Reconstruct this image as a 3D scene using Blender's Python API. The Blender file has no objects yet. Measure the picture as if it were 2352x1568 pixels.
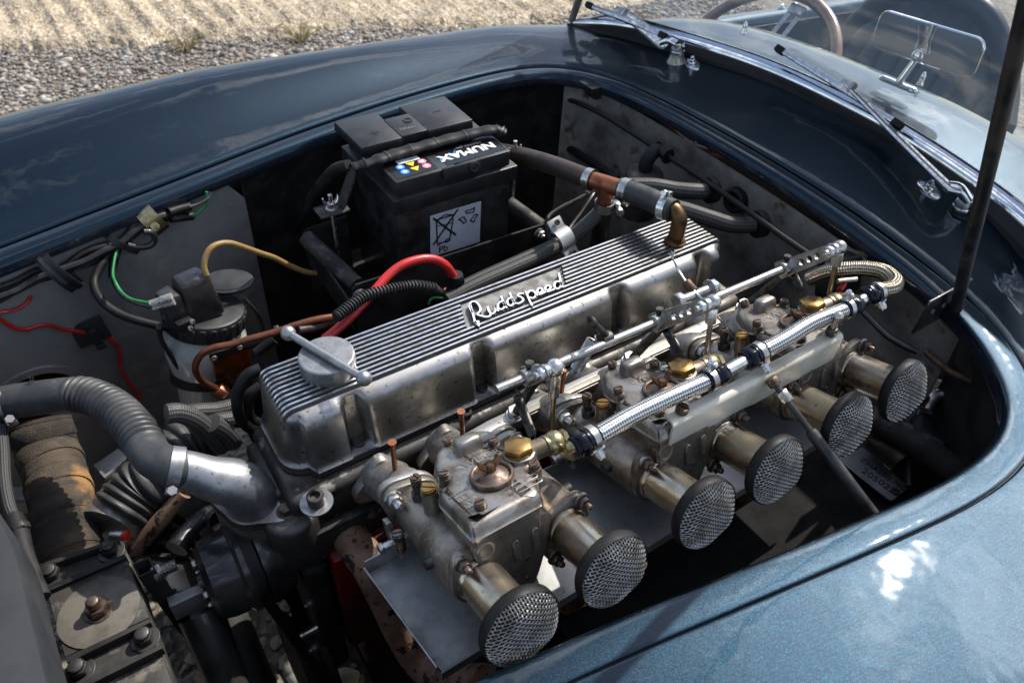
import bpy, bmesh, math, random
from math import sin, cos, pi, radians, sqrt
from mathutils import Vector, Matrix
random.seed(7)
SC = bpy.context.scene
COL = SC.collection

# ---------------------------------------------------------------- camera
# survey of the place: camera position and axes (right, down, forward) found from the engine's vanishing points
F = 1700.0
RR = [Vector((0.83635756, -0.54647034, 0.04331507)), Vector((-0.34682402, -0.58868123, -0.7301832)), Vector((0.42452223, 0.59567154, -0.68187704))]
CAM = Vector((-0.17031427, -0.20612456, 0.54436046))
cam = bpy.data.cameras.new('camera'); camo = bpy.data.objects.new('camera', cam); COL.objects.link(camo)
m = Matrix((RR[0], -RR[1], -RR[2])).transposed().to_4x4(); m.translation = CAM
camo.matrix_world = m
cam.sensor_width = 36; cam.lens = F / 2352 * 36; cam.clip_start = 0.02; cam.clip_end = 600
cam.dof.use_dof = True; cam.dof.focus_distance = 0.78; cam.dof.aperture_fstop = 9
SC.camera = camo

CLOUD = 0.0
# ---------------------------------------------------------------- world, sun, exposure
SUN = Vector((0.66, 0.20, 0.72)).normalized()
w = bpy.data.worlds.new('World'); SC.world = w; w.use_nodes = True
nt = w.node_tree; nt.nodes.clear()
def N(nt, t, **k):
    n = nt.nodes.new(t)
    for a, b in k.items():
        if a.startswith('_'): setattr(n, a[1:], b)
        else: n.inputs[a.replace('__', ' ')].default_value = b
    return n
sky = N(nt, 'ShaderNodeTexSky', _sky_type='NISHITA', _sun_disc=False)
sky.sun_elevation = math.asin(SUN.z); sky.sun_rotation = math.atan2(SUN.x, SUN.y); sky.altitude = 50
L = nt.links.new
tc = N(nt, 'ShaderNodeTexCoord'); sep = N(nt, 'ShaderNodeSeparateXYZ'); L(tc.outputs['Generated'], sep.inputs[0])
add = N(nt, 'ShaderNodeMath', _operation='ADD'); add.inputs[1].default_value = 0.22; L(sep.outputs[2], add.inputs[0])
mx = N(nt, 'ShaderNodeMath', _operation='MAXIMUM'); mx.inputs[1].default_value = 0.08; L(add.outputs[0], mx.inputs[0])
dv = N(nt, 'ShaderNodeVectorMath', _operation='DIVIDE'); L(tc.outputs['Generated'], dv.inputs[0])
cmb = N(nt, 'ShaderNodeCombineXYZ'); [L(mx.outputs[0], cmb.inputs[i]) for i in range(3)]; L(cmb.outputs[0], dv.inputs[1])
nz = N(nt, 'ShaderNodeTexNoise', Scale=4.2, Detail=8.0, Roughness=0.60, Distortion=0.8); sh = N(nt, 'ShaderNodeVectorMath', _operation='ADD'); sh.inputs[1].default_value = (0.0, 0.0, CLOUD); L(dv.outputs[0], sh.inputs[0]); L(sh.outputs[0], nz.inputs['Vector'])
rp = N(nt, 'ShaderNodeValToRGB'); rp.color_ramp.elements[0].position = 0.525; rp.color_ramp.elements[1].position = 0.65; L(nz.outputs[0], rp.inputs[0])
mixc = N(nt, 'ShaderNodeMix', _data_type='RGBA'); L(rp.outputs[0], mixc.inputs[0]); L(sky.outputs[0], mixc.inputs[6])
# clouds scatter forward: those near the sun are brighter
dt = N(nt, 'ShaderNodeVectorMath', _operation='DOT_PRODUCT'); L(tc.outputs['Generated'], dt.inputs[0]); dt.inputs[1].default_value = SUN
cl_ = N(nt, 'ShaderNodeMath', _operation='MAXIMUM'); cl_.inputs[1].default_value = 0.0; L(dt.outputs['Value'], cl_.inputs[0])
pw = N(nt, 'ShaderNodeMath', _operation='POWER'); pw.inputs[1].default_value = 14.0; L(cl_.outputs[0], pw.inputs[0])
ma = N(nt, 'ShaderNodeMath', _operation='MULTIPLY_ADD'); ma.inputs[1].default_value = 4.0; ma.inputs[2].default_value = 1.0; L(pw.outputs[0], ma.inputs[0])
cs_c = N(nt, 'ShaderNodeVectorMath', _operation='SCALE'); cs_c.inputs[0].default_value = (8.6, 8.7, 9.0); L(ma.outputs[0], cs_c.inputs['Scale']); L(cs_c.outputs[0], mixc.inputs[7])
bg = N(nt, 'ShaderNodeBackground', Strength=0.14); L(mixc.outputs[2], bg.inputs[0])
wo = N(nt, 'ShaderNodeOutputWorld'); L(bg.outputs[0], wo.inputs[0])
sl = bpy.data.lights.new('sun', 'SUN'); sl.energy = 4.5; sl.angle = radians(0.55); sl.color = (1.0, 0.955, 0.88)
so = bpy.data.objects.new('sun', sl); COL.objects.link(so)
so.rotation_euler = (-SUN).to_track_quat('-Z', 'Y').to_euler(); so.location = (2, 2, 6)
vs = SC.view_settings; vs.view_transform = 'Standard'; vs.look = 'None'; vs.exposure = 0.5; vs.gamma = 1.0; vs.use_curve_mapping = False
SC.cycles.max_bounces = 6; SC.cycles.transparent_max_bounces = 12; SC.cycles.caustics_reflective = False; SC.cycles.caustics_refractive = False
SC.cycles.sample_clamp_indirect = 6.0

# ---------------------------------------------------------------- helpers
def ray(px, py):
    a, b = (px - 1176) / F, (py - 784) / F
    return RR[0] * a + RR[1] * b + RR[2]
def A(px, py, x=None, y=None, z=None):
    """Where the line of sight of a surveyed point meets a known plane of the car (x, y or z = constant)."""
    d = ray(px, py); i, v = (0, x) if x is not None else (1, y) if y is not None else (2, z)
    return CAM + d * ((v - CAM[i]) / d[i])
def V(*a): return Vector(a)
def frame(o, zd, xh=(1, 0, 0)):
    z = Vector(zd).normalized(); x = Vector(xh); x = x - z * x.dot(z)
    if x.length < 1e-6: x = Vector((0, 1, 0)) - z * z.y
    x.normalize(); y = z.cross(x)
    M = Matrix((x, y, z)).transposed().to_4x4(); M.translation = Vector(o); return M
def spline(pts, n=6):
    pts = [Vector(p) for p in pts]
    if len(pts) < 3:
        return [pts[0].lerp(pts[1], i / n) for i in range(n + 1)]
    P = [pts[0] * 2 - pts[1]] + pts + [pts[-1] * 2 - pts[-2]]; out = []
    for i in range(1, len(P) - 2):
        a, b, c, d = P[i - 1:i + 3]
        for k in range(n):
            t = k / n
            out.append(0.5 * ((2 * b) + (c - a) * t + (2 * a - 5 * b + 4 * c - d) * t * t + (3 * b - a - 3 * c + d) * t ** 3))
    out.append(pts[-1].copy()); return out
def lerpl(tab, x):
    if x <= tab[0][0]: return tab[0][1]
    for (a, b), (c, d) in zip(tab, tab[1:]):
        if x <= c: return b + (d - b) * (x - a) / (c - a) if c > a else d
    return tab[-1][1]
def sstep(a, b, x):
    t = max(0.0, min(1.0, (x - a) / (b - a))); return t * t * (3 - 2 * t)

class MB:
    def __init__(s): s.v = []; s.f = []; s.uv = []
    def add(s, vs, fs, M=None, uv=None):
        o = len(s.v); s.v += [(M @ Vector(p)) if M else Vector(p) for p in vs]
        for k, f in enumerate(fs):
            s.f.append([i + o for i in f]); s.uv.append(uv[k] if uv else None)
        return s
    def box(s, c, d, M=None):
        c = Vector(c); x, y, z = d[0] / 2, d[1] / 2, d[2] / 2
        vs = [c + Vector((a * x, b * y, e * z)) for a in (-1, 1) for b in (-1, 1) for e in (-1, 1)]
        return s.add(vs, [(0, 1, 3, 2), (4, 6, 7, 5), (0, 4, 5, 1), (2, 3, 7, 6), (0, 2, 6, 4), (1, 5, 7, 3)], M)
    def tube(s, pts, r, n=12, cap=True, smooth=0, flat=1.0, up=None):
        pts = spline(pts, smooth) if smooth else [Vector(p) for p in pts]
        m = len(pts); rs = r if isinstance(r, (list, tuple)) else None
        T = [(pts[min(i + 1, m - 1)] - pts[max(i - 1, 0)]).normalized() for i in range(m)]
        nrm = Vector(up) if up else (Vector((0, 0, 1)) if abs(T[0].z) < 0.9 else Vector((1, 0, 0)))
        vs = []; Ls = 0; Lu = []
        for i in range(m):
            nrm = (nrm - T[i] * nrm.dot(T[i])).normalized(); b = T[i].cross(nrm)
            if rs: q = i / (m - 1) * (len(rs) - 1); k = min(int(q), len(rs) - 2); rr = rs[k] + (rs[k + 1] - rs[k]) * (q - k)
            else: rr = r
            if i: Ls += (pts[i] - pts[i - 1]).length
            Lu.append(Ls)
            for j in range(n):
                a = 2 * pi * j / n; vs.append(pts[i] + (nrm * cos(a) * flat + b * sin(a)) * rr)
        fs = []; uv = []
        for i in range(m - 1):
            for j in range(n):
                k = (j + 1) % n; fs.append((i * n + j, i * n + k, (i + 1) * n + k, (i + 1) * n + j))
                uv.append([(Lu[i], j / n), (Lu[i], (j + 1) / n), (Lu[i + 1], (j + 1) / n), (Lu[i + 1], j / n)])
        if cap: fs += [tuple(range(n))[::-1], tuple((m - 1) * n + j for j in range(n))]; uv += [None, None]
        return s.add(vs, fs, None, uv)
    def lathe(s, prof, M, n=24, capb=True, capt=True):
        vs = []; fs = []; uv = []
        for r, z in prof:
            for j in range(n): a = 2 * pi * j / n; vs.append((r * cos(a), r * sin(a), z))
        for i in range(len(prof) - 1):
            for j in range(n):
                k = (j + 1) % n; fs.append((i * n + j, i * n + k, (i + 1) * n + k, (i + 1) * n + j))
        if capb and prof[0][0] > 1e-5: fs.append(tuple(range(n))[::-1])
        if capt and prof[-1][0] > 1e-5: fs.append(tuple((len(prof) - 1) * n + j for j in range(n)))
        return s.add(vs, fs, M)
    def prism(s, poly, z0, z1, M=None, top=1.0):
        n = len(poly); cx = sum(p[0] for p in poly) / n; cy = sum(p[1] for p in poly) / n
        vs = [(p[0], p[1], z0) for p in poly] + [(cx + (p[0] - cx) * top, cy + (p[1] - cy) * top, z1) for p in poly]
        fs = [tuple(range(n))[::-1], tuple(range(n, 2 * n))] + [(i, (i + 1) % n, n + (i + 1) % n, n + i) for i in range(n)]
        return s.add(vs, fs, M)
    def rings(s, rings, closed=True, cap=(True, True)):
        n = len(rings[0]); vs = [p for r in rings for p in r]; fs = []
        for i in range(len(rings) - 1):
            for j in range(n if closed else n - 1):
                k = (j + 1) % n; fs.append((i * n + j, i * n + k, (i + 1) * n + k, (i + 1) * n + j))
        if cap[0]: fs.append(tuple(range(n))[::-1])
        if cap[1]: fs.append(tuple((len(rings) - 1) * n + j for j in range(n)))
        return s.add(vs, fs)
    def grid(s, rows):
        n = len(rows[0]); vs = [p for r in rows for p in r]
        return s.add(vs, [(i * n + j, i * n + j + 1, (i + 1) * n + j + 1, (i + 1) * n + j) for i in range(len(rows) - 1) for j in range(n - 1)])
    def ball(s, c, r, n=16, sq=(1, 1, 1)):
        prof = [(r * sin(pi * i / (n // 2)), -r * cos(pi * i / (n // 2))) for i in range(n // 2 + 1)]
        prof[0] = (1e-6, -r); prof[-1] = (1e-6, r)
        M = Matrix.Translation(Vector(c)) @ Matrix.Diagonal((*sq, 1)); return s.lathe(prof, M, n, False, False)

def off(o):
    p = Vector((0, 0, 0))
    while o is not None: p = p + o.location; o = o.parent
    return p
def build(name, mb, mat, parent=None, bevel=0.0, seg=2, ang=38, label=None, cat=None, group=None, kind=None, solid=0.0, weld=False):
    me = bpy.data.meshes.new(name); d = off(parent)
    me.from_pydata([tuple(p - d) for p in mb.v], [], mb.f)
    if any(u for u in mb.uv):
        ul = me.uv_layers.new(name='UVMap'); k = 0
        for poly, u in zip(me.polygons, mb.uv):
            for q, li in enumerate(poly.loop_indices):
                ul.data[li].uv = u[q] if u else (0, 0)
    bm = None
    if bevel or solid or weld:
        bm = bmesh.new(); bm.from_mesh(me)
        if weld: bmesh.ops.remove_doubles(bm, verts=bm.verts, dist=1e-5)
        bmesh.ops.recalc_face_normals(bm, faces=bm.faces)
        if solid: bmesh.ops.solidify(bm, geom=bm.faces[:], thickness=solid)
        if bevel:
            es = [e for e in bm.edges if len(e.link_faces) == 2 and e.calc_face_angle(0) > radians(ang)]
            if es: bmesh.ops.bevel(bm, geom=es, offset=bevel, segments=seg, profile=0.5, affect='EDGES', clamp_overlap=True)
        bm.to_mesh(me); bm.free()
    else:
        bm = bmesh.new(); bm.from_mesh(me); bmesh.ops.recalc_face_normals(bm, faces=bm.faces); bm.to_mesh(me); bm.free()
    me.polygons.foreach_set('use_smooth', [True] * len(me.polygons))
    me.set_sharp_from_angle(angle=radians(ang)); me.update()
    o = bpy.data.objects.new(name, me); COL.objects.link(o); me.materials.append(mat)
    if parent: o.parent = parent
    tag(o, label, cat, group, kind); return o
def tag(o, label=None, cat=None, group=None, kind=None):
    for k, v in (('label', label), ('category', cat), ('group', group), ('kind', kind)):
        if v: o[k] = v
    return o
def thing(name, loc, label, cat, group=None):
    o = bpy.data.objects.new(name, None); COL.objects.link(o); o.location = Vector(loc); o.empty_display_size = 0.02
    return tag(o, label, cat, group)
def copy_tree(o, parent=None):
    c = o.copy(); COL.objects.link(c); c.parent = parent
    for ch in list(o.children): copy_tree(ch, c)
    return c
def text(body, size, M, ext=0.0006, sx=1.0, align='CENTER', shear=0.0, mb=None, bold=0.0):
    cu = bpy.data.curves.new('t', 'FONT'); cu.body = body; cu.size = size; cu.extrude = ext; cu.align_x = align; cu.align_y = 'CENTER'; cu.shear = shear; cu.offset = bold
    cu.resolution_u = 3
    ob = bpy.data.objects.new('t', cu); COL.objects.link(ob); bpy.context.view_layer.update()
    me = bpy.data.meshes.new_from_object(ob.evaluated_get(bpy.context.evaluated_depsgraph_get()))
    mb = mb or MB(); mb.add([Vector((v.co.x * sx, v.co.y, v.co.z)) for v in me.vertices], [tuple(p.vertices) for p in me.polygons], M)
    bpy.data.objects.remove(ob); bpy.data.meshes.remove(me); bpy.data.curves.remove(cu); return mb

def hexpoly(r): return [(r * cos(pi / 3 * i), r * sin(pi / 3 * i)) for i in range(6)]
def hexbolt(parent, pos, axis, r, h, mat, name='bolt', washer=0.0, stud=0.0, studr=0.5, xh=(1, 0, 0)):
    M = frame(pos, axis, xh); mb = MB(); z = 0.0
    if washer: mb.lathe([(washer, 0), (washer, 0.0012), (r * .5, 0.0012)], M, 20); z = 0.0012
    mb.prism(hexpoly(r), z, z + h, M, top=0.96)
    if stud: mb.lathe([(r * studr, z + h), (r * studr, z + h + stud * .8), (r * studr * .8, z + h + stud)], M, 12, False)
    return build(name, mb, mat, parent, bevel=r * 0.08, seg=1)
def capscrew(parent, pos, axis, r, h, mat, name='socket_screw', xh=(1, 0, 0)):
    M = frame(pos, axis, xh); mb = MB()
    prof = [(r * .92, 0), (r, r * .1), (r, h - r * .15), (r * .88, h), (r * .58, h), (r * .5, h - r * .5), (1e-5, h - r * .55)]
    mb.lathe(prof, M, 18, True, False); return build(name, mb, mat, parent, ang=30)
def slotscrew(parent, pos, axis, r, h, mat, name='slotted_screw', ang=0.4):
    M = frame(pos, axis) @ Matrix.Rotation(ang, 4, 'Z'); mb = MB(); mb.lathe([(r * .97, 0), (r, h * .15), (r, h * .72), (r * .9, h * .8)], M, 18)
    g = r * .16
    for sgn in (-1, 1):
        pts = [(sgn * g, -sqrt(r * r * .8 - g * g))] + [(sgn * r * .88 * cos(a), r * .88 * sin(a)) for a in [(-1.2 + 2.4 * i / 8) for i in range(9)]] + [(sgn * g, sqrt(r * r * .8 - g * g))]
        if sgn < 0: pts = pts[::-1]
        mb.prism(pts, h * .78, h, M)
    return build(name, mb, mat, parent, ang=30)
def band_clamp(parent, pos, axis, r, w, mat, screw_dir, name='hose_clamp', label=None, cat=None, group=None):
    """worm-drive clamp: band with notches, housing and screw"""
    top = parent is None
    root = thing(name, pos, label, cat, group) if top else parent
    M = frame(pos, axis, screw_dir); mb = MB()
    mb.lathe([(r, -w / 2), (r + .0008, -w / 2), (r + .0008, w / 2), (r, w / 2), (r, -w / 2)], M, 36, False, False)
    b = build('band', mb, mat, root, ang=30)
    mb = MB()
    for i in range(10):
        a = 0.5 + i * 0.14
        mb.box((0, 0, 0), (.0012, .0008, w * .5), M @ Matrix.Rotation(a, 4, 'Z') @ Matrix.Translation((r + .0009, 0, 0)))
    build('notch_strip', mb, MT['dark_steel'], b)
    mb = MB(); mb.box((r + w * .35, 0, 0), (w * .55, w * .9, w * .9), M); build('housing', mb, mat, root, bevel=w * .1)
    mb = MB(); Ms = M @ Matrix.Translation((r + w * .45, -w * .5, 0)) @ Matrix.Rotation(pi / 2, 4, 'X')
    mb.lathe([(w * .3, 0), (w * .3, w * .5)], Ms, 12); mb.prism(hexpoly(w * .42), w * .5, w * .95, Ms, .95)
    build('worm_screw', mb, mat, root, ang=30)
    return root

# ---------------------------------------------------------------- materials
MT = {}
def mat(name, base, rough=0.5, metal=0.0, coat=0.0, c2=None, scale=30.0, lo=0.42, hi=0.62, bump=0.0, bscale=200.0, rvar=0.15, c3=None, s3=120.0, lo3=0.62, hi3=0.7, spec=0.5, r2=None, m3=None, bdist=0.001, detail=6.0, stretch=None, trans=0.0, ior=1.45, alpha=1.0):
    """worn surface: base colour, a second colour in noise patches, a third in fine specks, uneven roughness and relief"""
    M = bpy.data.materials.new(name); M.use_nodes = True; nt = M.node_tree; L = nt.links.new
    b = nt.nodes['Principled BSDF']
    b.inputs['Base Color'].default_value = (*base, 1); b.inputs['Roughness'].default_value = rough; b.inputs['Metallic'].default_value = metal
    b.inputs['Coat Weight'].default_value = coat; b.inputs['Coat Roughness'].default_value = 0.04; b.inputs['Specular IOR Level'].default_value = spec
    b.inputs['Transmission Weight'].default_value = trans; b.inputs['IOR'].default_value = ior; b.inputs['Alpha'].default_value = alpha
    geo = N(nt, 'ShaderNodeNewGeometry'); vec = geo.outputs['Position']
    if stretch:
        mp = N(nt, 'ShaderNodeMapping'); mp.inputs['Scale'].default_value = stretch; L(vec, mp.inputs[0]); vec = mp.outputs[0]
    col = None
    if c2:
        n1 = N(nt, 'ShaderNodeTexNoise', Scale=scale, Detail=detail, Roughness=0.62); L(vec, n1.inputs['Vector'])
        mr = N(nt, 'ShaderNodeMapRange'); mr.inputs[1].default_value = lo; mr.inputs[2].default_value = hi; L(n1.outputs[0], mr.inputs[0])
        mx = N(nt, 'ShaderNodeMix', _data_type='RGBA'); L(mr.outputs[0], mx.inputs[0]); mx.inputs[6].default_value = (*base, 1); mx.inputs[7].default_value = (*c2, 1)
        col = mx.outputs[2]
        rr = N(nt, 'ShaderNodeMapRange'); rr.inputs[3].default_value = rough; rr.inputs[4].default_value = r2 if r2 is not None else min(1, rough + rvar); L(mr.outputs[0], rr.inputs[0]); L(rr.outputs[0], b.inputs['Roughness'])
    if c3:
        n3 = N(nt, 'ShaderNodeTexNoise', Scale=s3, Detail=4.0, Roughness=0.6); L(vec, n3.inputs['Vector'])
        m3r = N(nt, 'ShaderNodeMapRange'); m3r.inputs[1].default_value = lo3; m3r.inputs[2].default_value = hi3; L(n3.outputs[0], m3r.inputs[0])
        mx3 = N(nt, 'ShaderNodeMix', _data_type='RGBA'); L(m3r.outputs[0], mx3.inputs[0])
        if col: L(col, mx3.inputs[6])
        else: mx3.inputs[6].default_value = (*base, 1)
        mx3.inputs[7].default_value = (*c3, 1); col = mx3.outputs[2]
        if m3 is not None:
            mm = N(nt, 'ShaderNodeMapRange'); mm.inputs[3].default_value = metal; mm.inputs[4].default_value = m3; L(m3r.outputs[0], mm.inputs[0]); L(mm.outputs[0], b.inputs['Metallic'])
    if col: L(col, b.inputs['Base Color'])
    if bump:
        nb = N(nt, 'ShaderNodeTexNoise', Scale=bscale, Detail=5.0, Roughness=0.6); L(vec, nb.inputs['Vector'])
        bp = N(nt, 'ShaderNodeBump', Strength=bump, Distance=bdist); L(nb.outputs[0], bp.inputs['Height']); L(bp.outputs[0], b.inputs['Normal'])
    MT[name] = M; return M

def paint(name, base, flake, rough):
    M = bpy.data.materials.new(name); M.use_nodes = True; nt = M.node_tree; L = nt.links.new; b = nt.nodes['Principled BSDF']
    geo = N(nt, 'ShaderNodeNewGeometry'); vo = N(nt, 'ShaderNodeTexVoronoi', Scale=5200.0); L(geo.outputs['Position'], vo.inputs['Vector'])
    sub = N(nt, 'ShaderNodeVectorMath', _operation='SUBTRACT'); L(vo.outputs['Color'], sub.inputs[0]); sub.inputs[1].default_value = (.5, .5, .5)
    sc = N(nt, 'ShaderNodeVectorMath', _operation='SCALE'); L(sub.outputs[0], sc.inputs[0]); sc.inputs['Scale'].default_value = 0.26
    ad = N(nt, 'ShaderNodeVectorMath', _operation='ADD'); L(geo.outputs['Normal'], ad.inputs[0]); L(sc.outputs[0], ad.inputs[1])
    no = N(nt, 'ShaderNodeVectorMath', _operation='NORMALIZE'); L(ad.outputs[0], no.inputs[0]); L(no.outputs[0], b.inputs['Normal'])
    sp = N(nt, 'ShaderNodeSeparateColor'); L(vo.outputs['Color'], sp.inputs[0])
    mr = N(nt, 'ShaderNodeMapRange'); mr.inputs[1].default_value = .55; mr.inputs[2].default_value = 1.0; L(sp.outputs[2], mr.inputs[0])
    mx = N(nt, 'ShaderNodeMix', _data_type='RGBA'); L(mr.outputs[0], mx.inputs[0]); mx.inputs[6].default_value = (*base, 1); mx.inputs[7].default_value = (*flake, 1)
    L(mx.outputs[2], b.inputs['Base Color']); b.inputs['Metallic'].default_value = .85; b.inputs['Roughness'].default_value = rough
    b.inputs['Coat Weight'].default_value = 0.62; b.inputs['Coat Roughness'].default_value = 0.035; b.inputs['Coat IOR'].default_value = 1.48
    nb = N(nt, 'ShaderNodeTexNoise', Scale=13.0, Detail=3.0); L(geo.outputs['Position'], nb.inputs['Vector'])
    bp = N(nt, 'ShaderNodeBump', Strength=0.26, Distance=0.004); L(nb.outputs[0], bp.inputs['Height']); L(bp.outputs[0], b.inputs['Coat Normal'])
    MT[name] = M
paint('paint_blue', (0.0008, 0.0028, 0.0085), (0.0028, 0.040, 0.068), 0.37)
mat('lip_paint', (0.012, 0.018, 0.032), 0.22, 0.3, coat=1.0, c2=(0.02, 0.022, 0.03), scale=40, bump=.05, bscale=60)
mat('black_gloss', (0.012, 0.012, 0.013), 0.28, 0, coat=.4, c2=(0.03, 0.028, 0.025), scale=25, rvar=.25)
mat('black_paint', (0.014, 0.014, 0.014), 0.50, 0, spec=.3, c2=(0.035, 0.032, 0.028), scale=22, rvar=.3, c3=(0.06, 0.056, 0.05), s3=45, lo3=.68, hi3=.85, bump=.1)
mat('black_plastic', (0.013, 0.013, 0.014), 0.38, 0, spec=.4, c2=(0.025, 0.0245, 0.024), scale=30, rvar=.12, bump=.12, bscale=900, bdist=.0003)
mat('rubber', (0.006, 0.006, 0.006), 0.48, 0, spec=.28, c2=(0.014, 0.0135, 0.013), scale=45, rvar=.2, bump=.1, bscale=400, bdist=.0004)
mat('rubber_grey', (0.027, 0.0275, 0.028), 0.42, 0, c2=(0.052, 0.052, 0.050), scale=30, rvar=.2, c3=(.12, .115, .10), s3=80, lo3=.62, hi3=.78, bump=.15, bscale=300, bdist=.0004)
mat('rubber_brown', (0.040, 0.022, 0.014), 0.4, 0, c2=(0.018, 0.014, 0.013), scale=28, rvar=.2)
mat('chrome', (0.80, 0.80, 0.82), 0.06, 1.0, c2=(0.62, 0.62, 0.63), scale=50, rvar=.12)
mat('steel', (0.52, 0.51, 0.49), 0.28, 1.0, c2=(0.30, 0.285, 0.26), scale=90, rvar=.18, bump=.05, bscale=300, bdist=.0003)
mat('bright_zinc', (0.70, 0.70, 0.70), 0.22, 1.0, c2=(0.45, 0.45, 0.44), scale=140, rvar=.2)
mat('dark_steel', (0.10, 0.095, 0.09), 0.45, 0.85, c2=(0.045, 0.04, 0.036), scale=80, rvar=.2, bump=.15, bscale=250, bdist=.0004)
mat('rusty_steel', (0.16, 0.085, 0.05), 0.6, 0.6, c2=(0.075, 0.05, 0.04), scale=120, rvar=.2, bump=.25, bscale=500, bdist=.0004)
mat('screw_brown', (0.17, 0.125, 0.10), 0.42, 0.85, c2=(0.08, 0.055, 0.045), scale=150, rvar=.2)
mat('alu_cover', (0.47, 0.46, 0.44), 0.30, 1.0, c2=(0.165, 0.155, 0.14), scale=23, lo=.38, hi=.66, rvar=.2, c3=(0.04, 0.035, 0.03), s3=150, lo3=.61, hi3=.70, bump=.14, bscale=420, bdist=.0005)
mat('alu_rib', (0.74, 0.735, 0.72), 0.24, 1.0, c2=(0.30, 0.29, 0.27), scale=85, rvar=.15, bump=.05, bscale=500, bdist=.0003)
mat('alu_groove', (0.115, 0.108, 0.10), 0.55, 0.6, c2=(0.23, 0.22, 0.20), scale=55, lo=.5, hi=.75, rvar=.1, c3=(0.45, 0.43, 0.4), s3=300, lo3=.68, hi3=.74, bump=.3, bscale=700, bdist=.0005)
mat('alu_cap', (0.33, 0.335, 0.34), 0.42, 0.85, c2=(0.21, 0.21, 0.21), scale=60, rvar=.1, c3=(0.16, 0.15, 0.14), s3=220, lo3=.62, hi3=.68, bump=.12, bscale=400, bdist=.0005)
mat('alu_head', (0.115, 0.108, 0.098), 0.48, 0.8, c2=(0.045, 0.041, 0.036), scale=22, rvar=.2, c3=(0.36, 0.34, 0.31), s3=45, lo3=.63, hi3=.72, bump=.35, bscale=240, bdist=.0009)
mat('alu_manifold', (0.40, 0.38, 0.35), 0.42, 0.85, c2=(0.18, 0.155, 0.125), scale=28, rvar=.2, c3=(0.06, 0.052, 0.045), s3=120, lo3=.6, hi3=.7, bump=.25, bscale=330, bdist=.0007)
mat('alu_carb', (0.30, 0.26, 0.215), 0.37, 0.8, c2=(0.12, 0.093, 0.07), scale=32, rvar=.18, c3=(0.40, 0.36, 0.31), s3=70, lo3=.6, hi3=.74, bump=.18, bscale=420, bdist=.0005)
mat('alu_lid', (0.33, 0.302, 0.27), 0.35, 0.8, c2=(0.13, 0.108, 0.088), scale=38, rvar=.15, c3=(0.42, 0.40, 0.37), s3=90, lo3=.62, hi3=.74, bump=.16, bscale=500, bdist=.0005)
mat('alu_trumpet', (0.54, 0.465, 0.365), 0.25, 1.0, c2=(0.36, 0.29, 0.205), scale=24, rvar=.14, c3=(0.15, 0.11, 0.07), s3=150, lo3=.64, hi3=.72, stretch=(1, 1, 1))
mat('slam_grey', (0.022, 0.024, 0.027), 0.6, 0.0, spec=.2, c2=(0.036, 0.036, 0.037), scale=14, c3=(.10, .06, .035), s3=70, lo3=.66, hi3=.74, bump=.1)
mat('alu_plate', (0.46, 0.43, 0.36), 0.48, 0.8, c2=(0.28, 0.245, 0.19), scale=20, rvar=.15, c3=(0.16, 0.13, 0.09), s3=90, lo3=.64, hi3=.74, bump=.08)
mat('zinc_sheet', (0.36, 0.36, 0.35), 0.42, 0.55, c2=(0.19, 0.19, 0.185), scale=15, rvar=.2, c3=(0.12, 0.115, 0.105), s3=60, lo3=.64, hi3=.76)
mat('grey_sheet', (0.35, 0.345, 0.33), 0.28, 0.4, c2=(0.21, 0.207, 0.20), scale=8, rvar=.14, c3=(0.50, 0.49, 0.46), s3=16, lo3=.58, hi3=.76, bump=.05, bscale=40, bdist=.002)
mat('fire_sheet', (0.36, 0.335, 0.285), 0.46, 0.25, c2=(0.11, 0.10, 0.086), scale=9, lo=.38, hi=.62, rvar=.2, c3=(0.10, 0.06, 0.035), s3=28, lo3=.58, hi3=.7, bump=.15, bscale=50, bdist=.002)
mat('brass', (0.44, 0.265, 0.09), 0.30, 1.0, c2=(0.26, 0.145, 0.05), scale=90, rvar=.15)
mat('brass_plated', (0.45, 0.385, 0.225), 0.26, 1.0, c2=(0.25, 0.205, 0.115), scale=80, rvar=.2)
mat('bronze', (0.17, 0.095, 0.045), 0.36, 1.0, c2=(0.07, 0.042, 0.025), scale=50, rvar=.2)
mat('copper', (0.36, 0.14, 0.078), 0.36, 0.9, c2=(0.19, 0.068, 0.04), scale=40, rvar=.2)
mat('copper_dull', (0.28, 0.115, 0.062), 0.42, 0.9, c2=(0.13, 0.06, 0.04), scale=60, rvar=.2)
mat('navy_anodised', (0.008, 0.009, 0.019), 0.22, 0.6, c2=(0.005, 0.0055, 0.011), scale=60, rvar=.1)
mat('red_rubber', (0.50, 0.014, 0.011), 0.34, 0, coat=.2, c2=(0.36, 0.012, 0.010), scale=40, c3=(.10, .02, .018), s3=90, lo3=.66, hi3=.76)
mat('red_engine', (0.15, 0.006, 0.005), 0.45, 0, c2=(0.05, 0.006, 0.006), scale=18, rvar=.3)
mat('green_wire', (0.015, 0.22, 0.055), 0.4, c2=(.01, .14, .04), scale=90)
mat('white_plastic', (0.75, 0.75, 0.73), 0.4)
mat('clear_sleeve', (0.75, 0.74, 0.68), 0.25, 0, trans=.7)
mat('label_white', (0.56, 0.57, 0.60), 0.45, c2=(.49, .50, .53), scale=60)
mat('label_bright', (0.78, 0.78, 0.78), 0.4)
mat('print_black', (0.012, 0.012, 0.012), 0.45)
mat('print_white', (0.80, 0.80, 0.80), 0.45)
mat('print_blue', (0.03, 0.25, 0.70), 0.45)
mat('print_yellow', (0.80, 0.55, 0.03), 0.45)
mat('print_pink', (0.75, 0.20, 0.25), 0.45)
mat('print_grey', (0.17, 0.17, 0.17), 0.45)
mat('label_dark', (0.010, 0.010, 0.011), 0.22)
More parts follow.
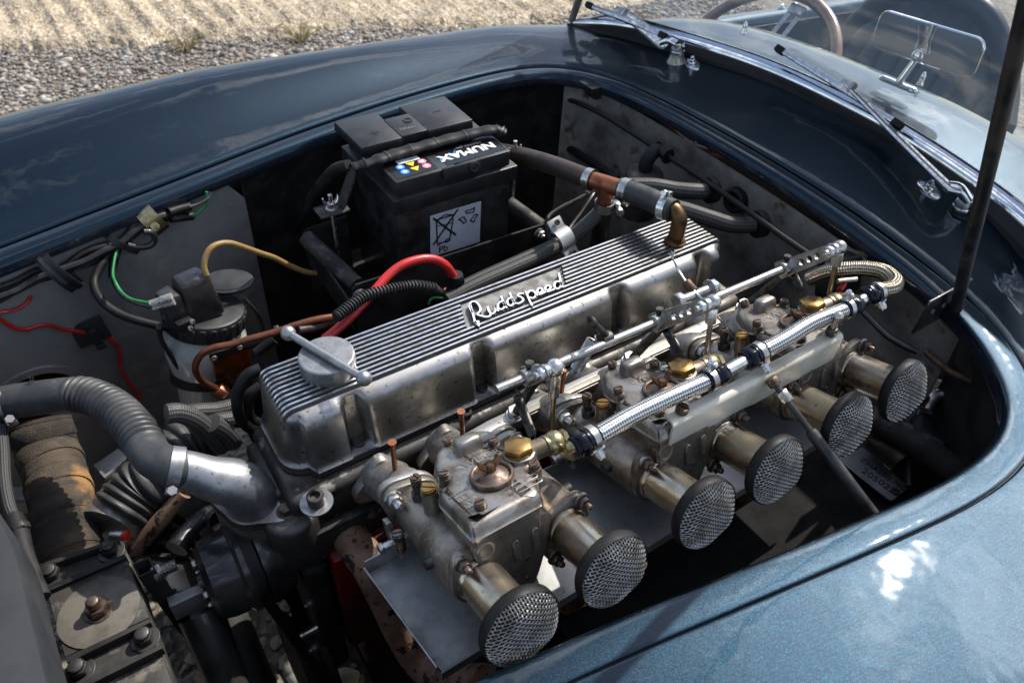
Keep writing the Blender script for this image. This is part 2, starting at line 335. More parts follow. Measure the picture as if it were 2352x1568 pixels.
mat('tan_tube', (0.34, 0.22, 0.085), 0.35, 0, c2=(0.30, 0.17, 0.05), scale=120, trans=.25)
mat('bottle_plastic', (0.74, 0.77, 0.72), 0.07, 0, trans=.38, ior=1.25, coat=.5, c2=(.62, .65, .60), scale=20, rvar=.04)
mat('washer_fluid', (0.86, 0.90, 0.80), 0.2, 0, trans=.15, ior=1.33, c2=(.66, .70, .60), scale=18)
mat('exhaust_pipe', (0.27, 0.165, 0.11), 0.62, 0.25, c2=(0.19, 0.10, 0.058), scale=40, c3=(0.035, 0.022, 0.018), s3=75, lo3=.56, hi3=.59, bump=.3, bscale=200, bdist=.0008)
mat('heat_wrap', (0.085, 0.062, 0.042), 0.92, 0, c2=(0.030, 0.025, 0.021), scale=20, lo=.40, hi=.6, c3=(0.30, 0.165, 0.06), s3=11, lo3=.52, hi3=.62, bump=.9, bscale=520, bdist=.002)
mat('dusty_black', (0.050, 0.046, 0.040), 0.66, 0.1, c2=(0.022, 0.021, 0.020), scale=26, rvar=.15, c3=(0.20, 0.175, 0.14), s3=40, lo3=.56, hi3=.74, bump=.4, bscale=350, bdist=.0009)
mat('alu_bracket', (0.66, 0.61, 0.50), 0.42, 0.25, c2=(0.46, 0.41, 0.31), scale=18, c3=(0.22, 0.18, 0.12), s3=90, lo3=.66, hi3=.76)
mat('dusty_tan', (0.13, 0.115, 0.092), 0.75, 0.1, c2=(0.07, 0.064, 0.055), scale=30, bump=.3, bscale=350, bdist=.0008)
mat('soot_shade_black', (0.012, 0.012, 0.012), 0.9, 0, spec=.08, c2=(0.022, 0.021, 0.020), scale=30, c3=(.06, .056, .052), s3=35, lo3=.66, hi3=.82)  # sooty black, dulled and darkened to stand in for shade on the panel
mat('wood', (0.21, 0.085, 0.032), 0.25, 0, coat=1, c2=(0.13, 0.046, 0.018), scale=35, stretch=(1, 3, 3))
mat('leather', (0.022, 0.023, 0.028), 0.42, 0, c2=(0.035, 0.036, 0.04), scale=12, bump=.25, bscale=300, bdist=.0008)
mat('cockpit_black', (0.012, 0.012, 0.014), 0.5, 0, c2=(.02, .02, .024), scale=9)
mat('stay_black', (0.018, 0.018, 0.02), 0.32, 0.2, c2=(0.05, 0.045, 0.04), scale=35, rvar=.25)
mat('letter_alu', (0.90, 0.90, 0.90), 0.30, 1.0, c2=(.78, .78, .77), scale=80)
mat('plaque_alu', (0.22, 0.215, 0.205), 0.60, .8, c2=(0.14, 0.135, 0.125), scale=70, c3=(0.16, .15, .14), s3=260, lo3=.66, hi3=.72, bump=.3, bscale=800, bdist=.0004)
def weave(name, c1, c2, pu, nv, metal, rough, height=0.0006):
    """braided sleeve: two families of strands wound left and right over a tube (UV: metres along, turns round)"""
    M = bpy.data.materials.new(name); M.use_nodes = True; nt = M.node_tree; L = nt.links.new; b = nt.nodes['Principled BSDF']
    uv = N(nt, 'ShaderNodeUVMap'); sp = N(nt, 'ShaderNodeSeparateXYZ'); L(uv.outputs[0], sp.inputs[0])
    u = N(nt, 'ShaderNodeMath', _operation='MULTIPLY'); u.inputs[1].default_value = 1 / pu; L(sp.outputs[0], u.inputs[0])
    v = N(nt, 'ShaderNodeMath', _operation='MULTIPLY'); v.inputs[1].default_value = nv; L(sp.outputs[1], v.inputs[0])
    hs = []
    for op in ('ADD', 'SUBTRACT'):
        a = N(nt, 'ShaderNodeMath', _operation=op); L(u.outputs[0], a.inputs[0]); L(v.outputs[0], a.inputs[1])
        k = N(nt, 'ShaderNodeMath', _operation='MULTIPLY'); k.inputs[1].default_value = 2 * pi; L(a.outputs[0], k.inputs[0])
        s = N(nt, 'ShaderNodeMath', _operation='SINE'); L(k.outputs[0], s.inputs[0]); hs.append(s.outputs[0])
    pr = N(nt, 'ShaderNodeMath', _operation='MULTIPLY'); L(hs[0], pr.inputs[0]); L(hs[1], pr.inputs[1])
    mr = N(nt, 'ShaderNodeMapRange'); mr.inputs[1].default_value = -.6; mr.inputs[2].default_value = .5; L(pr.outputs[0], mr.inputs[0])
    mx = N(nt, 'ShaderNodeMix', _data_type='RGBA'); L(mr.outputs[0], mx.inputs[0]); mx.inputs[6].default_value = (*c1, 1); mx.inputs[7].default_value = (*c2, 1)
    L(mx.outputs[2], b.inputs['Base Color']); b.inputs['Metallic'].default_value = metal; b.inputs['Roughness'].default_value = rough
    bp = N(nt, 'ShaderNodeBump', Strength=0.9, Distance=height); L(mr.outputs[0], bp.inputs['Height']); L(bp.outputs[0], b.inputs['Normal'])
    MT[name] = M
weave('braid_steel', (0.15, 0.145, 0.14), (0.80, 0.80, 0.79), 0.0052, 7, 1.0, 0.24)
weave('braid_bronze', (0.10, 0.085, 0.065), (0.52, 0.46, 0.36), 0.0045, 7, 1.0, 0.28)
weave('braid_fabric', (0.014, 0.014, 0.014), (0.062, 0.058, 0.052), 0.0045, 7, 0.0, 0.5)
weave('loom_fabric', (0.010, 0.011, 0.010), (0.055, 0.055, 0.035), 0.003, 4, 0.0, 0.6)
def glassmat(name, tint, rough=0.0):
    M = bpy.data.materials.new(name); M.use_nodes = True; nt = M.node_tree; L = nt.links.new; nt.nodes.clear()
    g = N(nt, 'ShaderNodeBsdfGlossy', Roughness=rough); t = N(nt, 'ShaderNodeBsdfTransparent'); t.inputs[0].default_value = (*tint, 1)
    fr = N(nt, 'ShaderNodeFresnel', IOR=1.5); mx = N(nt, 'ShaderNodeMixShader'); L(fr.outputs[0], mx.inputs[0]); L(t.outputs[0], mx.inputs[1]); L(g.outputs[0], mx.inputs[2])
    df = N(nt, 'ShaderNodeBsdfDiffuse'); df.inputs[0].default_value = (.8, .82, .85, 1); m2 = N(nt, 'ShaderNodeMixShader'); m2.inputs[0].default_value = .016; L(mx.outputs[0], m2.inputs[1]); L(df.outputs[0], m2.inputs[2])   # film of dust
    o = N(nt, 'ShaderNodeOutputMaterial'); L(m2.outputs[0], o.inputs[0]); MT[name] = M
glassmat('glass', (0.97, 0.985, 0.98))
# ================================================================ ground
import numpy as np
GZ = -0.70
def groundmat(name, cols, scale, bump, speck, patch):
    M = bpy.data.materials.new(name); M.use_nodes = True; nt = M.node_tree; L = nt.links.new; b = nt.nodes['Principled BSDF']; b.inputs['Roughness'].default_value = .9
    geo = N(nt, 'ShaderNodeNewGeometry'); vo = N(nt, 'ShaderNodeTexVoronoi', Scale=scale); L(geo.outputs['Position'], vo.inputs['Vector'])
    sp = N(nt, 'ShaderNodeSeparateColor'); L(vo.outputs['Color'], sp.inputs[0])
    cr = N(nt, 'ShaderNodeValToRGB'); cr.color_ramp.interpolation = 'LINEAR'; e = cr.color_ramp.elements
    while len(e) < len(cols): e.new(.5)
    for i, c in enumerate(cols): e[i].position = i / (len(cols) - 1); e[i].color = (*c, 1)
    L(sp.outputs[0], cr.inputs[0])
    n = N(nt, 'ShaderNodeTexNoise', Scale=patch, Detail=8.0, Roughness=.65); L(geo.outputs['Position'], n.inputs['Vector'])
    mr = N(nt, 'ShaderNodeMapRange'); mr.inputs[1].default_value = .3; mr.inputs[2].default_value = .7; mr.inputs[3].default_value = 0.55; mr.inputs[4].default_value = 1.2; L(n.outputs[0], mr.inputs[0])
    ml = N(nt, 'ShaderNodeVectorMath', _operation='SCALE'); L(cr.outputs[0], ml.inputs[0]); L(mr.outputs[0], ml.inputs['Scale']); L(ml.outputs[0], b.inputs['Base Color'])
    if speck:
        n2 = N(nt, 'ShaderNodeTexNoise', Scale=85.0, Detail=9.0, Roughness=.75); L(geo.outputs['Position'], n2.inputs['Vector'])
        r2 = N(nt, 'ShaderNodeMapRange'); r2.inputs[1].default_value = .36; r2.inputs[2].default_value = .66; r2.inputs[3].default_value = .35; r2.inputs[4].default_value = 1.45; L(n2.outputs[0], r2.inputs[0])
        m2 = N(nt, 'ShaderNodeVectorMath', _operation='SCALE'); L(ml.outputs[0], m2.inputs[0]); L(r2.outputs[0], m2.inputs['Scale']); L(m2.outputs[0], b.inputs['Base Color'])
    bp = N(nt, 'ShaderNodeBump', Strength=bump, Distance=.012); L(vo.outputs['Distance'], bp.inputs['Height']); L(bp.outputs[0], b.inputs['Normal']); MT[name] = M
groundmat('gravel_dirt', [(0.16, .13, .10), (.24, .20, .155), (.11, .095, .08), (.30, .265, .22)], 70, .6, 0, 5)
groundmat('concrete', [(.42, .34, .235), (.50, .405, .28), (.33, .255, .165), (.56, .465, .335), (.46, .375, .265), (.24, .185, .125), (.52, .43, .305), (.60, .52, .40), (.46, .30, .165)], 80, .6, 1, 6)
mb = MB(); S = 250
mb.grid([[(-S, -S, GZ), (S, -S, GZ)], [(-S, S, GZ), (S, S, GZ)]]); build('gravel_ground', mb, MT['gravel_dirt'], kind='structure')
# tamped concrete slab with ribs running away from the car and a broken front edge
edge = [(-30, 3.35)] + [(p.x, p.y) for p in (A(0, 122, z=GZ), A(120, 121, z=GZ), A(238, 119, z=GZ), A(310, 113, z=GZ), A(374, 99, z=GZ), A(480, 93, z=GZ), A(600, 84, z=GZ), A(800, 71, z=GZ), A(1000, 65, z=GZ), A(1280, 50, z=GZ))] + [(30, 1.6)]
rng = np.random.default_rng(3)
xs = np.concatenate([np.linspace(-14, -1.2, 30), np.arange(-1.18, 3.6, .012), np.linspace(3.65, 16, 30)])
rows = []
ph = np.cumsum(rng.normal(0, .25, len(xs)))
kn = np.sort(rng.choice(len(xs), len(xs) // 5, replace=False)); jag = np.interp(np.arange(len(xs)), kn, rng.normal(0, .020, len(kn))) + np.interp(np.arange(len(xs)), np.arange(0, len(xs), 23), rng.normal(0, .04, len(range(0, len(xs), 23)))); crumb = rng.uniform(.2, 1, (3, len(xs)))
ys = np.concatenate([[0, .014, .034, .06], np.arange(.08, 1.9, .03), np.linspace(2, 12, 12)])
nzz = rng.normal(0, .0034, (len(ys), len(xs)))
for j, dy in enumerate(ys):
    row = []
    for i, x in enumerate(xs):
        y0 = lerpl(edge, x) + jag[i] * max(0, 1 - dy * 4)
        rib = (0.0055 + .004 * sin(x * 3.1 + dy * 2.3)) * sin(2 * pi * x / .115 + ph[i] * .5 + dy * .6 + 1.2 * sin(dy * 3 + x)) + 0.0028 * sin(2 * pi * x / .047 + ph[i] + dy * 2)
        z = GZ + (0.030 if j > 2 else (0.0, 0.016, 0.028)[j] * crumb[j, i]) + (rib + nzz[j, i]) * min(1, dy * 8)
        row.append((x, y0 + dy, z))
    rows.append(row)
mb = MB(); mb.grid(rows); build('concrete_pavement', mb, MT['concrete'], kind='structure', ang=60)
# loose stones
def stones(name, spots, sizes, material):
    ico = bmesh.new(); bmesh.ops.create_icosphere(ico, subdivisions=1, radius=1); bv = np.array([v.co[:] for v in ico.verts]); bf = np.array([[v.index for v in f.verts] for f in ico.faces]); ico.free()
    n = len(spots); sc = sizes[:, None] * np.stack([rng.uniform(.8, 1.5, n), rng.uniform(.7, 1.2, n), rng.uniform(.4, .8, n)], 1)
    a = rng.uniform(0, 6.28, n); ca, sa = np.cos(a), np.sin(a)
    P = bv[None] * sc[:, None] * rng.uniform(.8, 1.2, (n, len(bv), 1))
    P = np.stack([P[..., 0] * ca[:, None] - P[..., 1] * sa[:, None], P[..., 0] * sa[:, None] + P[..., 1] * ca[:, None], P[..., 2]], -1) + spots[:, None]
    me = bpy.data.meshes.new(name); Fc = (bf[None] + (np.arange(n) * len(bv))[:, None, None]).reshape(-1, 3)
    me.vertices.add(n * len(bv)); me.vertices.foreach_set('co', P.reshape(-1)); me.loops.add(Fc.size); me.loops.foreach_set('vertex_index', Fc.reshape(-1))
    me.polygons.add(len(Fc)); me.polygons.foreach_set('loop_start', np.arange(0, Fc.size, 3)); me.update(calc_edges=True)
    at = me.attributes.new('tone', 'FLOAT', 'POINT'); at.data.foreach_set('value', np.repeat(rng.uniform(0, 1, n), len(bv)))
    o = bpy.data.objects.new(name, me); COL.objects.link(o); me.materials.append(material); return o
M = bpy.data.materials.new('pebbles'); M.use_nodes = True; nt = M.node_tree; b = nt.nodes['Principled BSDF']; b.inputs['Roughness'].default_value = .75
at_ = N(nt, 'ShaderNodeAttribute', _attribute_name='tone'); cr = N(nt, 'ShaderNodeValToRGB'); e = cr.color_ramp.elements
cl = [(.08, .07, .06), (.22, .19, .16), (.16, .135, .105), (.36, .33, .295), (.11, .10, .10), (.28, .24, .19), (.46, .43, .39), (.21, .125, .07), (.24, .23, .225)]
while len(e) < len(cl): e.new(.5)
for i, c in enumerate(cl): e[i].position = i / (len(cl) - 1); e[i].color = (*c, 1)
nt.links.new(at_.outputs['Fac'], cr.inputs[0]); nt.links.new(cr.outputs[0], b.inputs['Base Color']); MT['pebbles'] = M
n = 34000; X = rng.uniform(-1.3, 3.0, n); e0 = np.array([lerpl(edge, x) for x in X]); Y = e0 - np.abs(rng.normal(0, .75, n)) + .02
S1 = np.stack([X, Y, np.full(n, GZ + .004)], 1); sz = np.clip(rng.lognormal(-5.25, .45, n), .0025, .020)
n2 = 2600; S2 = np.stack([rng.uniform(-.7, .5, n2), rng.uniform(-.4, .7, n2), np.full(n2, GZ + .004)], 1); sz2 = np.clip(rng.lognormal(-4.8, .45, n2), .004, .03)
tag(stones('gravel', np.concatenate([S1, S2]), np.concatenate([sz, sz2]), MT['pebbles']), 'loose grey and tan pebbles strewn on the ground', 'gravel', kind='stuff')
mat('dry_grass', (.36, .29, .15), .8, 0, c2=(.24, .2, .09), scale=20)
for (px, py, lab) in ((432, 118, 'dry pale grass tuft at the concrete edge, larger and nearer of the two'), (690, 98, 'small dry grass tuft at the concrete edge nearer the windscreen')):
    c = A(px, py, z=GZ); mb = MB()
    for i in range(46):
        a = random.uniform(0, 2 * pi); l = random.uniform(.05, .13); d = V(cos(a), sin(a), 0)
        mb.tube([c + d * .008, c + d * l * .5 + V(0, 0, l * random.uniform(.3, .7)), c + d * l + V(0, 0, l * random.uniform(.05, .6))], [.0022, .0016, .0004], 4, False, 3)
    build('dry_grass_tuft', mb, MT['dry_grass'], label=lab, cat='grass tuft')

# ================================================================ car body
body = thing('car_body', (0.36, 0.365, GZ), 'metallic dark blue open sports car body around the uncovered engine bay', 'car')
RIM0 = [(-.62, .10), (-.40, .045), (-.22, .008), (-.058, -.014), (.066, -.033), (.167, -.051), (.328, -.079), (.425, -.092), (.500, -.090), (.557, -.070), (.600, -.032), (.637, .03), (.657, .10), (.669, .17), (.679, .27), (.684, .40), (.684, .53), (.681, .66), (.668, .745), (.64, .80), (.58, .836), (.479, .842), (.295, .824), (.112, .789), (-.035, .751), (-.183, .714), (-.40, .66), (-.62, .59)]
rim = spline([V(x, y, 0) for x, y in RIM0], 7)
for _ in range(6):
    rim = [rim[0]] + [(rim[i - 1] + rim[i] * 2 + rim[i + 1]) / 4 for i in range(1, len(rim) - 1)] + [rim[-1]]
def rnorm(i):
    t = (rim[min(i + 1, len(rim) - 1)] - rim[max(i - 1, 0)]).normalized(); return V(t.y, -t.x, 0)
rn = [rnorm(i) for i in range(len(rim))]
for _ in range(10): rn = [rn[0]] + [((rn[i - 1] + rn[i] * 2 + rn[i + 1])).normalized() for i in range(1, len(rn) - 1)] + [rn[-1]]
def scw(p): return sstep(.54, .66, p.x) * (1 if 0 < p.y < .76 else max(0, 1 - (0 - p.y if p.y <= 0 else p.y - .76) * 18))
sw = [scw(p) for p in rim]
for _ in range(14): sw = [sw[0]] + [(sw[i - 1] + sw[i] + sw[i + 1]) / 3 for i in range(1, len(sw) - 1)] + [sw[-1]]
WING = [(.0306, -.0085), (.0312, -.0035), (.034, -.0005), (.05, .003), (.075, .008), (.11, .018), (.15, .031), (.19, .042), (.23, .049), (.27, .050), (.30, .046), (.33, .034), (.36, .012), (.39, -.03), (.41, -.085), (.425, -.16), (.43, -.28), (.425, -.42)]
NEARW = [(.0306, -.0030), (.0310, -.0008), (.034, -.0004), (.05, .0005), (.11, .0036), (.19, .0085), (.25, .0105), (.30, .0080), (.33, .002), (.36, -.010), (.39, -.04), (.41, -.09), (.425, -.16), (.43, -.28), (.425, -.42)]
SCUT = [(.0306, -.0085), (.0312, -.0035), (.034, -.0005), (.05, .0025), (.075, .007), (.11, .014), (.15, .021), (.19, .0275), (.23, .0315), (.27, .034), (.30, .035), (.33, .028), (.36, .0), (.39, -.03), (.41, -.085), (.425, -.16), (.43, -.28), (.425, -.42)]
def rimz(p): return 0.012 * max(0, 1 - ((p.y - .365) / .42) ** 2) * sstep(.5, .68, p.x)
NP = len(rim)
def shell(i, k):
    p = rim[i]; n = rn[i]; d = WING[k][0]; wz = WING[k][1]
    sx = lerpl([(-.4, .96), (-.1, .82), (.1, .70), (.3, .56), (.5, .50), (.65, .54)], p.x); zx = lerpl([(.1, 1), (.35, .72), (.6, .35)] if p.y > .3 else [(.1, 1), (.35, 1.12), (.6, .9)], p.x)
    if wz > 0: wz *= zx
    nearw = sstep(.25, .05, p.y)
    wz = wz * (1 - nearw) + lerpl(NEARW, d) * nearw; sx = sx * (1 - nearw) + .92 * nearw
    z = wz * (1 - sw[i]) + SCUT[k][1] * sw[i]; sx = sx * (1 - sw[i]) + 1.2 * sw[i]
    if d > .04: d = .04 + (d - .04) * sx
    flat = sstep(.62, .9, p.x + n.x * d) * (1 - sw[i])      # wings flow down into the door tops behind the screen
    z -= (.05 if p.y < .365 else .02) * flat * (d > .06)
    z -= (.050 if p.y < .365 else .008) * sw[i] * ((p.y + n.y * d - .365) / .4) ** 2 * sstep(.05, .16, d)
    z += rimz(p) - 0.05 * sstep(-.1, -.7, p.x) * d / .3
    return V(p.x + n.x * d, p.y + n.y * d, z)
split = [i for i in range(NP) if sw[i] > .35]; i0, i1 = split[0], split[-1]
def shellpart(name, a, b, kmax=None):
    ks = range(len(WING) if kmax is None else kmax); mb = MB(); mb.grid([[shell(i, k) for k in ks] for i in range(a, b + 1)])
    o = build(name, mb, MT['paint_blue'], body, ang=80, weld=True)
    md = o.modifiers.new('sub', 'SUBSURF'); md.levels = 1; md.render_levels = 2; return o
shellpart('front_wing', 0, i0)['label'] = 'sunlit steel blue near front wing'
shellpart('scuttle_panel', i0, i1, 12)
shellpart('front_wing', i1, NP - 1)['label'] = 'shaded navy far front wing'
# rolled lip with the bonnet drain groove
LIP = [(.006, -.022), (-.001, -.021), (-.002, -.016), (-.001, -.008), (.002, -.002), (.006, .001), (.012, .002), (.018, .0022), (.0238, .0015), (.0262, -.002), (.0270, -.009), (.0297, -.009), (.0308, -.004)]
LIPN = [(.006, -.022), (-.001, -.021), (-.0015, -.014), (-.001, -.006), (.0006, -.001), (.003, .001), (.010, .002), (.018, .0030), (.0278, .0036), (.0294, .0030), (.0299, .0005), (.0302, .0005), (.0306, .0015)]
rows = []
for i in range(NP):
    wf = sstep(.0, .2, rim[i].y); rows.append([V(rim[i].x + rn[i].x * (d * wf + e * (1 - wf)), rim[i].y + rn[i].y * (d * wf + e * (1 - wf)), z * wf + q * (1 - wf) - .004 + rimz(rim[i])) for (d, z), (e, q) in zip(LIP, LIPN)])
def lip(name, ks, m):
    mb = MB(); mb.grid([[r[k] for k in ks] for r in rows]); o = build(name, mb, m, body, ang=80)
    md = o.modifiers.new('sub', 'SUBSURF'); md.levels = 1; md.render_levels = 2; return o
lip('bonnet_opening_lip', range(3, 10), MT['paint_blue']); lip('drain_channel', range(9, 13), MT['lip_paint']); lip('lip_flange', range(0, 4), MT['lip_paint'])
# inner panels hanging from the lip
def curtain(name, a, b, prof, m):
    mb = MB(); mb.grid([[V(rim[i].x + rn[i].x * d, rim[i].y + rn[i].y * d, z) for d, z in prof] for i in range(a, b + 1)]); return build(name, mb, m, body, ang=50, solid=.0016)
kf0 = next(i for i in range(NP) if rim[i].y > .03 and rim[i].x > .5); kf1 = next(i for i in range(kf0, NP) if rim[i].y > .80)
curtain('firewall', kf0, kf1, [(.008, -.026), (.012, -.06), (.012, -.10), (.012, -.22), (.012, -.40), (.012, -.58)], MT['fire_sheet'])
kx = next(i for i in range(kf1, NP) if rim[i].x < -.02)
curtain('inner_wing_rear', kf1, kx, [(.008, -.026), (.03, -.06), (.05, -.2), (.05, -.6)], MT['black_paint'])
ip = thing  # grey front inner panel with its round duct hole
gx0, gx1 = -.62, .035
def gy(x, z): return lerpl([(-.62, .61), (-.183, .726), (-.035, .761), (.10, .796)], x) + (-.05 - z) * .10
hc = A(78, 905, y=.735); HR = .058
mb = MB(); outer = []
nseg = 64; ringn = 10
def bnd(a):   # ray from hole centre to the panel's rectangle
    dx, dz = cos(a), sin(a); t = 9
    for lim, dd, c in ((gx0, dx, hc.x), (gx1, dx, hc.x), (-.52, dz, hc.z), (-.026, dz, hc.z)):
        if abs(dd) > 1e-6 and (lim - c) / dd > 0: t = min(t, (lim - c) / dd)
    return t
gr = []
for q in range(ringn + 1):
    row = []
    for k in range(nseg + 1):
        a = 2 * pi * k / nseg; r = HR + (bnd(a) - HR) * (q / ringn) ** 1.3; x = hc.x + r * cos(a); z = hc.z + r * sin(a); row.append(V(x, gy(x, z), z))
    gr.append(row)
mb.grid(gr); build('inner_wing_front', mb, MT['grey_sheet'], body, ang=50, solid=.0015, weld=True)
mb = MB()
gr = []
for (r, dy) in ((HR - .001, .03), (HR - .001, -.0035), (HR + .010, -.0045), (HR + .0105, -.001)):
    gr.append([V(hc.x + r * cos(2 * pi * k / 48), gy(hc.x + r * cos(2 * pi * k / 48), hc.z + r * sin(2 * pi * k / 48)) + dy, hc.z + r * sin(2 * pi * k / 48)) for k in range(49)])
mb.grid(gr); build('duct_ring', mb, MT['grey_sheet'], body, ang=40)
mb = MB(); e = [V(gx1, gy(gx1, z), z) for z in (-.026, -.2, -.36, -.52)]
mb.grid([e, [p + V(.012, .10, 0) for p in e]]); mb.grid([[V(-.62, .86, -.03), V(.05, .90, -.03)], [V(-.62, .86, -.6), V(.05, .90, -.6)]]); build('panel_return_backing', mb, MT['black_paint'], body, solid=.0015)  # second sheet is a black backing, added so the duct hole looks dark
# near side: black inner wing and footwell top with soot marks, floor shelf
kn0 = next(i for i in range(NP) if rim[i].x > -.25); kn1 = next(i for i in range(NP) if rim[i].x > .52)
curtain('inner_wing_near', 0, kf0, [(.008, -.026), (.02, -.07), (.03, -.3), (.03, -.62)], MT['black_paint'])
mb = MB(); P4 = [A(1500, 1440, z=-.19), A(2010, 1190, z=-.19), A(1900, 1060, z=-.205), A(1520, 1290, z=-.205)]
FL = -.205
mb.grid([[V(.10, -.12, FL), V(.36, -.13, FL), V(.575, -.13, FL)], [V(.10, .06, FL - .004), V(.36, .06, FL - .004), V(.575, .06, FL - .004)], [V(.10, .10, FL - .16), V(.36, .10, FL - .16), V(.575, .10, FL - .16)]])
build('footwell_panel', mb, MT['soot_shade_black'], body, solid=.002, ang=50)
mb = MB()
for y in (.11, .62): mb.tube([(-.6, y, -.48), (.8, y, -.48)], .038, 16)
mb.tube([(-.2, .11, -.50), (-.2, .62, -.50)], .03, 14); build('chassis_frame', mb, MT['black_paint'], body)
mb = MB(); mb.grid([[(-.05, -.1, -.60), (.9, -.1, -.60)], [(-.05, .9, -.60), (.9, .9, -.60)]]); build('undertray', mb, MT['black_paint'], body, solid=.002)
# bonnet catch bracket on the bulkhead
c = A(1362, 207, x=.665); mb = MB(); mb.box(c, (.016, .034, .022)); mb.box(c + V(-.004, .0, .012), (.03, .040, .003)); build('bonnet_catch', mb, MT['black_gloss'], body, bevel=.002)
for dd in (-.008, .008): capscrew(body, c + V(-.008, dd, .0), (-1, 0, 0), .0028, .002, MT['dark_steel'], 'catch_screw')
# slam panel at the front of the opening
mb = MB(); pa = spline([V(-.50, .655, -.03), V(-.43, .56, -.03), V(-.375, .465, -.03), V(-.339, .381, -.03), V(-.32, .306, -.03), V(-.316, .221, -.03), V(-.314, .149, -.03), V(-.315, .08, -.03), V(-.325, .02, -.03), V(-.345, -.01, -.03)], 4)
mb.grid([[p + V(-.055, 0, .012) for p in pa], [p + V(-.02, 0, .006) for p in pa], [p + V(-.006, 0, .002) for p in pa], pa, [p + V(.003, 0, -.006) for p in pa], [p + V(.002, 0, -.05) for p in pa]])
build('slam_panel', mb, MT['slam_grey'], body, ang=30, solid=.002)
mb = MB(); mb.grid([[p + V(a, (.33 - p.y) * c, b) for p in pa] for a, b, c in ((-.056, .012, 0), (-.10, .010, -.03), (-.18, -.005, -.08), (-.27, -.045, -.10), (-.34, -.11, -.08), (-.385, -.20, -.03), (-.395, -.32, .02), (-.37, -.44, .06))]); build('nose_panel', mb, MT['paint_blue'], body, ang=80, solid=.002)

# cockpit interior and far door
mb = MB(); mb.grid([[V(1.09, -.2, -.45), V(1.09, .96, -.45)], [V(2.3, -.2, -.45), V(2.3, .96, -.45)]]); mb.grid([[V(1.07, -.2, -.03), V(1.07, .96, -.06)], [V(1.09, -.2, -.45), V(1.09, .96, -.45)]])
build('cockpit_floor', mb, MT['cockpit_black'], body, solid=.004)
d0 = A(1420, 74, y=1.0); d1 = A(1975, -4, y=1.0); dd = (d1 - d0).normalized()
mb = MB(); a0 = d0 - dd * .02; a1 = d1 + dd * .5
prof = [(-.03, -.55), (-.03, -.03), (-.024, -.008), (-.008, .0), (.012, -.001), (.03, -.012), (.05, -.05), (.07, -.15), (.075, -.3), (.06, -.5)]
mb.grid([[p + V(0, a, b) for a, b in prof] for p in (a0, a0.lerp(a1, .3), a0.lerp(a1, .6), a1)])
dr = build('door', mb, MT['paint_blue'], body, ang=70)
mb = MB(); mb.grid([[p + V(0, a, b) for a, b in ((-.034, -.018), (-.036, -.5))] for p in (a0 + dd * .03, a1)]); build('door_trim', mb, MT['cockpit_black'], dr, solid=.003)
for k, s in enumerate((.10, .55, .60)):
    mb = MB(); mb.lathe([(.009, 0), (.009, .002), (.005, .006), (.0045, .009), (.002, .0105)], frame(a0 + dd * s + V(0, .004, .0), (0, 0, 1)), 14); build('tonneau_stud', mb, MT['chrome'], dr)
# cowl studs on the dash top
for q in ((1707, 78), (2112, 196)):
    c = A(*q, z=.047); mb = MB(); mb.lathe([(.006, 0), (.006, .003), (.0042, .006), (.0046, .014), (.0035, .018), (.0015, .022)], frame(c, (0, 0, 1)), 14); build('tonneau_stud', mb, MT['chrome'], body)

# windscreen
WB = [A(1305, 54, z=.010), A(1440, 62, z=.020), A(1559, 96, z=.028), A(1751, 158, z=.036), A(1943, 248, z=.0375), A(2090, 328, z=.037), A(2279, 456, z=.026), A(2380, 545, z=.017), A(2470, 640, z=.008)]
wb = spline(WB, 8)
for _ in range(12): wb = [wb[0]] + [(wb[i - 1] + wb[i] * 2 + wb[i + 1]) / 4 for i in range(1, len(wb) - 1)] + [wb[-1]]
ws = thing('windscreen', wb[len(wb) // 2], 'curved glass windscreen in a chrome frame across the scuttle', 'windscreen')
def wfr(i):
    t = (wb[min(i + 1, len(wb) - 1)] - wb[max(i - 1, 0)]).normalized(); return V(t.y, -t.x, 0).normalized() * -1   # rearward
def strip(name, prof, m, ang=60, solid=0):
    mb = MB(); rws = []
    for i, p in enumerate(wb):
        r = wfr(i); r = r if r.x > 0 else -r
        k_ = .25 + .75 * min(1, i / 5, (len(wb) - 1 - i) / 5); rws.append([p + r * a * k_ + V(0, 0, b * (k_ if name != 'windscreen_glass' else 1)) for a, b in prof])
    mb.grid(rws); return build(name, mb, m, ws, ang=ang, solid=solid)
strip('chrome_frame', [(-.0085, .001), (-.0088, .005), (-.006, .0115), (-.001, .0155), (.006, .019), (.008, .017), (.008, .004)], MT['chrome'], 45)
strip('rubber_seal', [(-.029, -.014), (-.027, -.0035), (-.022, .0005), (-.015, .003), (-.0087, .004), (-.0087, -.004)], MT['rubber'], 40)
strip('rear_seal', [(.0082, .012), (.012, .010), (.017, .003), (.02, -.01)], MT['rubber'], 40)
strip('windscreen_glass', [(.005, .018), (.028, .09), (.052, .16), (.085, .25), (.125, .345)], MT['glass'], 80, solid=.003)
mb = MB(); pp = wb[0]; mb.tube([pp + V(.0, .0, -.02), pp + V(.024, -.004, .06), pp + V(.056, -.010, .15), pp + V(.13, -.02, .35)], .0085, 12, True, 5, flat=.7); build('frame_pillar', mb, MT['black_gloss'], ws)
mb = MB(); pp = wb[-1]; mb.tube([pp + V(.0, .0, -.02), pp + V(.024, .004, .06), pp + V(.056, .010, .15), pp + V(.13, .02, .35)], .0075, 12, True, 5, flat=.7); build('frame_pillar', mb, MT['black_gloss'], ws)
mb = MB(); mb.tube([p + V(.128, (.365 - p.y) * .04, .352) for p in wb], .005, 10, True); build('frame_top', mb, MT['chrome'], ws)

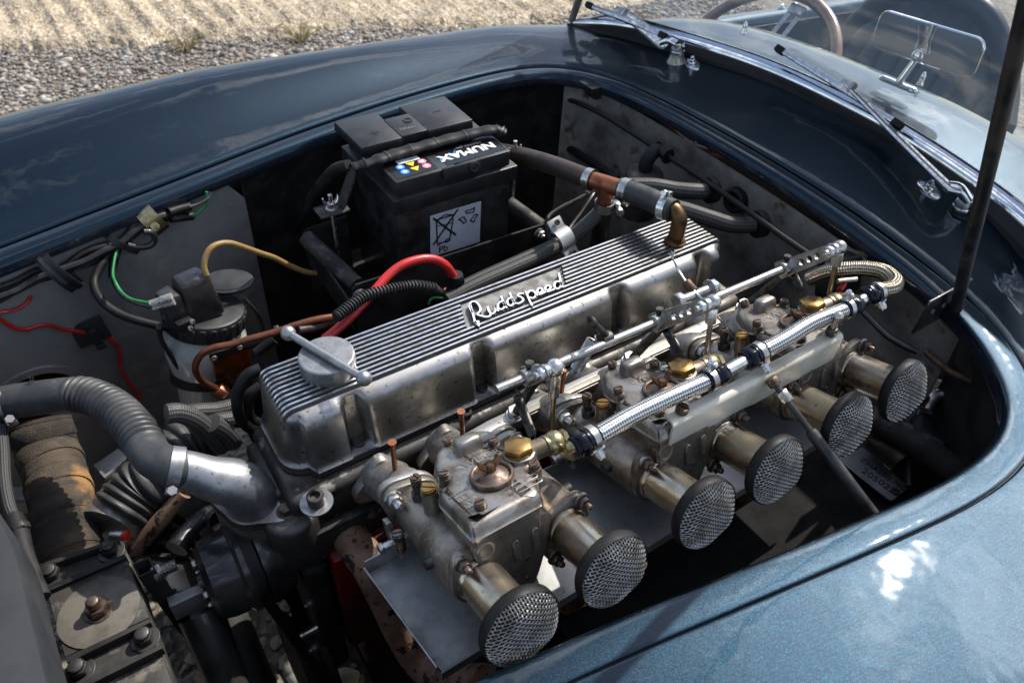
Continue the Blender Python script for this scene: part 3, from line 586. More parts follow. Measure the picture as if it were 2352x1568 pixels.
# wipers
def wiper(label, base, knee, mid, clip, b0, b1, cone):
    w = thing('windscreen_wiper', base, label, 'wiper', 'windscreen wipers on the scuttle')
    up = V(-.12, 0, 1).normalized(); M = frame(base, up)
    mb = MB(); mb.lathe([(.019, -.006), (.0185, .002), (.013, .014 if cone else .006), (.0125, .020 if cone else .009)], M, 24); build('spindle_boss', mb, MT['rubber' if not cone else 'steel'], w)
    hz = .020 if cone else .009
    mb = MB(); mb.prism(hexpoly(.0135), hz, hz + .006, M); build('spindle_nut', mb, MT['chrome'], w, bevel=.001)
    mb = MB(); top = base + up * (hz + .020); mb.tube([base + up * (hz + .004), base + up * (hz + .013), top], [.0115, .012, .010], 18)
    mb.tube([top - up * .003, top.lerp(knee, .5) + V(0, 0, .004), knee], [.0125, .0115, .010], 16, True, 4, flat=.62); build('arm_head', mb, MT['chrome'], w, ang=50)
    mb = MB(); mb.tube([top.lerp(knee, .8), knee, mid, clip], [.0105, .0115, .0100, .0075], 12, True, 5, flat=.4, up=(-.55, -.1, .8)); build('arm', mb, MT['bright_zinc'], w, ang=50)
    d = (b1 - b0).normalized(); upb = V(-.75, -.1, .65); upb = (upb - d * upb.dot(d)).normalized()
    Mb = Matrix((d, upb.cross(d), upb)).transposed().to_4x4(); Mb.translation = b0; l = (b1 - b0).length
    mb = MB(); mb.box((l / 2, 0, -.0035), (l, .0035, .010), Mb); build('blade_rubber', mb, MT['rubber'], w)
    mb = MB(); mb.box((l / 2, 0, .004), (l * .93, .0075, .005), Mb); mb.box((l * .52, 0, .0085), (l * .5, .009, .005), Mb); build('blade_spine', mb, MT['bright_zinc'], w, bevel=.001)
    for x in (.0, l):
        mb = MB(); mb.box((x, 0, .002), (.018, .011, .012), Mb); build('blade_tip', mb, MT['rubber'], w, bevel=.002)
    cl = clip; mb = MB(); mb.box((0, 0, 0), (.022, .012, .010), Matrix.Translation(cl) @ Mb.to_3x3().to_4x4()); mb.box((.012, 0, .003), (.006, .016, .012), Matrix.Translation(cl) @ Mb.to_3x3().to_4x4()); build('blade_clip', mb, MT['steel'], w, bevel=.0015)
wiper('chrome wiper parked across the near half of the windscreen', A(2203, 492, z=.012), A(2178, 428, x=.800), A(2060, 313, x=.84), A(1945, 196, x=.876), A(1793, 117, x=.886), A(2062, 287, x=.868), False)
wiper('chrome wiper on a cone boss at the far end of the windscreen', A(1553, 146, z=.012), A(1520, 98, x=.806), A(1475, 62, x=.806), A(1425, 27, x=.80), A(1356, 15, x=.786), A(1524, 84, x=.812), True)
for q, lab in (((1590, 153), 'chrome washer jet on the scuttle beside the far wiper boss'), ((2131, 441), 'chrome washer jet on the scuttle beside the near wiper')):
    c = A(*q, z=.019 if q[0] > 2000 else .016); w = thing('washer_jet', c, lab, 'washer jet', 'washer jets on the scuttle'); M = frame(c, (-.25, 0, 1), (.3, 1, 0))
    mb = MB(); pl = [(.022 * cos(a) * (1 if abs(cos(a)) > .75 else .95), .011 * sin(a)) for a in [2 * pi * i / 24 for i in range(24)]]; mb.prism(pl, 0, .005, M); build('jet_base', mb, MT['chrome'], w, bevel=.0015)
    mb = MB(); mb.lathe([(.0075, .005), (.007, .009), (.005, .010), (.005, .014), (.0035, .015), (.0035, .019), (.001, .0205)], M, 16); build('nozzle', mb, MT['chrome'], w)
    for sx in (-.014, .014): slotscrew(w, M @ V(sx, 0, .0045), M.to_3x3() @ V(0, 0, 1), .0035, .0014, MT['chrome'], 'screw')

# mirror on the dash
cs = [A(2034, 22, x=1.005), A(2262, 96, x=1.005), A(2236, 180, x=1.005), A(1998, 106, x=1.005)]
mc = sum(cs, Vector()) / 4; ex = ((cs[1] + cs[2]) - (cs[0] + cs[3])).normalized(); nn = V(-1, 0, .0); ez = nn.cross(ex).normalized(); ez = ez if ez.z > 0 else -ez
wd = ((cs[1] + cs[2]) - (cs[0] + cs[3])).length / 4; ht = ((cs[0] + cs[1]) - (cs[2] + cs[3])).length / 4
Mm = Matrix((ex, ez, nn)).transposed().to_4x4(); Mm.translation = mc
mir = thing('rear_view_mirror', A(2063, 195, x=1.000), 'chrome rimmed rear view mirror seen from behind through the windscreen', 'mirror')
def rrect(w, h, r, n=6): return [(sx * (w - r) + r * cos(a), sy * (h - r) + r * sin(a)) for sx, sy, a0 in ((1, 1, 0), (-1, 1, pi / 2), (-1, -1, pi), (1, -1, 1.5 * pi)) for a in [a0 + pi / 2 * i / n for i in range(n + 1)]]
mb = MB(); mb.prism(rrect(wd, ht, .014), -.004, .004, Mm); mat('mirror_back', (.10, .105, .115), .35, .3); build('mirror_back', mb, MT['mirror_back'], mir, bevel=.002)
mb = MB(); pr = [Mm @ V(x, y, 0) for x, y in rrect(wd, ht, .014)]; mb.tube(pr + [pr[0]], .0026, 8, False); build('mirror_rim', mb, MT['chrome'], mir)
j = A(2110, 128, x=0.995); bs = A(2063, 192, x=0.985)
mb = MB(); mb.tube([bs, j], [.006, .0045], 12); mb.ball(j, .011); build('stem', mb, MT['chrome'], mir)
mb = MB(); mb.tube([j + V(.004, 0, .004), A(2122, 95, x=0.998), A(2130, 58, x=1.000)], [.014, .011, .016], 12, True, 4, flat=.35); build('clip_bracket', mb, MT['chrome'], mir)
mb = MB(); b0, b1 = A(2030, 180, x=0.990), A(2096, 207, x=0.990); mb.tube([b0, b1], .008, 14, True, 0, flat=.6); mb.ball(b0, .008, 12, (1, 1, .6)); mb.ball(b1, .008, 12, (1, 1, .6)); build('foot', mb, MT['chrome'], mir)

# steering wheel
wc = V(1.15, .83, -.11); wn = V(-cos(.75), 0, sin(.75)); Mw = frame(wc, wn, (0, 1, 0))
mb = MB(); R_ = .19; mb.tube([Mw @ V(R_ * cos(a), R_ * sin(a), 0) for a in [2 * pi * i / 48 for i in range(49)]], .0125, 14, False); sw_ = build('steering_wheel', mb, MT['wood'], body); sw_['label'] = 'wood rimmed steering wheel behind the glass'
for a in (pi * 1.5, pi * .83, pi * .17):
    Mq = Mw @ Matrix.Rotation(a, 4, 'Z'); mb = MB()
    for y0, y1 in ((-.019, -.008), (.008, .019)): mb.box((.10, (y0 + y1) / 2, -.012), (.15, y1 - y0, .003), Mq)
    mb.box((.165, 0, -.008), (.02, .038, .003), Mq); build('spoke', mb, MT['steel'], sw_, bevel=.0008)
mb = MB(); mb.lathe([(.035, -.02), (.035, -.008), (.02, -.002), (1e-5, .0)], Mw, 24); build('hub', mb, MT['black_gloss'], sw_)
mb = MB(); mb.tube([Mw @ V(0, 0, -.02), Mw @ V(0, 0, -.4)], .02, 14); build('column', mb, MT['black_paint'], sw_)

# seat back with pleats
q = [A(1935, 120, x=1.55), A(1975, 27, x=1.55), A(2056, 2, x=1.55), A(2190, 10, x=1.55), A(2352, 57, x=1.55)]
y1s, y0s = q[0].y + .02, q[-1].y - .05; zt = max(p.z for p in q) + .01
seat = thing('seat', (1.55, (y0s + y1s) / 2, -.45), 'black pleated leather seat behind the windscreen', 'seat')
npl = 9; mb = MB()
rows = []
nn_ = 90
def seat_top(s): return zt - .20 * abs(2 * s - 1) ** 3.2
for s_i in range(nn_ + 1):
    s = s_i / nn_; y = y0s + (y1s - y0s) * s; edge_ = min(s, 1 - s)
    pl = abs(sin(pi * s * npl)) ** .5 * .024 * (1 if .09 < s < .91 else .2)
    rows.append([V(1.55 + .02 - (pl + .02 * min(1, edge_ * 12)) * (1 if h < .90 else .3) + (1 - h) * -.16 + .02 * max(0, h - .92) * 12, y, -.45 + (seat_top(s) + .45) * h) for h in (0, .3, .5, .7, .8, .86, .9, .94, .98, 1.0)])
mb.grid(rows); build('pleated_face', mb, MT['leather'], seat, ang=60)
mb = MB(); mb.tube([V(1.545, y0s + (y1s - y0s) * s, seat_top(s)) for s in [i / 40 for i in range(41)]], .022, 12); build('roll_edge', mb, MT['leather'], seat)
mb = MB(); mb.grid([[V(1.56, y0s + (y1s - y0s) * s, seat_top(s)) for s in [i / 20 for i in range(21)]], [V(1.64, y0s + (y1s - y0s) * s, seat_top(s) - .03) for s in [i / 20 for i in range(21)]], [V(1.66, y0s + (y1s - y0s) * s, -.45) for s in [i / 20 for i in range(21)]]]); build('seat_back', mb, MT['leather'], seat)

# bonnet prop
pf = A(2188, 742, y=.05); pt = A(2352, 40, y=.05); dr_ = (pt - pf).normalized(); pend = pt + dr_ * .22
pr_ = thing('bonnet_prop', pf, 'black steel bonnet prop rod rising from the bracket at the opening corner', 'prop rod')
mb = MB(); mb.tube([pf + dr_ * .03, pend], .0068, 16); build('rod', mb, MT['stay_black'], pr_)
mb = MB(); mb.tube([pf + dr_ * .035, pf + dr_ * .012, pf - dr_ * .006 + V(0, 0, 0)], [.0068, .0095, .0085], 16, True, 0, flat=.55); build('foot', mb, MT['stay_black'], pr_)
hexbolt(pr_, pf + V(-.002, -.007, 0), (0, -1, 0), .0065, .005, MT['dark_steel'], 'pivot_bolt', washer=.009)
bc = A(2150, 710, y=.062); mb = MB(); mb.box(bc + V(.012, .0, .0), (.085, .003, .05)); build('bracket', mb, MT['black_gloss'], pr_, bevel=.001)
for dx in (-.018, .004): capscrew(pr_, bc + V(dx, -.0025, .006), (0, -1, 0), .004, .003, MT['dark_steel'], 'bracket_screw')
# ================================================================ engine: cover, head, cooling
XF, XR, YN, YF = -.071, .536, .314, .389
def outline():
    pts = []; r = .013; n = 150
    for i in range(n + 1): pts.append((V(XF + r + (XR - XF - 2 * r) * i / n, YN, 0), V(0, -1, 0), 1))
    for c, a0 in (((XR - r, YN + r), -pi / 2), ((XR - r, YF - r), 0)):
        for k in range(1, 8): a = a0 + pi / 2 * k / 8; pts.append((V(c[0] + r * cos(a), c[1] + r * sin(a), 0), V(cos(a), sin(a), 0), 0))
        if a0 < 0: pts.append((V(XR, YN + r, 0), V(1, 0, 0), 0)); pts.append((V(XR, YF - r, 0), V(1, 0, 0), 0))
    for i in range(31): pts.append((V(XR - r - (XR - XF - 2 * r) * i / 30, YF, 0), V(0, 1, 0), 2))
    for c, a0 in (((XF + r, YF - r), pi / 2), ((XF + r, YN + r), pi)):
        for k in range(1, 8): a = a0 + pi / 2 * k / 8; pts.append((V(c[0] + r * cos(a), c[1] + r * sin(a), 0), V(cos(a), sin(a), 0), 0))
        if a0 < 3: pts.append((V(XF, YF - r, 0), V(-1, 0, 0), 0)); pts.append((V(XF, YN + r, 0), V(-1, 0, 0), 0))
    return pts
OUT = outline()
def bul(x): 
    b = 0
    for a, c in ((-.2, -.016), (.006, .141), (.163, .341), (.364, .484), (.505, .7)): b = max(b, sstep(a - .0035, a + .0035, x) * (1 - sstep(c - .0035, c + .0035, x)))
    return b
cov = thing('rocker_cover', (.23, .35, -.10), 'ribbed polished aluminium rocker cover with raised script lettering along the engine', 'engine cover')
rg = []
for z, o, B in ((-.0262, -.004, 0), (-.0270, -.001, 0), (-.029, .0005, .003), (-.032, .001, .009), (-.036, .001, .0125), (-.043, .0015, .0145), (-.058, .0025, .0165), (-.075, .0035, .0185), (-.089, .0045, .0195), (-.0935, .006, .020), (-.0955, .0095, .019)):
    rg.append([p + n * (o + (B * bul(p.x) if f == 1 else B * .8 if f == 2 else B * .35)) + V(0, 0, z) for p, n, f in OUT])
for z in (-.0962, -.1015): rg.append([p + n * (.026 if f else .016) + V(0, 0, z) for p, n, f in OUT])
mb = MB(); mb.rings(rg); build('cover_body', mb, MT['alu_cover'], cov, ang=50)
mb = MB(); mb.rings([[p + n * (.028 if f else .018) + V(0, 0, z) for p, n, f in OUT] for z in (-.1017, -.1045)]); build('gasket', mb, MT['rubber_brown'], cov)
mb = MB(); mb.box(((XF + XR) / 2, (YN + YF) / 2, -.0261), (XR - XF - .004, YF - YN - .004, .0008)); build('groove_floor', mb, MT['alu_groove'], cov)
NR = 11; pitch = (YF - YN - .008) / (NR - 1)
def machined_top(o, m):
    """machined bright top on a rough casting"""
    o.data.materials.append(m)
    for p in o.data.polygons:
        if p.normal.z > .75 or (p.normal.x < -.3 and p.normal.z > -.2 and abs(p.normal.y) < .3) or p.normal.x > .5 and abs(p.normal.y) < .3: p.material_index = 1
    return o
def rib(y, x0, x1, front, rear):
    pa = ([(XF - .0062, -.045), (XF - .0052, -.036), (XF - .003, -.0285), (XF + .0005, -.0238), (XF + .006, -.0217)] if front else [(x0, -.0215)]) + [(x, -.0214) for x in [max(x0, XF + .01) + (min(x1, XR - .01) - max(x0, XF + .01)) * i / 12 for i in range(13)]] + ([(XR - .004, -.0222), (XR + .001, -.027), (XR + .002, -.034)] if rear else [(x1, -.0215)])
    rings = []
    for i, (x, z) in enumerate(pa):
        a = pa[max(i - 1, 0)]; b = pa[min(i + 1, len(pa) - 1)]; t = V(b[0] - a[0], 0, b[1] - a[1]).normalized(); nn = V(-t.z, 0, t.x); c = V(x, y, z)
        rings.append([c + V(0, -.0020, 0) - nn * .006, c + V(0, -.0015, 0) - nn * .0005, c + V(0, -.00125, 0), c + V(0, .00125, 0), c + V(0, .0015, 0) - nn * .0005, c + V(0, .0020, 0) - nn * .006])
    mb = MB(); mb.rings(rings); return machined_top(build('rib', mb, MT['alu_groove'], cov, ang=35), MT['alu_rib'])
px0, px1 = .158, .304
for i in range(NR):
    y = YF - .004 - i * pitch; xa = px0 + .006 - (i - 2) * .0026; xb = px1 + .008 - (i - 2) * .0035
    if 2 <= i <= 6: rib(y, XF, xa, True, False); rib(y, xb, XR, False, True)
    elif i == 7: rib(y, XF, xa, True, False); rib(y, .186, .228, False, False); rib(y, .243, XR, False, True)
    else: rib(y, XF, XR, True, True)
mb = MB(); mb.box(((px0 + px1) / 2 - .003, YF - .004 - 4.6 * pitch, -.0253), (px1 - px0 + .005, pitch * 6.0, .0012)); build('nameplate', mb, MT['plaque_alu'], cov)
def LT(x, y, z=-.0185): return A(1016.1 + .16 * x, 583.3 + .16 * y, z=z)
def ribbon(mb, pts, w, z0, z1):
    rings = []
    for i, p in enumerate(pts):
        t = (pts[min(i + 1, len(pts) - 1)] - pts[max(i - 1, 0)]); t.z = 0; t.normalize(); s = V(-t.y, t.x, 0) * w / 2
        rings.append([V(p.x - s.x * 1.15, p.y - s.y * 1.15, z0), V(p.x - s.x, p.y - s.y, z1), V(p.x + s.x, p.y + s.y, z1), V(p.x + s.x * 1.15, p.y + s.y * 1.15, z0)])
    mb.rings(rings)
mb = MB()
for st in ([(400, 720), (430, 830), (470, 965), (495, 1000)], [(430, 840), (392, 755), (402, 700), (440, 676), (490, 690), (530, 738), (548, 790), (530, 828), (480, 860)], [(480, 855), (545, 880), (630, 898), (680, 885), (700, 852)],
           [(648, 750), (668, 812), (700, 850), (735, 845), (762, 805), (764, 742)], [(764, 742), (785, 800), (815, 808)],
           [(884, 690), (838, 680), (800, 718), (806, 770), (850, 790), (892, 752), (884, 690)], [(842, 602), (868, 665), (897, 740), (930, 768)], [(1008, 640), (958, 630), (934, 670), (946, 722), (992, 736), (1030, 692), (1008, 640)], [(966, 550), (990, 610), (1028, 690), (1068, 706)],
           [(1068, 706), (1112, 700), (1162, 660), (1132, 615), (1086, 600), (1100, 572), (1168, 560)], [(1195, 532), (1225, 600), (1255, 670), (1288, 738)], [(1215, 570), (1260, 525), (1322, 540), (1342, 590), (1300, 630), (1255, 620)],
           [(1335, 600), (1392, 560), (1437, 525), (1420, 490), (1385, 490), (1363, 530), (1385, 575), (1440, 560)], [(1440, 560), (1500, 525), (1552, 485), (1535, 450), (1500, 450), (1478, 490), (1500, 535), (1560, 520)], [(1560, 520), (1612, 500)],
           [(1694, 400), (1645, 388), (1608, 430), (1618, 480), (1665, 492), (1708, 442), (1694, 400)], [(1672, 272), (1688, 345), (1705, 430), (1728, 476)]):
    ribbon(mb, spline([LT(*q) for q in st], 5), .0023, -.0250, -.0185)
mb.prism([tuple(LT(*q)[:2]) for q in ((440, 962), (530, 952), (533, 1045))], -.0250, -.0185)
lo_ = build('script_lettering', mb, MT['plaque_alu'], cov, ang=40); lo_.data.materials.append(MT['letter_alu'])
for p in lo_.data.polygons:
    if p.normal.z > .75: p.material_index = 1
for x in (-.005, .152, .3525, .4945): slotscrew(cov, (x, YN - .011, -.0962), (0, 0, 1), .0075, .006, MT['dark_steel'], 'cover_screw', ang=x * 30)
# oil filler cap
oc = A(749, 812, z=0); oc.z = -.0215
cap = thing('oil_filler_cap', oc, 'round grey cast oil filler cap with a ball ended bar handle', 'filler cap')
mb = MB(); mb.lathe([(.0285, 0), (.0292, .002), (.0296, .017), (.0290, .0195), (.0275, .0205), (1e-5, .0212)], frame(oc, (0, 0, 1)), 48, True, False); build('cap_disc', mb, MT['alu_cap'], cap, ang=30)
h0, h1 = A(662, 765, z=.004), A(836, 869, z=.004); mb = MB()
mb.tube([h0, h1], .0042, 14); build('handle_bar', mb, MT['alu_cap'], cap)
for p in (h0, h1): mb = MB(); mb.ball(p, .0082, 20); build('handle_ball', mb, MT['alu_cap'], cap)
# brass breather elbow with copper tee and hoses
P0 = A(1550, 556, z=-.0215); e1 = A(1540, 482, z=.022)
el = thing('breather_elbow', P0, 'tarnished bronze breather elbow standing on the rear of the rocker cover', 'pipe elbow')
mb = MB(); mb.lathe([(.0145, 0), (.0145, .003), (.012, .0045), (.0115, .008)], frame(P0, (0, 0, 1)), 28); build('flange', mb, MT['bronze'], el)
mb = MB(); mb.tube([P0 + V(0, 0, .004), P0 + V(0, 0, .022), P0 + V(-.001, .001, .036), e1 + V(.004, -.004, .0), e1], .0105, 20, True, 6); build('elbow_pipe', mb, MT['bronze'], el)
t0, t1 = A(1438, 437, z=.012), A(1352, 411, z=.004); td = (t1 - t0).normalized()
mb = MB(); mb.tube([e1 + (e1 - t0).normalized() * .004, e1.lerp(t0, .4) + V(0, 0, .002), t0, t0 + td * .01], .0150, 20, True, 6); build('breather_hose', mb, MT['rubber_grey'], label='thick grey rubber breather hose between the bronze elbow and the copper tee', cat='hose')
tee = thing('copper_tee', t0.lerp(t1, .5), 'reddish copper pipe tee joining the breather hoses by the bulkhead', 'pipe tee')
mb = MB(); mb.tube([t0 - td * .008, t1 + td * .008], .0122, 20); build('tee_run', mb, MT['copper'], tee)
tb = A(1394, 425, z=.008); mb = MB(); mb.tube([tb, tb + V(0, 0, -.038)], .0105, 18); build('tee_branch', mb, MT['copper'], tee)
mb = MB(); mb.tube([t1, A(1270, 380, z=-.012), A(1190, 357, z=-.04), A(1120, 345, z=-.09)], .0142, 18, True, 6); build('breather_hose', mb, MT['rubber_brown'], label='smooth dark brown hose from the copper tee towards the battery', cat='hose')
mb = MB(); mb.tube([tb + V(0, 0, -.028), tb + V(.002, 0, -.10), tb + V(.004, .002, -.2)], .0128, 16, True, 4); build('branch_hose', mb, MT['rubber'], label='black hose dropping from the copper tee down behind the engine', cat='hose')
band_clamp(None, t1 + td * -.002, td, .0146, .011, MT['steel'], (.1, -.6, -1), label='worm drive hose clamp on the brown hose at the copper tee', cat='hose clamp', group='breather hose clamps')
band_clamp(None, t0, td, .0156, .011, MT['steel'], (.2, -.7, -1), label='worm drive hose clamp where the grey hose meets the copper tee', cat='hose clamp', group='breather hose clamps')
band_clamp(None, e1.lerp(t0, .12), td, .0156, .010, MT['bright_zinc'], (.3, .2, 1), label='bright hose clamp on the grey hose beside the bronze elbow', cat='hose clamp', group='breather hose clamps')
band_clamp(None, tb + V(.0005, 0, -.034), (0, 0, 1), .0132, .014, MT['steel'], (1, -.5, 0), label='wide hose clamp under the copper tee on the hanging black hose', cat='hose clamp', group='breather hose clamps')

# cylinder head and block
eng = thing('engine_block', (.23, .34, -.55), 'oil stained cylinder head above a dark red engine block', 'engine')
mb = MB(); mb.box((.235, .334, -.150), (.665, .128, .088)); build('cylinder_head', mb, MT['alu_head'], eng, bevel=.012, seg=4)
mb = MB(); mb.tube([V(-.097, .285, -.13), V(-.09, .285, -.20)], [.03, .036], 20, True, 3); mb.box((-.085, .345, -.155), (.05, .085, .07)); build('front_boss', mb, MT['alu_head'], eng, bevel=.008, seg=3)
mb = MB(); mb.box((.245, .335, -.30), (.64, .19, .21)); mb.box((.245, .335, -.46), (.60, .15, .12)); build('crankcase', mb, MT['red_engine'], eng, bevel=.008)
cs_ = A(728, 1156, z=-.106); mb = MB(); mb.lathe([(.0165, 0), (.017, .001), (.017, .003), (.0095, .003)], frame(cs_, (0, 0, 1)), 28); build('washer', mb, MT['steel'], eng)
capscrew(eng, cs_ + V(0, 0, .003), (0, 0, 1), .0092, .012, MT['dark_steel'], 'head_screw')
for x in (.12, .24, .44): capscrew(eng, (x, .292 - .008, -.106), (0, 0, 1), .007, .008, MT['dark_steel'], 'head_screw')
# thermostat housing and elbow
fc = A(572, 1128, y=.315); fx, fy = fc.x, fc.y; Z0 = -.140
th = thing('thermostat_housing', (fx, fy, -.22), 'grey cast thermostat housing with a swept aluminium outlet elbow', 'thermostat')
def egg(r, n=40, lug=.020):
    out = []
    for i in range(n):
        a = 2 * pi * i / n; rr = r + lug * (max(0, cos(a + .85)) ** 7 + max(0, cos(a + .85 - pi)) ** 7); out.append((rr * cos(a), rr * sin(a)))
    return out
mb = MB(); M_ = frame((fx, fy, 0), (0, 0, 1)); rgs = []
for z, s in ((-.235, .60), (-.225, .78), (-.205, .92), (-.175, 1.0), (-.150, 1.0), (Z0, 1.0)): rgs.append([M_ @ V(x * s, y * s, z) for x, y in egg(.0285)])
mb.rings(rgs); build('housing_body', mb, MT['alu_manifold'], th, ang=45)
mb = MB(); mb.prism(egg(.030), Z0 + .0005, Z0 + .0025, M_); build('gasket', mb, MT['rubber_brown'], th)
mb = MB(); mb.prism(egg(.0285), Z0 + .0028, Z0 + .0095, M_); build('elbow_flange', mb, MT['alu_cover'], th, bevel=.0015)
ee = A(398, 1072, y=.338); top = V(fx, fy, Z0)
hd = V(ee.x - fx, ee.y - fy, 0); hl = hd.length; hd.normalize()
def elbow_path():
    r = .034; out = [top + V(0, 0, .004), top + V(0, 0, .016)]
    c = top + hd * r + V(0, 0, .020)
    for i in range(9): a = pi - pi / 2 * i / 8 * .93; out.append(c + hd * (r * cos(a)) + V(0, 0, r * sin(a)))
    q = out[-1]
    for i in range(1, 7): out.append(q.lerp(ee, i / 6) + V(0, 0, .004 * sin(pi * i / 6)))
    out = spline(out[:1] + out[1::2] + [ee], 5)
    for _ in range(14): out = out[:3] + [(out[i - 1] + out[i] * 2 + out[i + 1]) / 4 for i in range(3, len(out) - 1)] + out[-1:]
    return out
mb = MB(); mb.tube(elbow_path(), [.0262, .0264, .0264, .0262, .0252, .0236, .0216, .0198, .0186, .0180], 32); build('outlet_elbow', mb, MT['alu_cap'], th, ang=60)
bp = frame((fx, fy, 0), (0, 0, 1)) @ V(.0395 * cos(-.85), .0395 * sin(-.85), Z0 + .0095)
hexbolt(th, bp, (0, 0, 1), .0078, .006, MT['screw_brown'], 'flange_bolt', washer=.0105)
bp2 = frame((fx, fy, 0), (0, 0, 1)) @ V(.0395 * cos(-.85 + pi), .0395 * sin(-.85 + pi), Z0 + .0095); hexbolt(th, bp2, (0, 0, 1), .0078, .006, MT['screw_brown'], 'flange_bolt', washer=.0105)
# corrugated top hose
hp = [ee.lerp(top, .14) + V(0, 0, .008), ee, A(352, 1050, z=-.058), A(313, 989, z=-.062), A(258, 934, z=-.068), A(184, 906, z=-.074), A(69, 916, z=-.08), A(5, 926, z=-.083), A(-80, 940, z=-.088)]
hs_ = spline(hp, 40); cum = [0]
for i in range(1, len(hs_)): cum.append(cum[-1] + (hs_[i] - hs_[i - 1]).length)
tot = cum[-1]; ns = 620; pts = []; rad = []
for i in range(ns + 1):
    s = tot * i / ns; k = next((j for j in range(1, len(cum)) if cum[j] >= s - 1e-9), len(cum) - 1); f = (s - cum[k - 1]) / max(1e-9, cum[k] - cum[k - 1]); pts.append(hs_[k - 1].lerp(hs_[k], f))
    rr = .0192
    w_ = sstep(.05, .06, s) * (1 - sstep(tot - .125, tot - .11, s)); rr += (.0038 * abs(sin(pi * s / .0085)) ** .8 - .0022) * w_; rad.append(rr)
mb = MB(); mb.tube(pts, rad, 32); 
hose = build('radiator_top_hose', mb, MT['rubber_grey'], label='thick grey corrugated radiator hose arching at the left', cat='hose', ang=80)
Mt = frame(A(66, 893, z=-.062), (0.05, -.55, .83), (1, -.2, 0)); mb = text('FLEX', .0095, Mt @ Matrix.Translation((.004, .004, 0)) @ Matrix.Rotation(-1.35, 4, 'Z'), .0003); build('moulded_lettering', mb, MT['rubber'], hose)
band_clamp(None, hp[1].lerp(hp[0], .25), (hp[0] - hp[1]), .0200, .0120, MT['alu_cap'], (-.35, -.9, -.55), label='wide steel clamp fixing the corrugated hose to the aluminium elbow', cat='hose clamp')
band_clamp(None, A(0, 926, z=-.083), (1, .2, 0), .0212, .012, MT['steel'], (-.1, -.9, -.5), label='steel clamp at the left end of the corrugated hose', cat='hose clamp')
# ================================================================ carburettors
TH = radians(17)
UU, VV, WW = V(1, 0, 0), V(0, cos(TH), -sin(TH)), V(0, sin(TH), cos(TH))
OC = V(.045, 0, 0)
MC = Matrix((UU, VV, WW)).transposed().to_4x4(); MC.translation = OC       # columns u (along engine), v (towards engine), w (up)
MCI = MC.inverted()
def lp(px, py, ax, val):
    d = MCI.to_3x3() @ ray(px, py); o = MCI @ CAM; i = 'uvw'.index(ax); return o + d * ((val - o[i]) / d[i])
def c7(x, y): return 752.6 + x * .4002, 940.8 + y * .4002
def c8(x, y): return 1223 + x * .4002, 517.4 + y * .4002
def W(u, v, w): return MC @ V(u, v, w)
MW = lambda u, v, w: MC @ Matrix.Translation((u, v, w))                       # local frame, z = up
MV = lambda u, v, w: MC @ Matrix.Translation((u, v, w)) @ Matrix.Rotation(pi / 2, 4, 'X')   # z = outward (-v), y = up
def inset(poly, d):
    n = len(poly); out = []
    ar = sum(poly[i][0] * poly[(i + 1) % n][1] - poly[(i + 1) % n][0] * poly[i][1] for i in range(n)); sg = 1 if ar > 0 else -1
    for i in range(n):
        a, b, c = V(*poly[i - 1], 0), V(*poly[i], 0), V(*poly[(i + 1) % n], 0); t1 = (b - a).normalized(); t2 = (c - b).normalized()
        nn = V(-(t1.y + t2.y), t1.x + t2.x, 0).normalized() * sg; k = 1 / max(.55, nn.dot(V(-t1.y, t1.x, 0) * sg)); out.append((b.x + nn.x * d * k, b.y + nn.y * d * k))
    return out
def smoothpoly(poly, n=4):
    P = [V(*p, 0) for p in poly]; m = len(P); out = []
    for i in range(m):
        a, b, c, d = P[i - 1], P[i], P[(i + 1) % m], P[(i + 2) % m]
        for k in range(n):
            t = k / n; q = 0.5 * ((2 * b) + (c - a) * t + (2 * a - 5 * b + 4 * c - d) * t * t + (3 * b - a - 3 * c + d) * t ** 3); out.append((q.x, q.y))
    return out
# woven wire screen, shared by all trumpets
def screen(r=.0334, pitch_=.0026, wire=.00050, dome=.0095):
    mb = MB(); k = int(r / pitch_)
    def hgt(x, y): q = min(1, (x * x + y * y) / (r * r)); return dome * (1 - q ** 2.0)
    for fam in (0, 1):
        for i in range(-k, k + 1):
            a = i * pitch_; h = sqrt(max(0, r * r - a * a))
            if h < .003: continue
            n = max(4, int(2 * h / (pitch_ * .5))); pts = []
            for j in range(n + 1):
                b = -h + 2 * h * j / n; ph = pi * (b / pitch_ + .5) ; z = wire * .9 * cos(ph - pi / 2) * (1 if (i + fam) % 2 else -1); x, y = (b, a) if fam == 0 else (a, b)
                ca, sa = cos(.12), sin(.12); wob = .0009 * sin(x * 160 + y * 90); pts.append(V(x * ca - y * sa, x * sa + y * ca, hgt(x, y) + z + wob))
            mb.tube(pts, wire, 5, False)
    return mb
mat('screen_wire', (.38, .36, .335), .25, 1.0, c2=(.19, .165, .14), scale=60, rvar=.15)
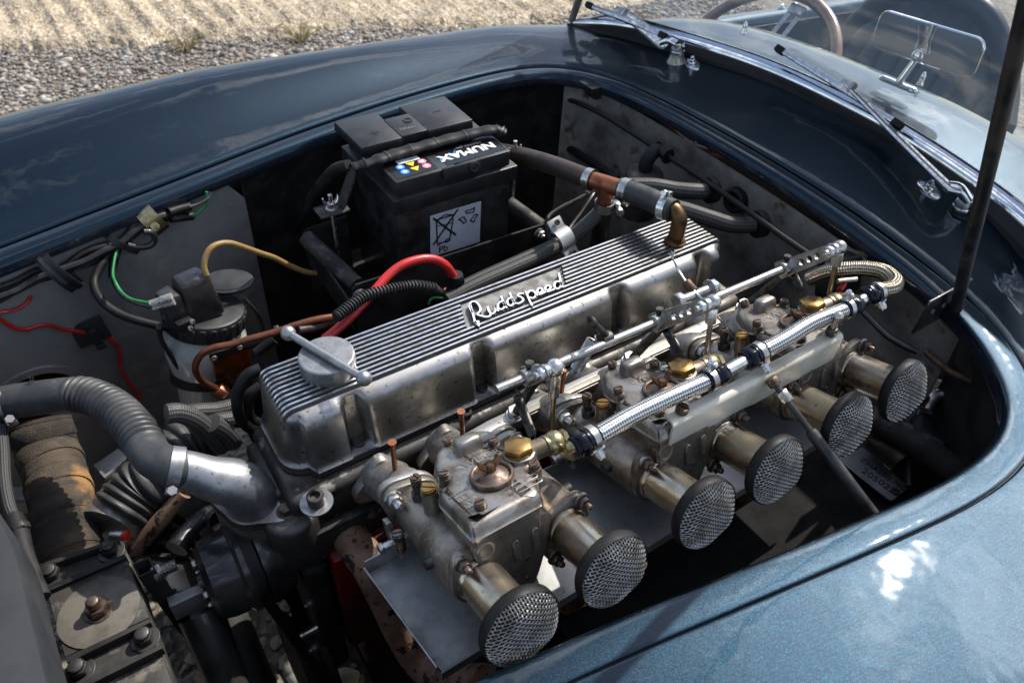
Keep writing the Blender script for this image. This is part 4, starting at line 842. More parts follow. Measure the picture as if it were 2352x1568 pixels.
def trumpet(root, u, first=None):
    M = MV(u, .065, 0)       # z out of the mouth
    t = MB(); t.lathe([(.0196, -.001), (.0197, .010), (.0199, .035), (.0204, .052), (.0225, .0590), (.0285, .0640), (.0318, .0665), (.0308, .0670), (.022, .060), (.0190, .050), (.0178, .0)], M, 40, False, False)
    tp = build('trumpet', t, MT['alu_trumpet'], root, ang=50)
    mb = MB(); mb.lathe([(.0190, .0025), (.0212, .003), (.0212, .0055), (.0203, .0072), (.0196, .008)], M, 40, False, False); build('collar', mb, MT['alu_trumpet'], tp)
    mb = MB(); mb.lathe([(.0270, .0585), (.0335, .0590), (.0346, .0605), (.0350, .0640), (.0347, .0690), (.0340, .0700), (.0334, .0690), (.0320, .064)], M, 44, False, False); build('rubber_rim', mb, MT['rubber'], tp, ang=40)
    global SCR
    Ms = M @ Matrix.Translation((0, 0, .0688))
    if SCR is None:
        mb = screen(); mb.v = [Ms @ p for p in mb.v]; o = build('wire_screen', mb, MT['screen_wire'], tp, ang=70); SCR = (o.data, Ms.translation.copy())
    else:
        o = bpy.data.objects.new('wire_screen', SCR[0]); COL.objects.link(o); o.parent = tp; o.location = Ms.translation - SCR[1]
    mb = MB(); mb.lathe([(.0178, .002), (.0005, .0018)], M, 24, False, False); build('throat', mb, MT['cockpit_black'], tp)  # black disc for the darkness deep in the bore
    mb = MB(); mb.lathe([(.0310, .0650), (.0240, .0625), (.0005, .0610)], M, 28, False, False); build('mouth_shade_disc', mb, MT['cockpit_black'], tp)  # black disc behind the mesh, standing in for shade in the mouth
    return tp
SCR = None
LID = [(-.0490, .0565), (-.0450, .0530), (.0165, .0530), (.0215, .0560), (.0285, .0740), (.0335, .0820), (.0400, .0930), (.0465, .1020), (.0455, .1150), (.0370, .1240), (.0280, .1300), (.0210, .1500), (.0120, .1660), (-.0020, .1740), (-.0140, .1730), (-.0250, .1640), (-.0350, .1480), (-.0370, .1340), (-.0345, .1260), (-.0380, .1190), (-.0460, .1180), (-.0495, .1080)]
def carb(label):
    c = thing('carburettor', OC + VV * .1 + V(0, 0, -.05), label, 'carburettor', 'three twin choke carburettors in a row')
    lid = []
    for p, q in zip(LID, LID[1:] + LID[:1]): lid += [p, ((p[0] + q[0]) / 2, (p[1] + q[1]) / 2)]
    ls = smoothpoly(lid, 2)
    # float chamber
    rg = []
    for w, d in ((-.020, .012), (-.012, .006), (.0, .0045), (.02, .0035), (.044, .0022)): rg.append([W(*p, w) for p in inset(ls, d)])
    mb = MB(); mb.rings(rg); build('float_chamber', mb, MT['alu_carb'], c, ang=50)
    rg = []
    for w, d in ((.0443, .0012), (.0452, .0002), (.0472, .0), (.0480, .0012), (.0490, .0016), (.0535, .0020), (.0565, .0030), (.0586, .0048), (.0597, .0075), (.0600, .0100)): rg.append([W(*p, w) for p in inset(ls, d)])
    mb = MB(); mb.rings(rg); lo = build('lid', mb, MT['alu_lid'], c, ang=60)
    # raised fuel gallery step on the lid
    mb = MB(); rg = []
    for w, s in ((.0595, 1.0), (.066, .97), (.0705, .88), (.0725, .7)): rg.append([W(.0030 + .0135 * s * x, .1470 + .0078 * s * y, w) for x, y in [(cos(a) * (abs(cos(a)) ** -.5 if abs(cos(a)) > .3 else 1) if False else max(-1, min(1, 1.25 * cos(a))), max(-1, min(1, 1.15 * sin(a)))) for a in [2 * pi * i / 32 for i in range(32)]]])
    mb.rings(rg); build('filter_hump', mb, MT['alu_lid'], lo, ang=60)
    # jet inspection cover with wing nut
    M = MW(-.0015, .0980, .0598)
    mb = MB(); mb.lathe([(.0195, 0), (.0197, .003), (.0188, .0048), (.0172, .0052), (.0160, .0042), (.0155, .0022), (.0130, .0030), (.0085, .0062), (.0060, .0075), (1e-5, .0080)], M, 40, True, False); ic = build('jet_cover', mb, MT['screw_brown'], lo, ang=35)
    mb = MB(); mb.lathe([(.0045, .0075), (.0042, .012), (.0030, .0135), (.0018, .0135)], M, 16)
    for s in (-1, 1): mb.tube([M @ V(s * .003, 0, .0095), M @ V(s * .007, .001, .0130), M @ V(s * .0092, .0015, .0172), M @ V(s * .0085, .0015, .0195)], [.0022, .0032, .0034, .0016], 10, True, 4, flat=.6)
    build('wing_nut', mb, MT['bronze'], ic)
    # fuel filter plug
    M = MW(.0325, .1075, .0560)
    mb = MB(); mb.lathe([(.0158, 0), (.0152, .0050), (.0146, .0075), (.0138, .0080)], M, 32); build('plug_boss', mb, MT['alu_lid'], lo, ang=35)
    mb = MB(); mb.lathe([(.0122, .0078), (.0128, .0082), (.0128, .0098)], M, 28); mb.prism(hexpoly(.0142), .0098, .0160, M, .965); mb.lathe([(.0112, .0160), (.0104, .0166)], M, 24, False); build('hex_plug', mb, MT['brass'], c, bevel=.0006)
    # inlet and banjo
    mb = MB(); mb.tube([W(.040, .1070, .0585), W(.060, .1045, .0590)], [.0095, .0088], 18); build('inlet_boss', mb, MT['alu_carb'], c)
    mb = MB(); mb.ball(W(.0675, .1035, .0590), .0112, 20, (1, 1, .95)); mb.tube([W(.0580, .1045, .0590), W(.0605, .1045, .0590)], .0098, 18); mb.tube([W(.0760, .1025, .0590), W(.0800, .1020, .0590)], .0085, 6); build('banjo_union', mb, MT['brass_plated'], c)
    # screws on the lid
    for u, v in ((-.0335, .1255), (-.0285, .0720), (.0330, .0840), (-.0075, .1660), (.0240, .1375)):
        p = W(u, v, .0520); mb = MB(); mb.tube([p, p + WW * .008], .0058, 16); build('screw_boss', mb, MT['alu_lid'], lo); slotscrew(c, p + WW * .0080, WW, .0049, .0062, MT['screw_brown'], 'lid_screw', ang=u * 60)
    # cast writing
    mb = text('WEBER', .0105, MW(.0045, .1262, .0600) @ Matrix.Rotation(-.02, 4, 'Z'), .00045, 1.12); text('CARBURATORI', .0040, MW(.0050, .1335, .0600), .0004, 1.1, mb=mb); text('BOLOGNA', .0038, MW(.0005, .1195, .0600), .0004, 1.1, mb=mb)
    text('TIPO', .0048, MW(.0000, .0755, .0600), .0004, 1.1, mb=mb); text('Nº', .0048, MW(.0000, .0685, .0600), .0004, 1.1, mb=mb); text('MADE IN ITALY', .0026, MW(-.0355, .0985, .0600), .0004, 1.0, mb=mb); text('W', .0085, MW(-.0330, .0830, .0600), .0005, 1.1, mb=mb); text('BREVETTATO', .0026, MW(-.0330, .0765, .0600), .0004, 1.0, mb=mb)
    for du in (-.0048, 0, .0048): mb.box((-.0345 + du, .0915, .0600), (.0012, .0085, .001), MC)
    for dv in (.0880, .0945): mb.box((-.0345, dv, .0600), (.0105, .0010, .001), MC)
    for vv in (.0755, .0685):
        pr = [MW(.0170, vv, .0600) @ V(x, y, 0) for x, y in rrect(.0125, .0026, .0025, 4)]; mb.tube(pr + [pr[0]], .0005, 5, False)
    build('cast_lettering', mb, MT['alu_lid'], lo, ang=30)['kind'] = 'stuff'
    # choke barrels and body under the chamber
    mb = MB()
    for s in (-1, 1): mb.tube([W(s * .045, .0690, 0), W(s * .045, .090, 0), W(s * .045, .130, 0), W(s * .045, .1800, 0)], [.0255, .0262, .0258, .0245], 28)
    rg = []
    for v, hw, h0, h1 in ((.070, .040, -.024, .012), (.10, .043, -.030, .02), (.14, .043, -.030, .024), (.176, .040, -.024, .012)): rg.append([W(x * hw, v, (h0 + h1) / 2 + (h1 - h0) / 2 * y) for x, y in rrect(1, 1, .35, 4)])
    mb.rings(rg); build('barrel_casting', mb, MT['alu_carb'], c, ang=50)
    for s in (-1, 1):
        mb = MB(); mb.tube([W(s * .0690, .100, .004), W(s * .0770, .100, .004)], .0052, 14); build('side_plug', mb, MT['dark_steel'], c)
    # front plate between the trumpets
    PL = [(-.0455, .0215), (-.0480, .0300), (-.0455, .0375), (-.0380, .0410), (-.0310, .0385), (-.0275, .0320), (-.0260, .0230), (-.0205, .0190), (-.0170, .0125), (-.0140, .0150), (.0100, .0330), (.0240, .0330), (.0250, .0180), (.0200, .0020), (.0120, -.0180), (.0040, -.0320), (-.0060, -.0345), (-.0110, -.0300), (-.0150, -.0330), (-.0220, -.0180), (-.0260, .0020), (-.0330, .0160)]
    eye = (-.0375, .0295)
    mb = MB(); mb.prism(smoothpoly(PL, 3), -.0035, .0032, MV(0, .0600, 0)); fp = build('front_plate', mb, MT['alu_carb'], c, bevel=.0007, seg=1)
    mb = MB(); mb.lathe([(.0060, .0034), (.0092, .0034), (.0092, .0040), (.0078, .0052), (.0064, .0046), (.0060, .0034)], MV(*[eye[0], .0600, eye[1]]), 28, False, False); build('vent_ring', mb, MT['alu_carb'], fp)
    mb = MB(); mb.lathe([(.0062, .0036), (.0005, .0037)], MV(eye[0], .0600, eye[1]), 24, False, False); build('vent_hole_disc', mb, MT['cockpit_black'], fp)  # black disc on the plate in place of the shaded hole
    for u, w0, w1 in ((-.0105, .0030, .0225), (.0090, .0050, .0245)):
        pl = [(u + .0031 * cos(a), w1 + .0031 * sin(a)) for a in [pi * i / 10 for i in range(11)]] + [(u - .0031, w0), (u + .0031, w0)]
        mb = MB(); mb.prism(pl, .0031, .0064, MV(0, .0600, 0)); build('raised_tab', mb, MT['alu_lid'], fp, bevel=.0006, seg=1)
    for u, w_ in ((-.0010, -.0030), (-.0030, -.0245)): mb = MB(); mb.lathe([(.0026, .0033), (.0018, .0042), (1e-5, .0034)], MV(u, .0600, w_), 14, False, False); build('plate_screw', mb, MT['dark_steel'], fp)
    # trumpets with their flanges and clamp nuts
    for s in (-1, 1):
        tp = trumpet(c, s * .045)
        M = MV(s * .045, .0650, 0); na = (2.05 if s < 0 else .93); oa = na + pi
        pl = []
        for i in range(48):
            a = 2 * pi * i / 48; pl.append(((.0250 + .0085 * (max(0, cos(a - na)) ** 10 + max(0, cos(a - oa)) ** 10)) * cos(a), (.0250 + .0085 * (max(0, cos(a - na)) ** 10 + max(0, cos(a - oa)) ** 10)) * sin(a)))
        mb = MB(); mb.prism(pl, -.0060, .0025, M); build('trumpet_flange', mb, MT['alu_carb'], c, bevel=.001, seg=2)
        for a in (na, oa):
            p = M @ V(.0285 * cos(a), .0285 * sin(a), .0025); mb = MB(); mb.prism([(.0078 * cos(b), .0058 * sin(b)) for b in [2 * pi * i / 20 for i in range(20)]], 0, .003, frame(p, -VV, (M.to_3x3() @ V(cos(a), sin(a), 0)))); cl = build('clamp_tab', mb, MT['alu_manifold'], c, bevel=.0006, seg=1)
            hexbolt(c, p - VV * .003, -VV, .0062, .0052, MT['screw_brown'], 'clamp_nut', washer=.0072, stud=.006)
    # manifold flange, studs and nuts
    for s in (-1, 1):
        M = MV(s * .045, .1850, 0); na = .75 if s > 0 else 2.4; pl = [((.0275 + .0100 * max(0, abs(cos(a - na))) ** 8) * cos(a), (.0275 + .0100 * max(0, abs(cos(a - na))) ** 8) * sin(a)) for a in [2 * pi * i / 40 for i in range(40)]]
        mb = MB(); mb.prism(pl, -.0005, .0085, M); build('mounting_flange', mb, MT['alu_carb'], c, bevel=.0015)
        for a in (na, na + pi): hexbolt(c, M @ V(.0310 * cos(a), .0310 * sin(a), .0085), -VV, .0078, .0070, MT['steel'], 'mounting_nut', washer=.0090, stud=.0085, studr=.55)
    # starting and idle screws beside the lid
    b = W(-.0470, .1340, .0330); mb = MB(); mb.tube([b - WW * .03, b + WW * .013], [.0085, .0075], 18); build('jet_well', mb, MT['alu_carb'], c); slotscrew(c, b + WW * .013, WW, .0068, .0050, MT['brass'], 'jet_screw', .8)
    b = W(-.0485, .1580, .0250); mb = MB(); mb.tube([b - WW * .03, b + WW * .006], .0070, 16); build('idle_well', mb, MT['dark_steel'], c)
    mb = MB(); mb.tube([b + WW * .006 + (UU * cos(t) + VV * sin(t)) * .0042 + WW * (.0105 * t / 31.4) for t in [31.4 * i / 90 for i in range(91)]], .0008, 5); build('idle_spring', mb, MT['dark_steel'], c); slotscrew(c, b + WW * .0165, WW, .0052, .0075, MT['screw_brown'], 'idle_screw', .2)
    # throttle stop lever and spring at the spindle
    b = W(-.0790, .1600, -.0040)
    mb = MB(); mb.box((-.0800, .1600, -.0150), (.005, .030, .014), MC); mb.box((-.0800, .1700, -.0040), (.006, .010, .022), MC); build('throttle_lever', mb, MT['steel'], c, bevel=.0012)
    mb = MB(); mb.tube([W(-.066, .160, -.012), W(-.092, .160, -.012)], .0042, 14); build('throttle_spindle', mb, MT['steel'], c); hexbolt(c, W(-.092, .160, -.012), -UU, .0062, .0045, MT['steel'], 'spindle_nut')
    mb = MB(); q0 = W(-.0790, .1490, -.016); mb.tube([q0 + (UU * cos(t) + VV * sin(t)) * .0040 + WW * (.015 * t / 37.7) for t in [37.7 * i / 110 for i in range(111)]], .0008, 5); build('stop_spring', mb, MT['bronze'], c); slotscrew(c, q0 + WW * .0150, WW, .0055, .0075, MT['dark_steel'], 'stop_screw', 1.1)
    return c
labs = ['front twin choke carburettor, nearest the corrugated hose, its lid fully exposed', 'middle twin choke carburettor under the braided hose, at the front end of the bracket', 'rear twin choke carburettor next to the bulkhead, under the curved braided hose']
C1 = carb(labs[0])
for k in (1, 2):
    c = copy_tree(C1); c.location = C1.location + V(.194 * k, 0, 0); c['label'] = labs[k]
# intake runners
grp = 'cast intake runners'
for k in range(3):
    for s in (0, 1):
        x0 = .090 * s + .194 * k; x1 = (0.0 if s == 0 else .078) + .194 * k
        lab = ('front', 'second', 'third', 'fourth', 'fifth', 'rearmost')[2 * k + s] + ' cast aluminium intake runner, counted from the corrugated hose'
        r = thing('intake_runner', (x1, .262, -.115), lab, 'manifold', grp); P = V(x1, .262, -.112)
        a = V(x0, 0, 0) + VV * .186; mb = MB(); mb.tube([a, a + VV * .018, P + V(0, -.03, .018), P], [.0235, .0225, .0225, .0235], 24, True, 6); build('runner_tube', mb, MT['alu_manifold'], r)
        M = frame(P, (0, -1, 0), (1, 0, 0)); tri = smoothpoly([(-.030, -.020), (-.033, -.005), (-.020, .012), (-.007, .031), (.0, .0345), (.007, .031), (.020, .012), (.033, -.005), (.030, -.020), (.0, -.028)], 3)
        mb = MB(); mb.prism(tri, -.004, .0085, M); build('port_flange', mb, MT['alu_manifold'], r, bevel=.0018)
        capscrew(r, M @ V(0, .0255, .0085), (0, -1, 0), .0058, .0055, MT['dark_steel'])
        M = MV(x0 - .045, .1862, 0); M.translation = M.translation
        mb = MB(); na = .75 if s else 2.4; pl = [((.0280 + .0110 * max(0, abs(cos(q - na))) ** 8) * cos(q), (.0280 + .0110 * max(0, abs(cos(q - na))) ** 8) * sin(q)) for q in [2 * pi * i / 40 for i in range(40)]]
        mb.prism(pl, -.0095, -.0010, M); build('carburettor_flange', mb, MT['alu_manifold'], r, bevel=.0015)
# copper pins standing between runners
for i, (q0, q1, lab) in enumerate((((370, 185), (388, 335), 'thin copper pin standing beside the front intake runner'), ((765, 8), (785, 160), 'thin copper pin standing beside the second intake runner'))):
    p0, p1 = A(*c7(*q1), y=.215), A(*c7(*q0), y=.215); mb = MB(); mb.tube([p0 - V(0, 0, .04), p1], .0026, 12); mb.tube([p1 - V(0, 0, .0015), p1], .0042, 12); build('vacuum_pin', mb, MT['copper_dull'], label=lab, cat='pin')
p0 = A(1294, 868, y=.215); mb = MB(); mb.tube([p0 - V(0, 0, .06), p0 + V(0, 0, .012)], .0026, 12); build('vacuum_pin', mb, MT['copper_dull'], label='thin copper pin behind the front throttle lever', cat='pin')
# drip tray under the carburettors
TZ = -.088; tr = thing('drip_tray', (.2, .09, TZ), 'folded zinc sheet tray under the carburettors', 'tray')
x0, x1, y0, y1 = -.062, .475, .036, .150
mb = MB(); mb.grid([[V(x0 + .010, y0 - .001, TZ), V(x1, y0 - .001, TZ)], [V(x0 - .003, y1, TZ), V(x1, y1, TZ)]]); build('tray_sheet', mb, MT['zinc_sheet'], tr, solid=.0014)
mb = MB(); mb.grid([[V(x0 + .0098, y0 - .001, TZ), V(x0 - .0032, y1, TZ)], [V(x0 + .0060, y0 - .001, TZ + .013), V(x0 - .0065, y1, TZ + .013)]]); mb.grid([[V(x0 - .003, y1, TZ), V(x1, y1, TZ)], [V(x0 - .003, y1 + .003, TZ + .016), V(x1, y1 + .003, TZ + .016)]]); build('tray_upstand', mb, MT['zinc_sheet'], tr, solid=.0014)
mb = MB(); mb.grid([[V(x0 + .010, y0 - .0012, TZ - .0001), V(x1, y0 - .0012, TZ - .0001)], [V(x0 + .010, y0 - .002, TZ - .012), V(x1, y0 - .002, TZ - .012)]]); build('tray_lip', mb, MT['zinc_sheet'], tr, solid=.0014)
# ================================================================ throttle linkage and fuel lines
def curve_plate(outer, holes, z0, z1, M, mb=None):
    cu = bpy.data.curves.new('t', 'CURVE'); cu.dimensions = '2D'; cu.fill_mode = 'BOTH'; cu.extrude = (z1 - z0) / 2
    for poly in [outer] + holes:
        sp = cu.splines.new('POLY'); sp.points.add(len(poly) - 1); sp.use_cyclic_u = True
        for p, q in zip(sp.points, poly): p.co = (q[0], q[1], 0, 1)
    ob = bpy.data.objects.new('t', cu); COL.objects.link(ob); bpy.context.view_layer.update()
    me = bpy.data.meshes.new_from_object(ob.evaluated_get(bpy.context.evaluated_depsgraph_get())); mb = mb or MB()
    mb.add([v.co + V(0, 0, (z0 + z1) / 2) for v in me.vertices], [tuple(p.vertices) for p in me.polygons], M)
    bpy.data.objects.remove(ob); bpy.data.meshes.remove(me); bpy.data.curves.remove(cu); return mb
def circ(x, y, r, n=16): return [(x + r * cos(2 * pi * i / n), y + r * sin(2 * pi * i / n)) for i in range(n)]
def coil(p0, p1, r, turns, wire, n=9):
    d = (p1 - p0); M = frame(p0, d); l = d.length; k = int(turns * n)
    return [p0] + [M @ V(r * cos(2 * pi * turns * i / k), r * sin(2 * pi * turns * i / k), l * (.12 + .76 * i / k)) for i in range(k + 1)] + [p1]
s0, s1 = A(1140, 895, z=.03), A(1832, 604, z=.03)
lk = thing('throttle_linkage', s0.lerp(s1, .5) - V(0, 0, .05), 'bright steel throttle shaft with drilled levers above the carburettors', 'linkage')
mb = MB(); mb.tube([s0, s1], .0050, 18); build('shaft', mb, MT['steel'], lk)
def lever(x, end, holes=3):
    o = V(x, s0.y + (s1.y - s0.y) * (x - s0.x) / (s1.x - s0.x), .03); d = end - o; l = d.length; M = frame(o, (1, 0, 0), d)
    out = [(l + .0075 * cos(a), .0072 * sin(a)) for a in [-pi / 2 + pi * i / 10 for i in range(11)]] + [(-.014, .0105), (-.016, .009), (-.016, -.009), (-.014, -.0105)]
    hs = [circ(l * (.34 + .17 * k), 0, .0042) for k in range(holes)]
    mb = MB(); curve_plate(out, hs, -.0015, .0015, M, mb); build('lever', mb, MT['steel'], lk, ang=30)
    mb = MB(); mb.lathe([(.0085, -.010), (.0085, .010)], frame(o, (1, 0, 0)), 20); build('lever_hub', mb, MT['steel'], lk, bevel=.001); hexbolt(lk, o + V(0, .004, .0085), (0, .2, 1), .0050, .0055, MT['dark_steel'], 'clamp_bolt')
    return o
for x, endq, bot, ball in ((.140, (1255, 853), (1267, 1012), True), (.304, (1621, 701), (1622, 818), False), (.4985, (1914, 574), (1904, 676), False)):
    e_ = A(*endq, x=x); o = lever(x, e_)
    hexbolt(lk, e_ + V(-.002, 0, 0), (-1, 0, 0), .0068, .006, MT['bright_zinc'], 'lever_nut', washer=.0085, stud=.004)
    jx = e_ + V(.010, 0, 0); mb = MB(); mb.ball(jx, .0092 if ball else .0080, 20); mb.tube([e_, jx], .004, 10); build('ball_joint', mb, MT['bright_zinc' if ball else 'steel'], lk)
    b = A(*bot, x=x + .010); mb = MB(); mb.tube([jx, jx.lerp(b, .10), jx.lerp(b, .12), jx.lerp(b, .36)], [.0048, .0048, .0058, .0056], 12); build('link_socket', mb, MT['bright_zinc'], lk)
    mb = MB(); mb.tube([jx.lerp(b, .3), b], .0028, 10); build('link_rod', mb, MT['brass_plated' if x != .304 else 'steel'], lk)
for (q0, y0, q1, y1, r, tn, m_) in (((1183, 893), .19, (1228, 1012), .16, .0040, 26, 'dark_steel'), ((1368, 770), .20, (1318, 858), .20, .0062, 17, 'steel'), (c8(755, 575), .185, c8(868, 778), .165, .0042, 28, 'dark_steel'), (c8(1485, 265), .185, c8(1575, 440), .165, .0042, 28, 'dark_steel')):
    mb = MB(); mb.tube(coil(A(*q0, y=y0), A(*q1, y=y1), r, tn, .0009), .0010, 5); build('return_spring', mb, MT[m_], lk)
# small idler lever that holds the front spring
o = A(1391, 780, z=.03); e_ = A(1362, 741, y=.20); mb = MB(); mb.lathe([(.0085, -.006), (.0085, .006)], frame(o, (1, 0, 0)), 18); mb.tube([o + V(0, 0, .006), e_], .0035, 10); build('idler_lever', mb, MT['dark_steel'], lk)
mb = MB(); M = frame(e_, (1, 0, .2)); mb.tube([M @ V(.0062 * cos(a), .0062 * sin(a), 0) for a in [2 * pi * i / 20 for i in range(21)]], .0022, 8, False); build('idler_eye', mb, MT['dark_steel'], lk)
# cable clamp with pinch bolts and the throttle cable wire
pc = A(*c8(940, 395), y=.19); d_ = (s1 - s0).normalized()
cc = thing('cable_clamp', pc, 'steel pinch bolt clamp holding the bare throttle cable on the shaft', 'clamp')
mb = MB(); mb.tube([pc - d_ * .024, pc + d_ * .024], .0052, 14); build('clamp_bar', mb, MT['steel'], cc)
hexbolt(cc, pc - d_ * .020, -d_, .0098, .009, MT['steel'], 'pinch_bolt'); hexbolt(cc, pc + d_ * .019, d_, .0092, .008, MT['bright_zinc'], 'pinch_nut', washer=.0105, stud=.004)
cpts = [A(*c8(805, 190), y=.235), A(*c8(840, 260), y=.225), A(*c8(890, 335), y=.205), A(*c8(950, 400), y=.185), A(*c8(1030, 490), y=.175), A(*c8(1130, 600), y=.165), A(*c8(1205, 690), y=.155)]
mb = MB(); mb.tube(cpts, .0014, 7, True, 5); cw = build('throttle_cable', mb, MT['bright_zinc'], label='thin frayed steel cable wire crossing the throttle shaft', cat='cable')
mb = MB(); a, b = A(*c8(885, 325), y=.206), A(*c8(930, 380), y=.192); mb.tube([a, b], .0048, 12); build('cable_ferrule', mb, MT['rusty_steel'], cw)
mb = MB()
for k in range(4): mb.tube([cpts[0], cpts[0] + V(-.004 + .003 * k, .004, .006 + .002 * (k % 2))], .0005, 4)
build('frayed_end', mb, MT['bright_zinc'], cw)
# long stay rail beside the head
ra, rb = A(1130, 985, z=-.072), A(1742, 697, z=-.072)
rl = thing('manifold_rail', ra.lerp(rb, .5) - V(0, 0, .02), 'long grimy aluminium rail running beside the intake runners', 'rail')
d_ = (rb - ra).normalized(); Mr = frame(ra, (0, 0, 1), d_); l = (rb - ra).length
mb = MB(); mb.prism([(-.055, -.012), (-.04, -.016), (0, -.009), (l, -.009), (l, .009), (0, .009), (-.035, .006)], -.010, .006, Mr); build('bar', mb, MT['alu_manifold'], rl, bevel=.002)
mb = MB(); mb.prism([(0.03, -.0075), (l, -.0075), (l, .0), (0.03, .0)], .0055, .0085, Mr); build('top_ridge', mb, MT['alu_plate'], rl, bevel=.001)
for x in (.148, .312, .505):
    p = Mr @ V(x - ra.x, 0, .006); q = V(x, s0.y + (s1.y - s0.y) * (x - s0.x) / (s1.x - s0.x), .022)
    mb = MB(); n_ = 40; mb.tube([p.lerp(q, i / n_) for i in range(n_ + 1)], [.0044 + .0006 * (i % 2) for i in range(n_ + 1)], 12); build('threaded_post', mb, MT['dark_steel'], rl, ang=20); hexbolt(rl, p, (0, 0, 1), .0088, .008, MT['steel'], 'post_nut', washer=.0105)
# fuel hoses, unions and steel pipes
HZ = .064
def fitting(pos, d, parent, flip=1):
    M = frame(pos, d * flip); mb = MB(); mb.lathe([(.0088, -.013), (.0104, -.012), (.0107, -.002), (.0113, -.001), (.0114, .001)], M, 28); mb.prism(hexpoly(.0120), .001, .010, M, .97); mb.lathe([(.0098, .010), (.0094, .013), (.0060, .014)], M, 24); build('hose_end', mb, MT['navy_anodised'], parent, bevel=.0007, seg=1)
    mb = MB(); up = V(-.1, .25, 1) if flip > 0 else V(.2, -.5, -.5); q = M @ V(0, 0, -.004) + up.normalized() * .0118
    mb.tube([q - V(.006, 0, 0) + up * -.001, q + V(.007, .001, 0)], .0034, 10); mb.tube([q, q + up.normalized() * .006], .0042, 8); mb.ball(q + up.normalized() * .007, .0035, 10); build('clamp_screw', mb, MT['bright_zinc'], parent)
    mb = MB(); mb.lathe([(.0106, -.0095), (.0112, -.0095), (.0112, -.0035), (.0106, -.0035)], M, 28, False, False); build('clamp_band', mb, MT['steel'], parent)
h1 = [A(1372, 1001, z=HZ), A(1447, 957, z=HZ + .001), A(1527, 918, z=HZ + .002), A(1618, 877, z=HZ + .001)]
f1 = thing('fuel_hose', h1[1], 'straight bright braided steel fuel hose from the front carburettor to the middle one', 'fuel hose', 'braided fuel hoses')
mb = MB(); mb.tube(h1, .0084, 22, True, 9); build('braided_sleeve', mb, MT['braid_steel'], f1); fitting(A(1345, 1013, z=HZ), (h1[1] - h1[0]).normalized(), f1, -1); fitting(A(1641, 866, z=HZ), (h1[-1] - h1[-2]).normalized(), f1, 1)
h2 = [A(1752, 806, z=HZ), A(1803, 778, z=HZ + .003), A(1863, 742, z=HZ + .005), A(1935, 713, z=HZ + .002)]
f2 = thing('fuel_hose', h2[1], 'bright braided steel fuel hose bowed over the bracket to the rear carburettor', 'fuel hose', 'braided fuel hoses')
mb = MB(); mb.tube(h2, .0084, 22, True, 9); build('braided_sleeve', mb, MT['braid_steel'], f2); fitting(A(1731, 817, z=HZ), (h2[1] - h2[0]).normalized(), f2, -1); fitting(A(1952, 705, z=HZ), (h2[-1] - h2[-2]).normalized(), f2, 1)
h3 = [A(2022, 668, z=HZ - .002), A(2048, 662, z=HZ - .004), A(2055, 645, z=HZ - .008), A(2030, 625, z=HZ - .014), A(1985, 617, z=HZ - .02), A(1935, 619, z=HZ - .028), A(1900, 624, z=HZ - .04), A(1860, 640, z=HZ - .06)]
f3 = thing('fuel_hose', h3[3], 'dull bronze braided fuel hose looping back below the bulkhead', 'fuel hose', 'braided fuel hoses')
mb = MB(); mb.tube(h3, .0090, 20, True, 8); build('braided_sleeve', mb, MT['braid_bronze'], f3); fitting(A(2004, 675, z=HZ), (h3[1] - A(1990, 684, z=HZ)).normalized(), f3, -1)
for q0, q1, lab in (((1650, 862), (1722, 822), 'short steel fuel pipe between the two bright braided hoses'), ((1958, 701), (1998, 678), 'short steel fuel pipe beside the rear brass plug')):
    mb = MB(); mb.tube([A(*q0, z=HZ), A(*q1, z=HZ)], .0060, 14); build('fuel_pipe', mb, MT['bright_zinc'], label=lab, cat='pipe', group='steel fuel pipes')
bj = W(.0675, .1035, .0590); mb = MB(); mb.tube([bj + V(.002, -.004, -.003), bj + V(.012, -.014, -.010), A(1310, 1027, z=HZ - .003), A(1342, 1014, z=HZ)], [.0062, .0060, .0056, .0056], 14, True, 6); build('fuel_pipe', mb, MT['brass_plated'], label='bent brass plated pipe from the front banjo into the braided hose', cat='pipe', group='brass fuel pipes')
for k, q in ((1, (1660, 857)), (2, (1968, 695))):
    bj2 = bj + V(.194 * k, 0, 0); e2 = A(*q, z=HZ - .003); mb = MB(); mb.tube([bj2, bj2.lerp(e2, .5) + V(0, 0, -.002), e2], .0052, 12, True, 5); build('fuel_pipe', mb, MT['brass_plated'], label=('brass plated pipe joining the middle banjo to the steel fuel pipe', 'brass plated pipe joining the rear banjo to the steel fuel pipe')[k - 1], cat='pipe', group='brass fuel pipes')
# support bracket with its stay
b0, b1 = V(.204, .0635, .047), V(.437, .0625, .047)
br = thing('support_bracket', b0.lerp(b1, .5), 'folded pale aluminium bracket bridging the middle and rear carburettors', 'bracket')
n_ = 12; f_ = [b0.lerp(b1, i / n_) + V(0, 0, -.0016 * sin(pi * i / n_)) for i in range(n_ + 1)]
mb = MB(); mb.grid([[p + V(.001 * (i == 0), 0, -.034 + .002 * sin(i * 1.7)) for i, p in enumerate(f_)], [p + V(0, -.0005, -.004) for p in f_], [p + V(0, .0012, 0) for p in f_], [p + V(0, .0045, .0012) for p in f_], [p + V(0, .012, .0012) for p in f_]]); build('angle_sheet', mb, MT['alu_bracket'], br, solid=.0022, ang=60)
slotscrew(br, b0 + V(.016, .008, .002), (0, 0, 1), .0062, .006, MT['screw_brown'], 'bracket_screw')
p = b1 + V(-.013, .008, .002); hexbolt(br, p, (0, 0, 1), .0058, .009, MT['dark_steel'], 'bracket_nut'); mb = MB(); mb.tube([p + V(0, 0, .008), p + V(0, 0, .022)], .0032, 10); mb.ball(p + V(0, 0, .024), .0055, 14); build('ball_stud', mb, MT['steel'], br)
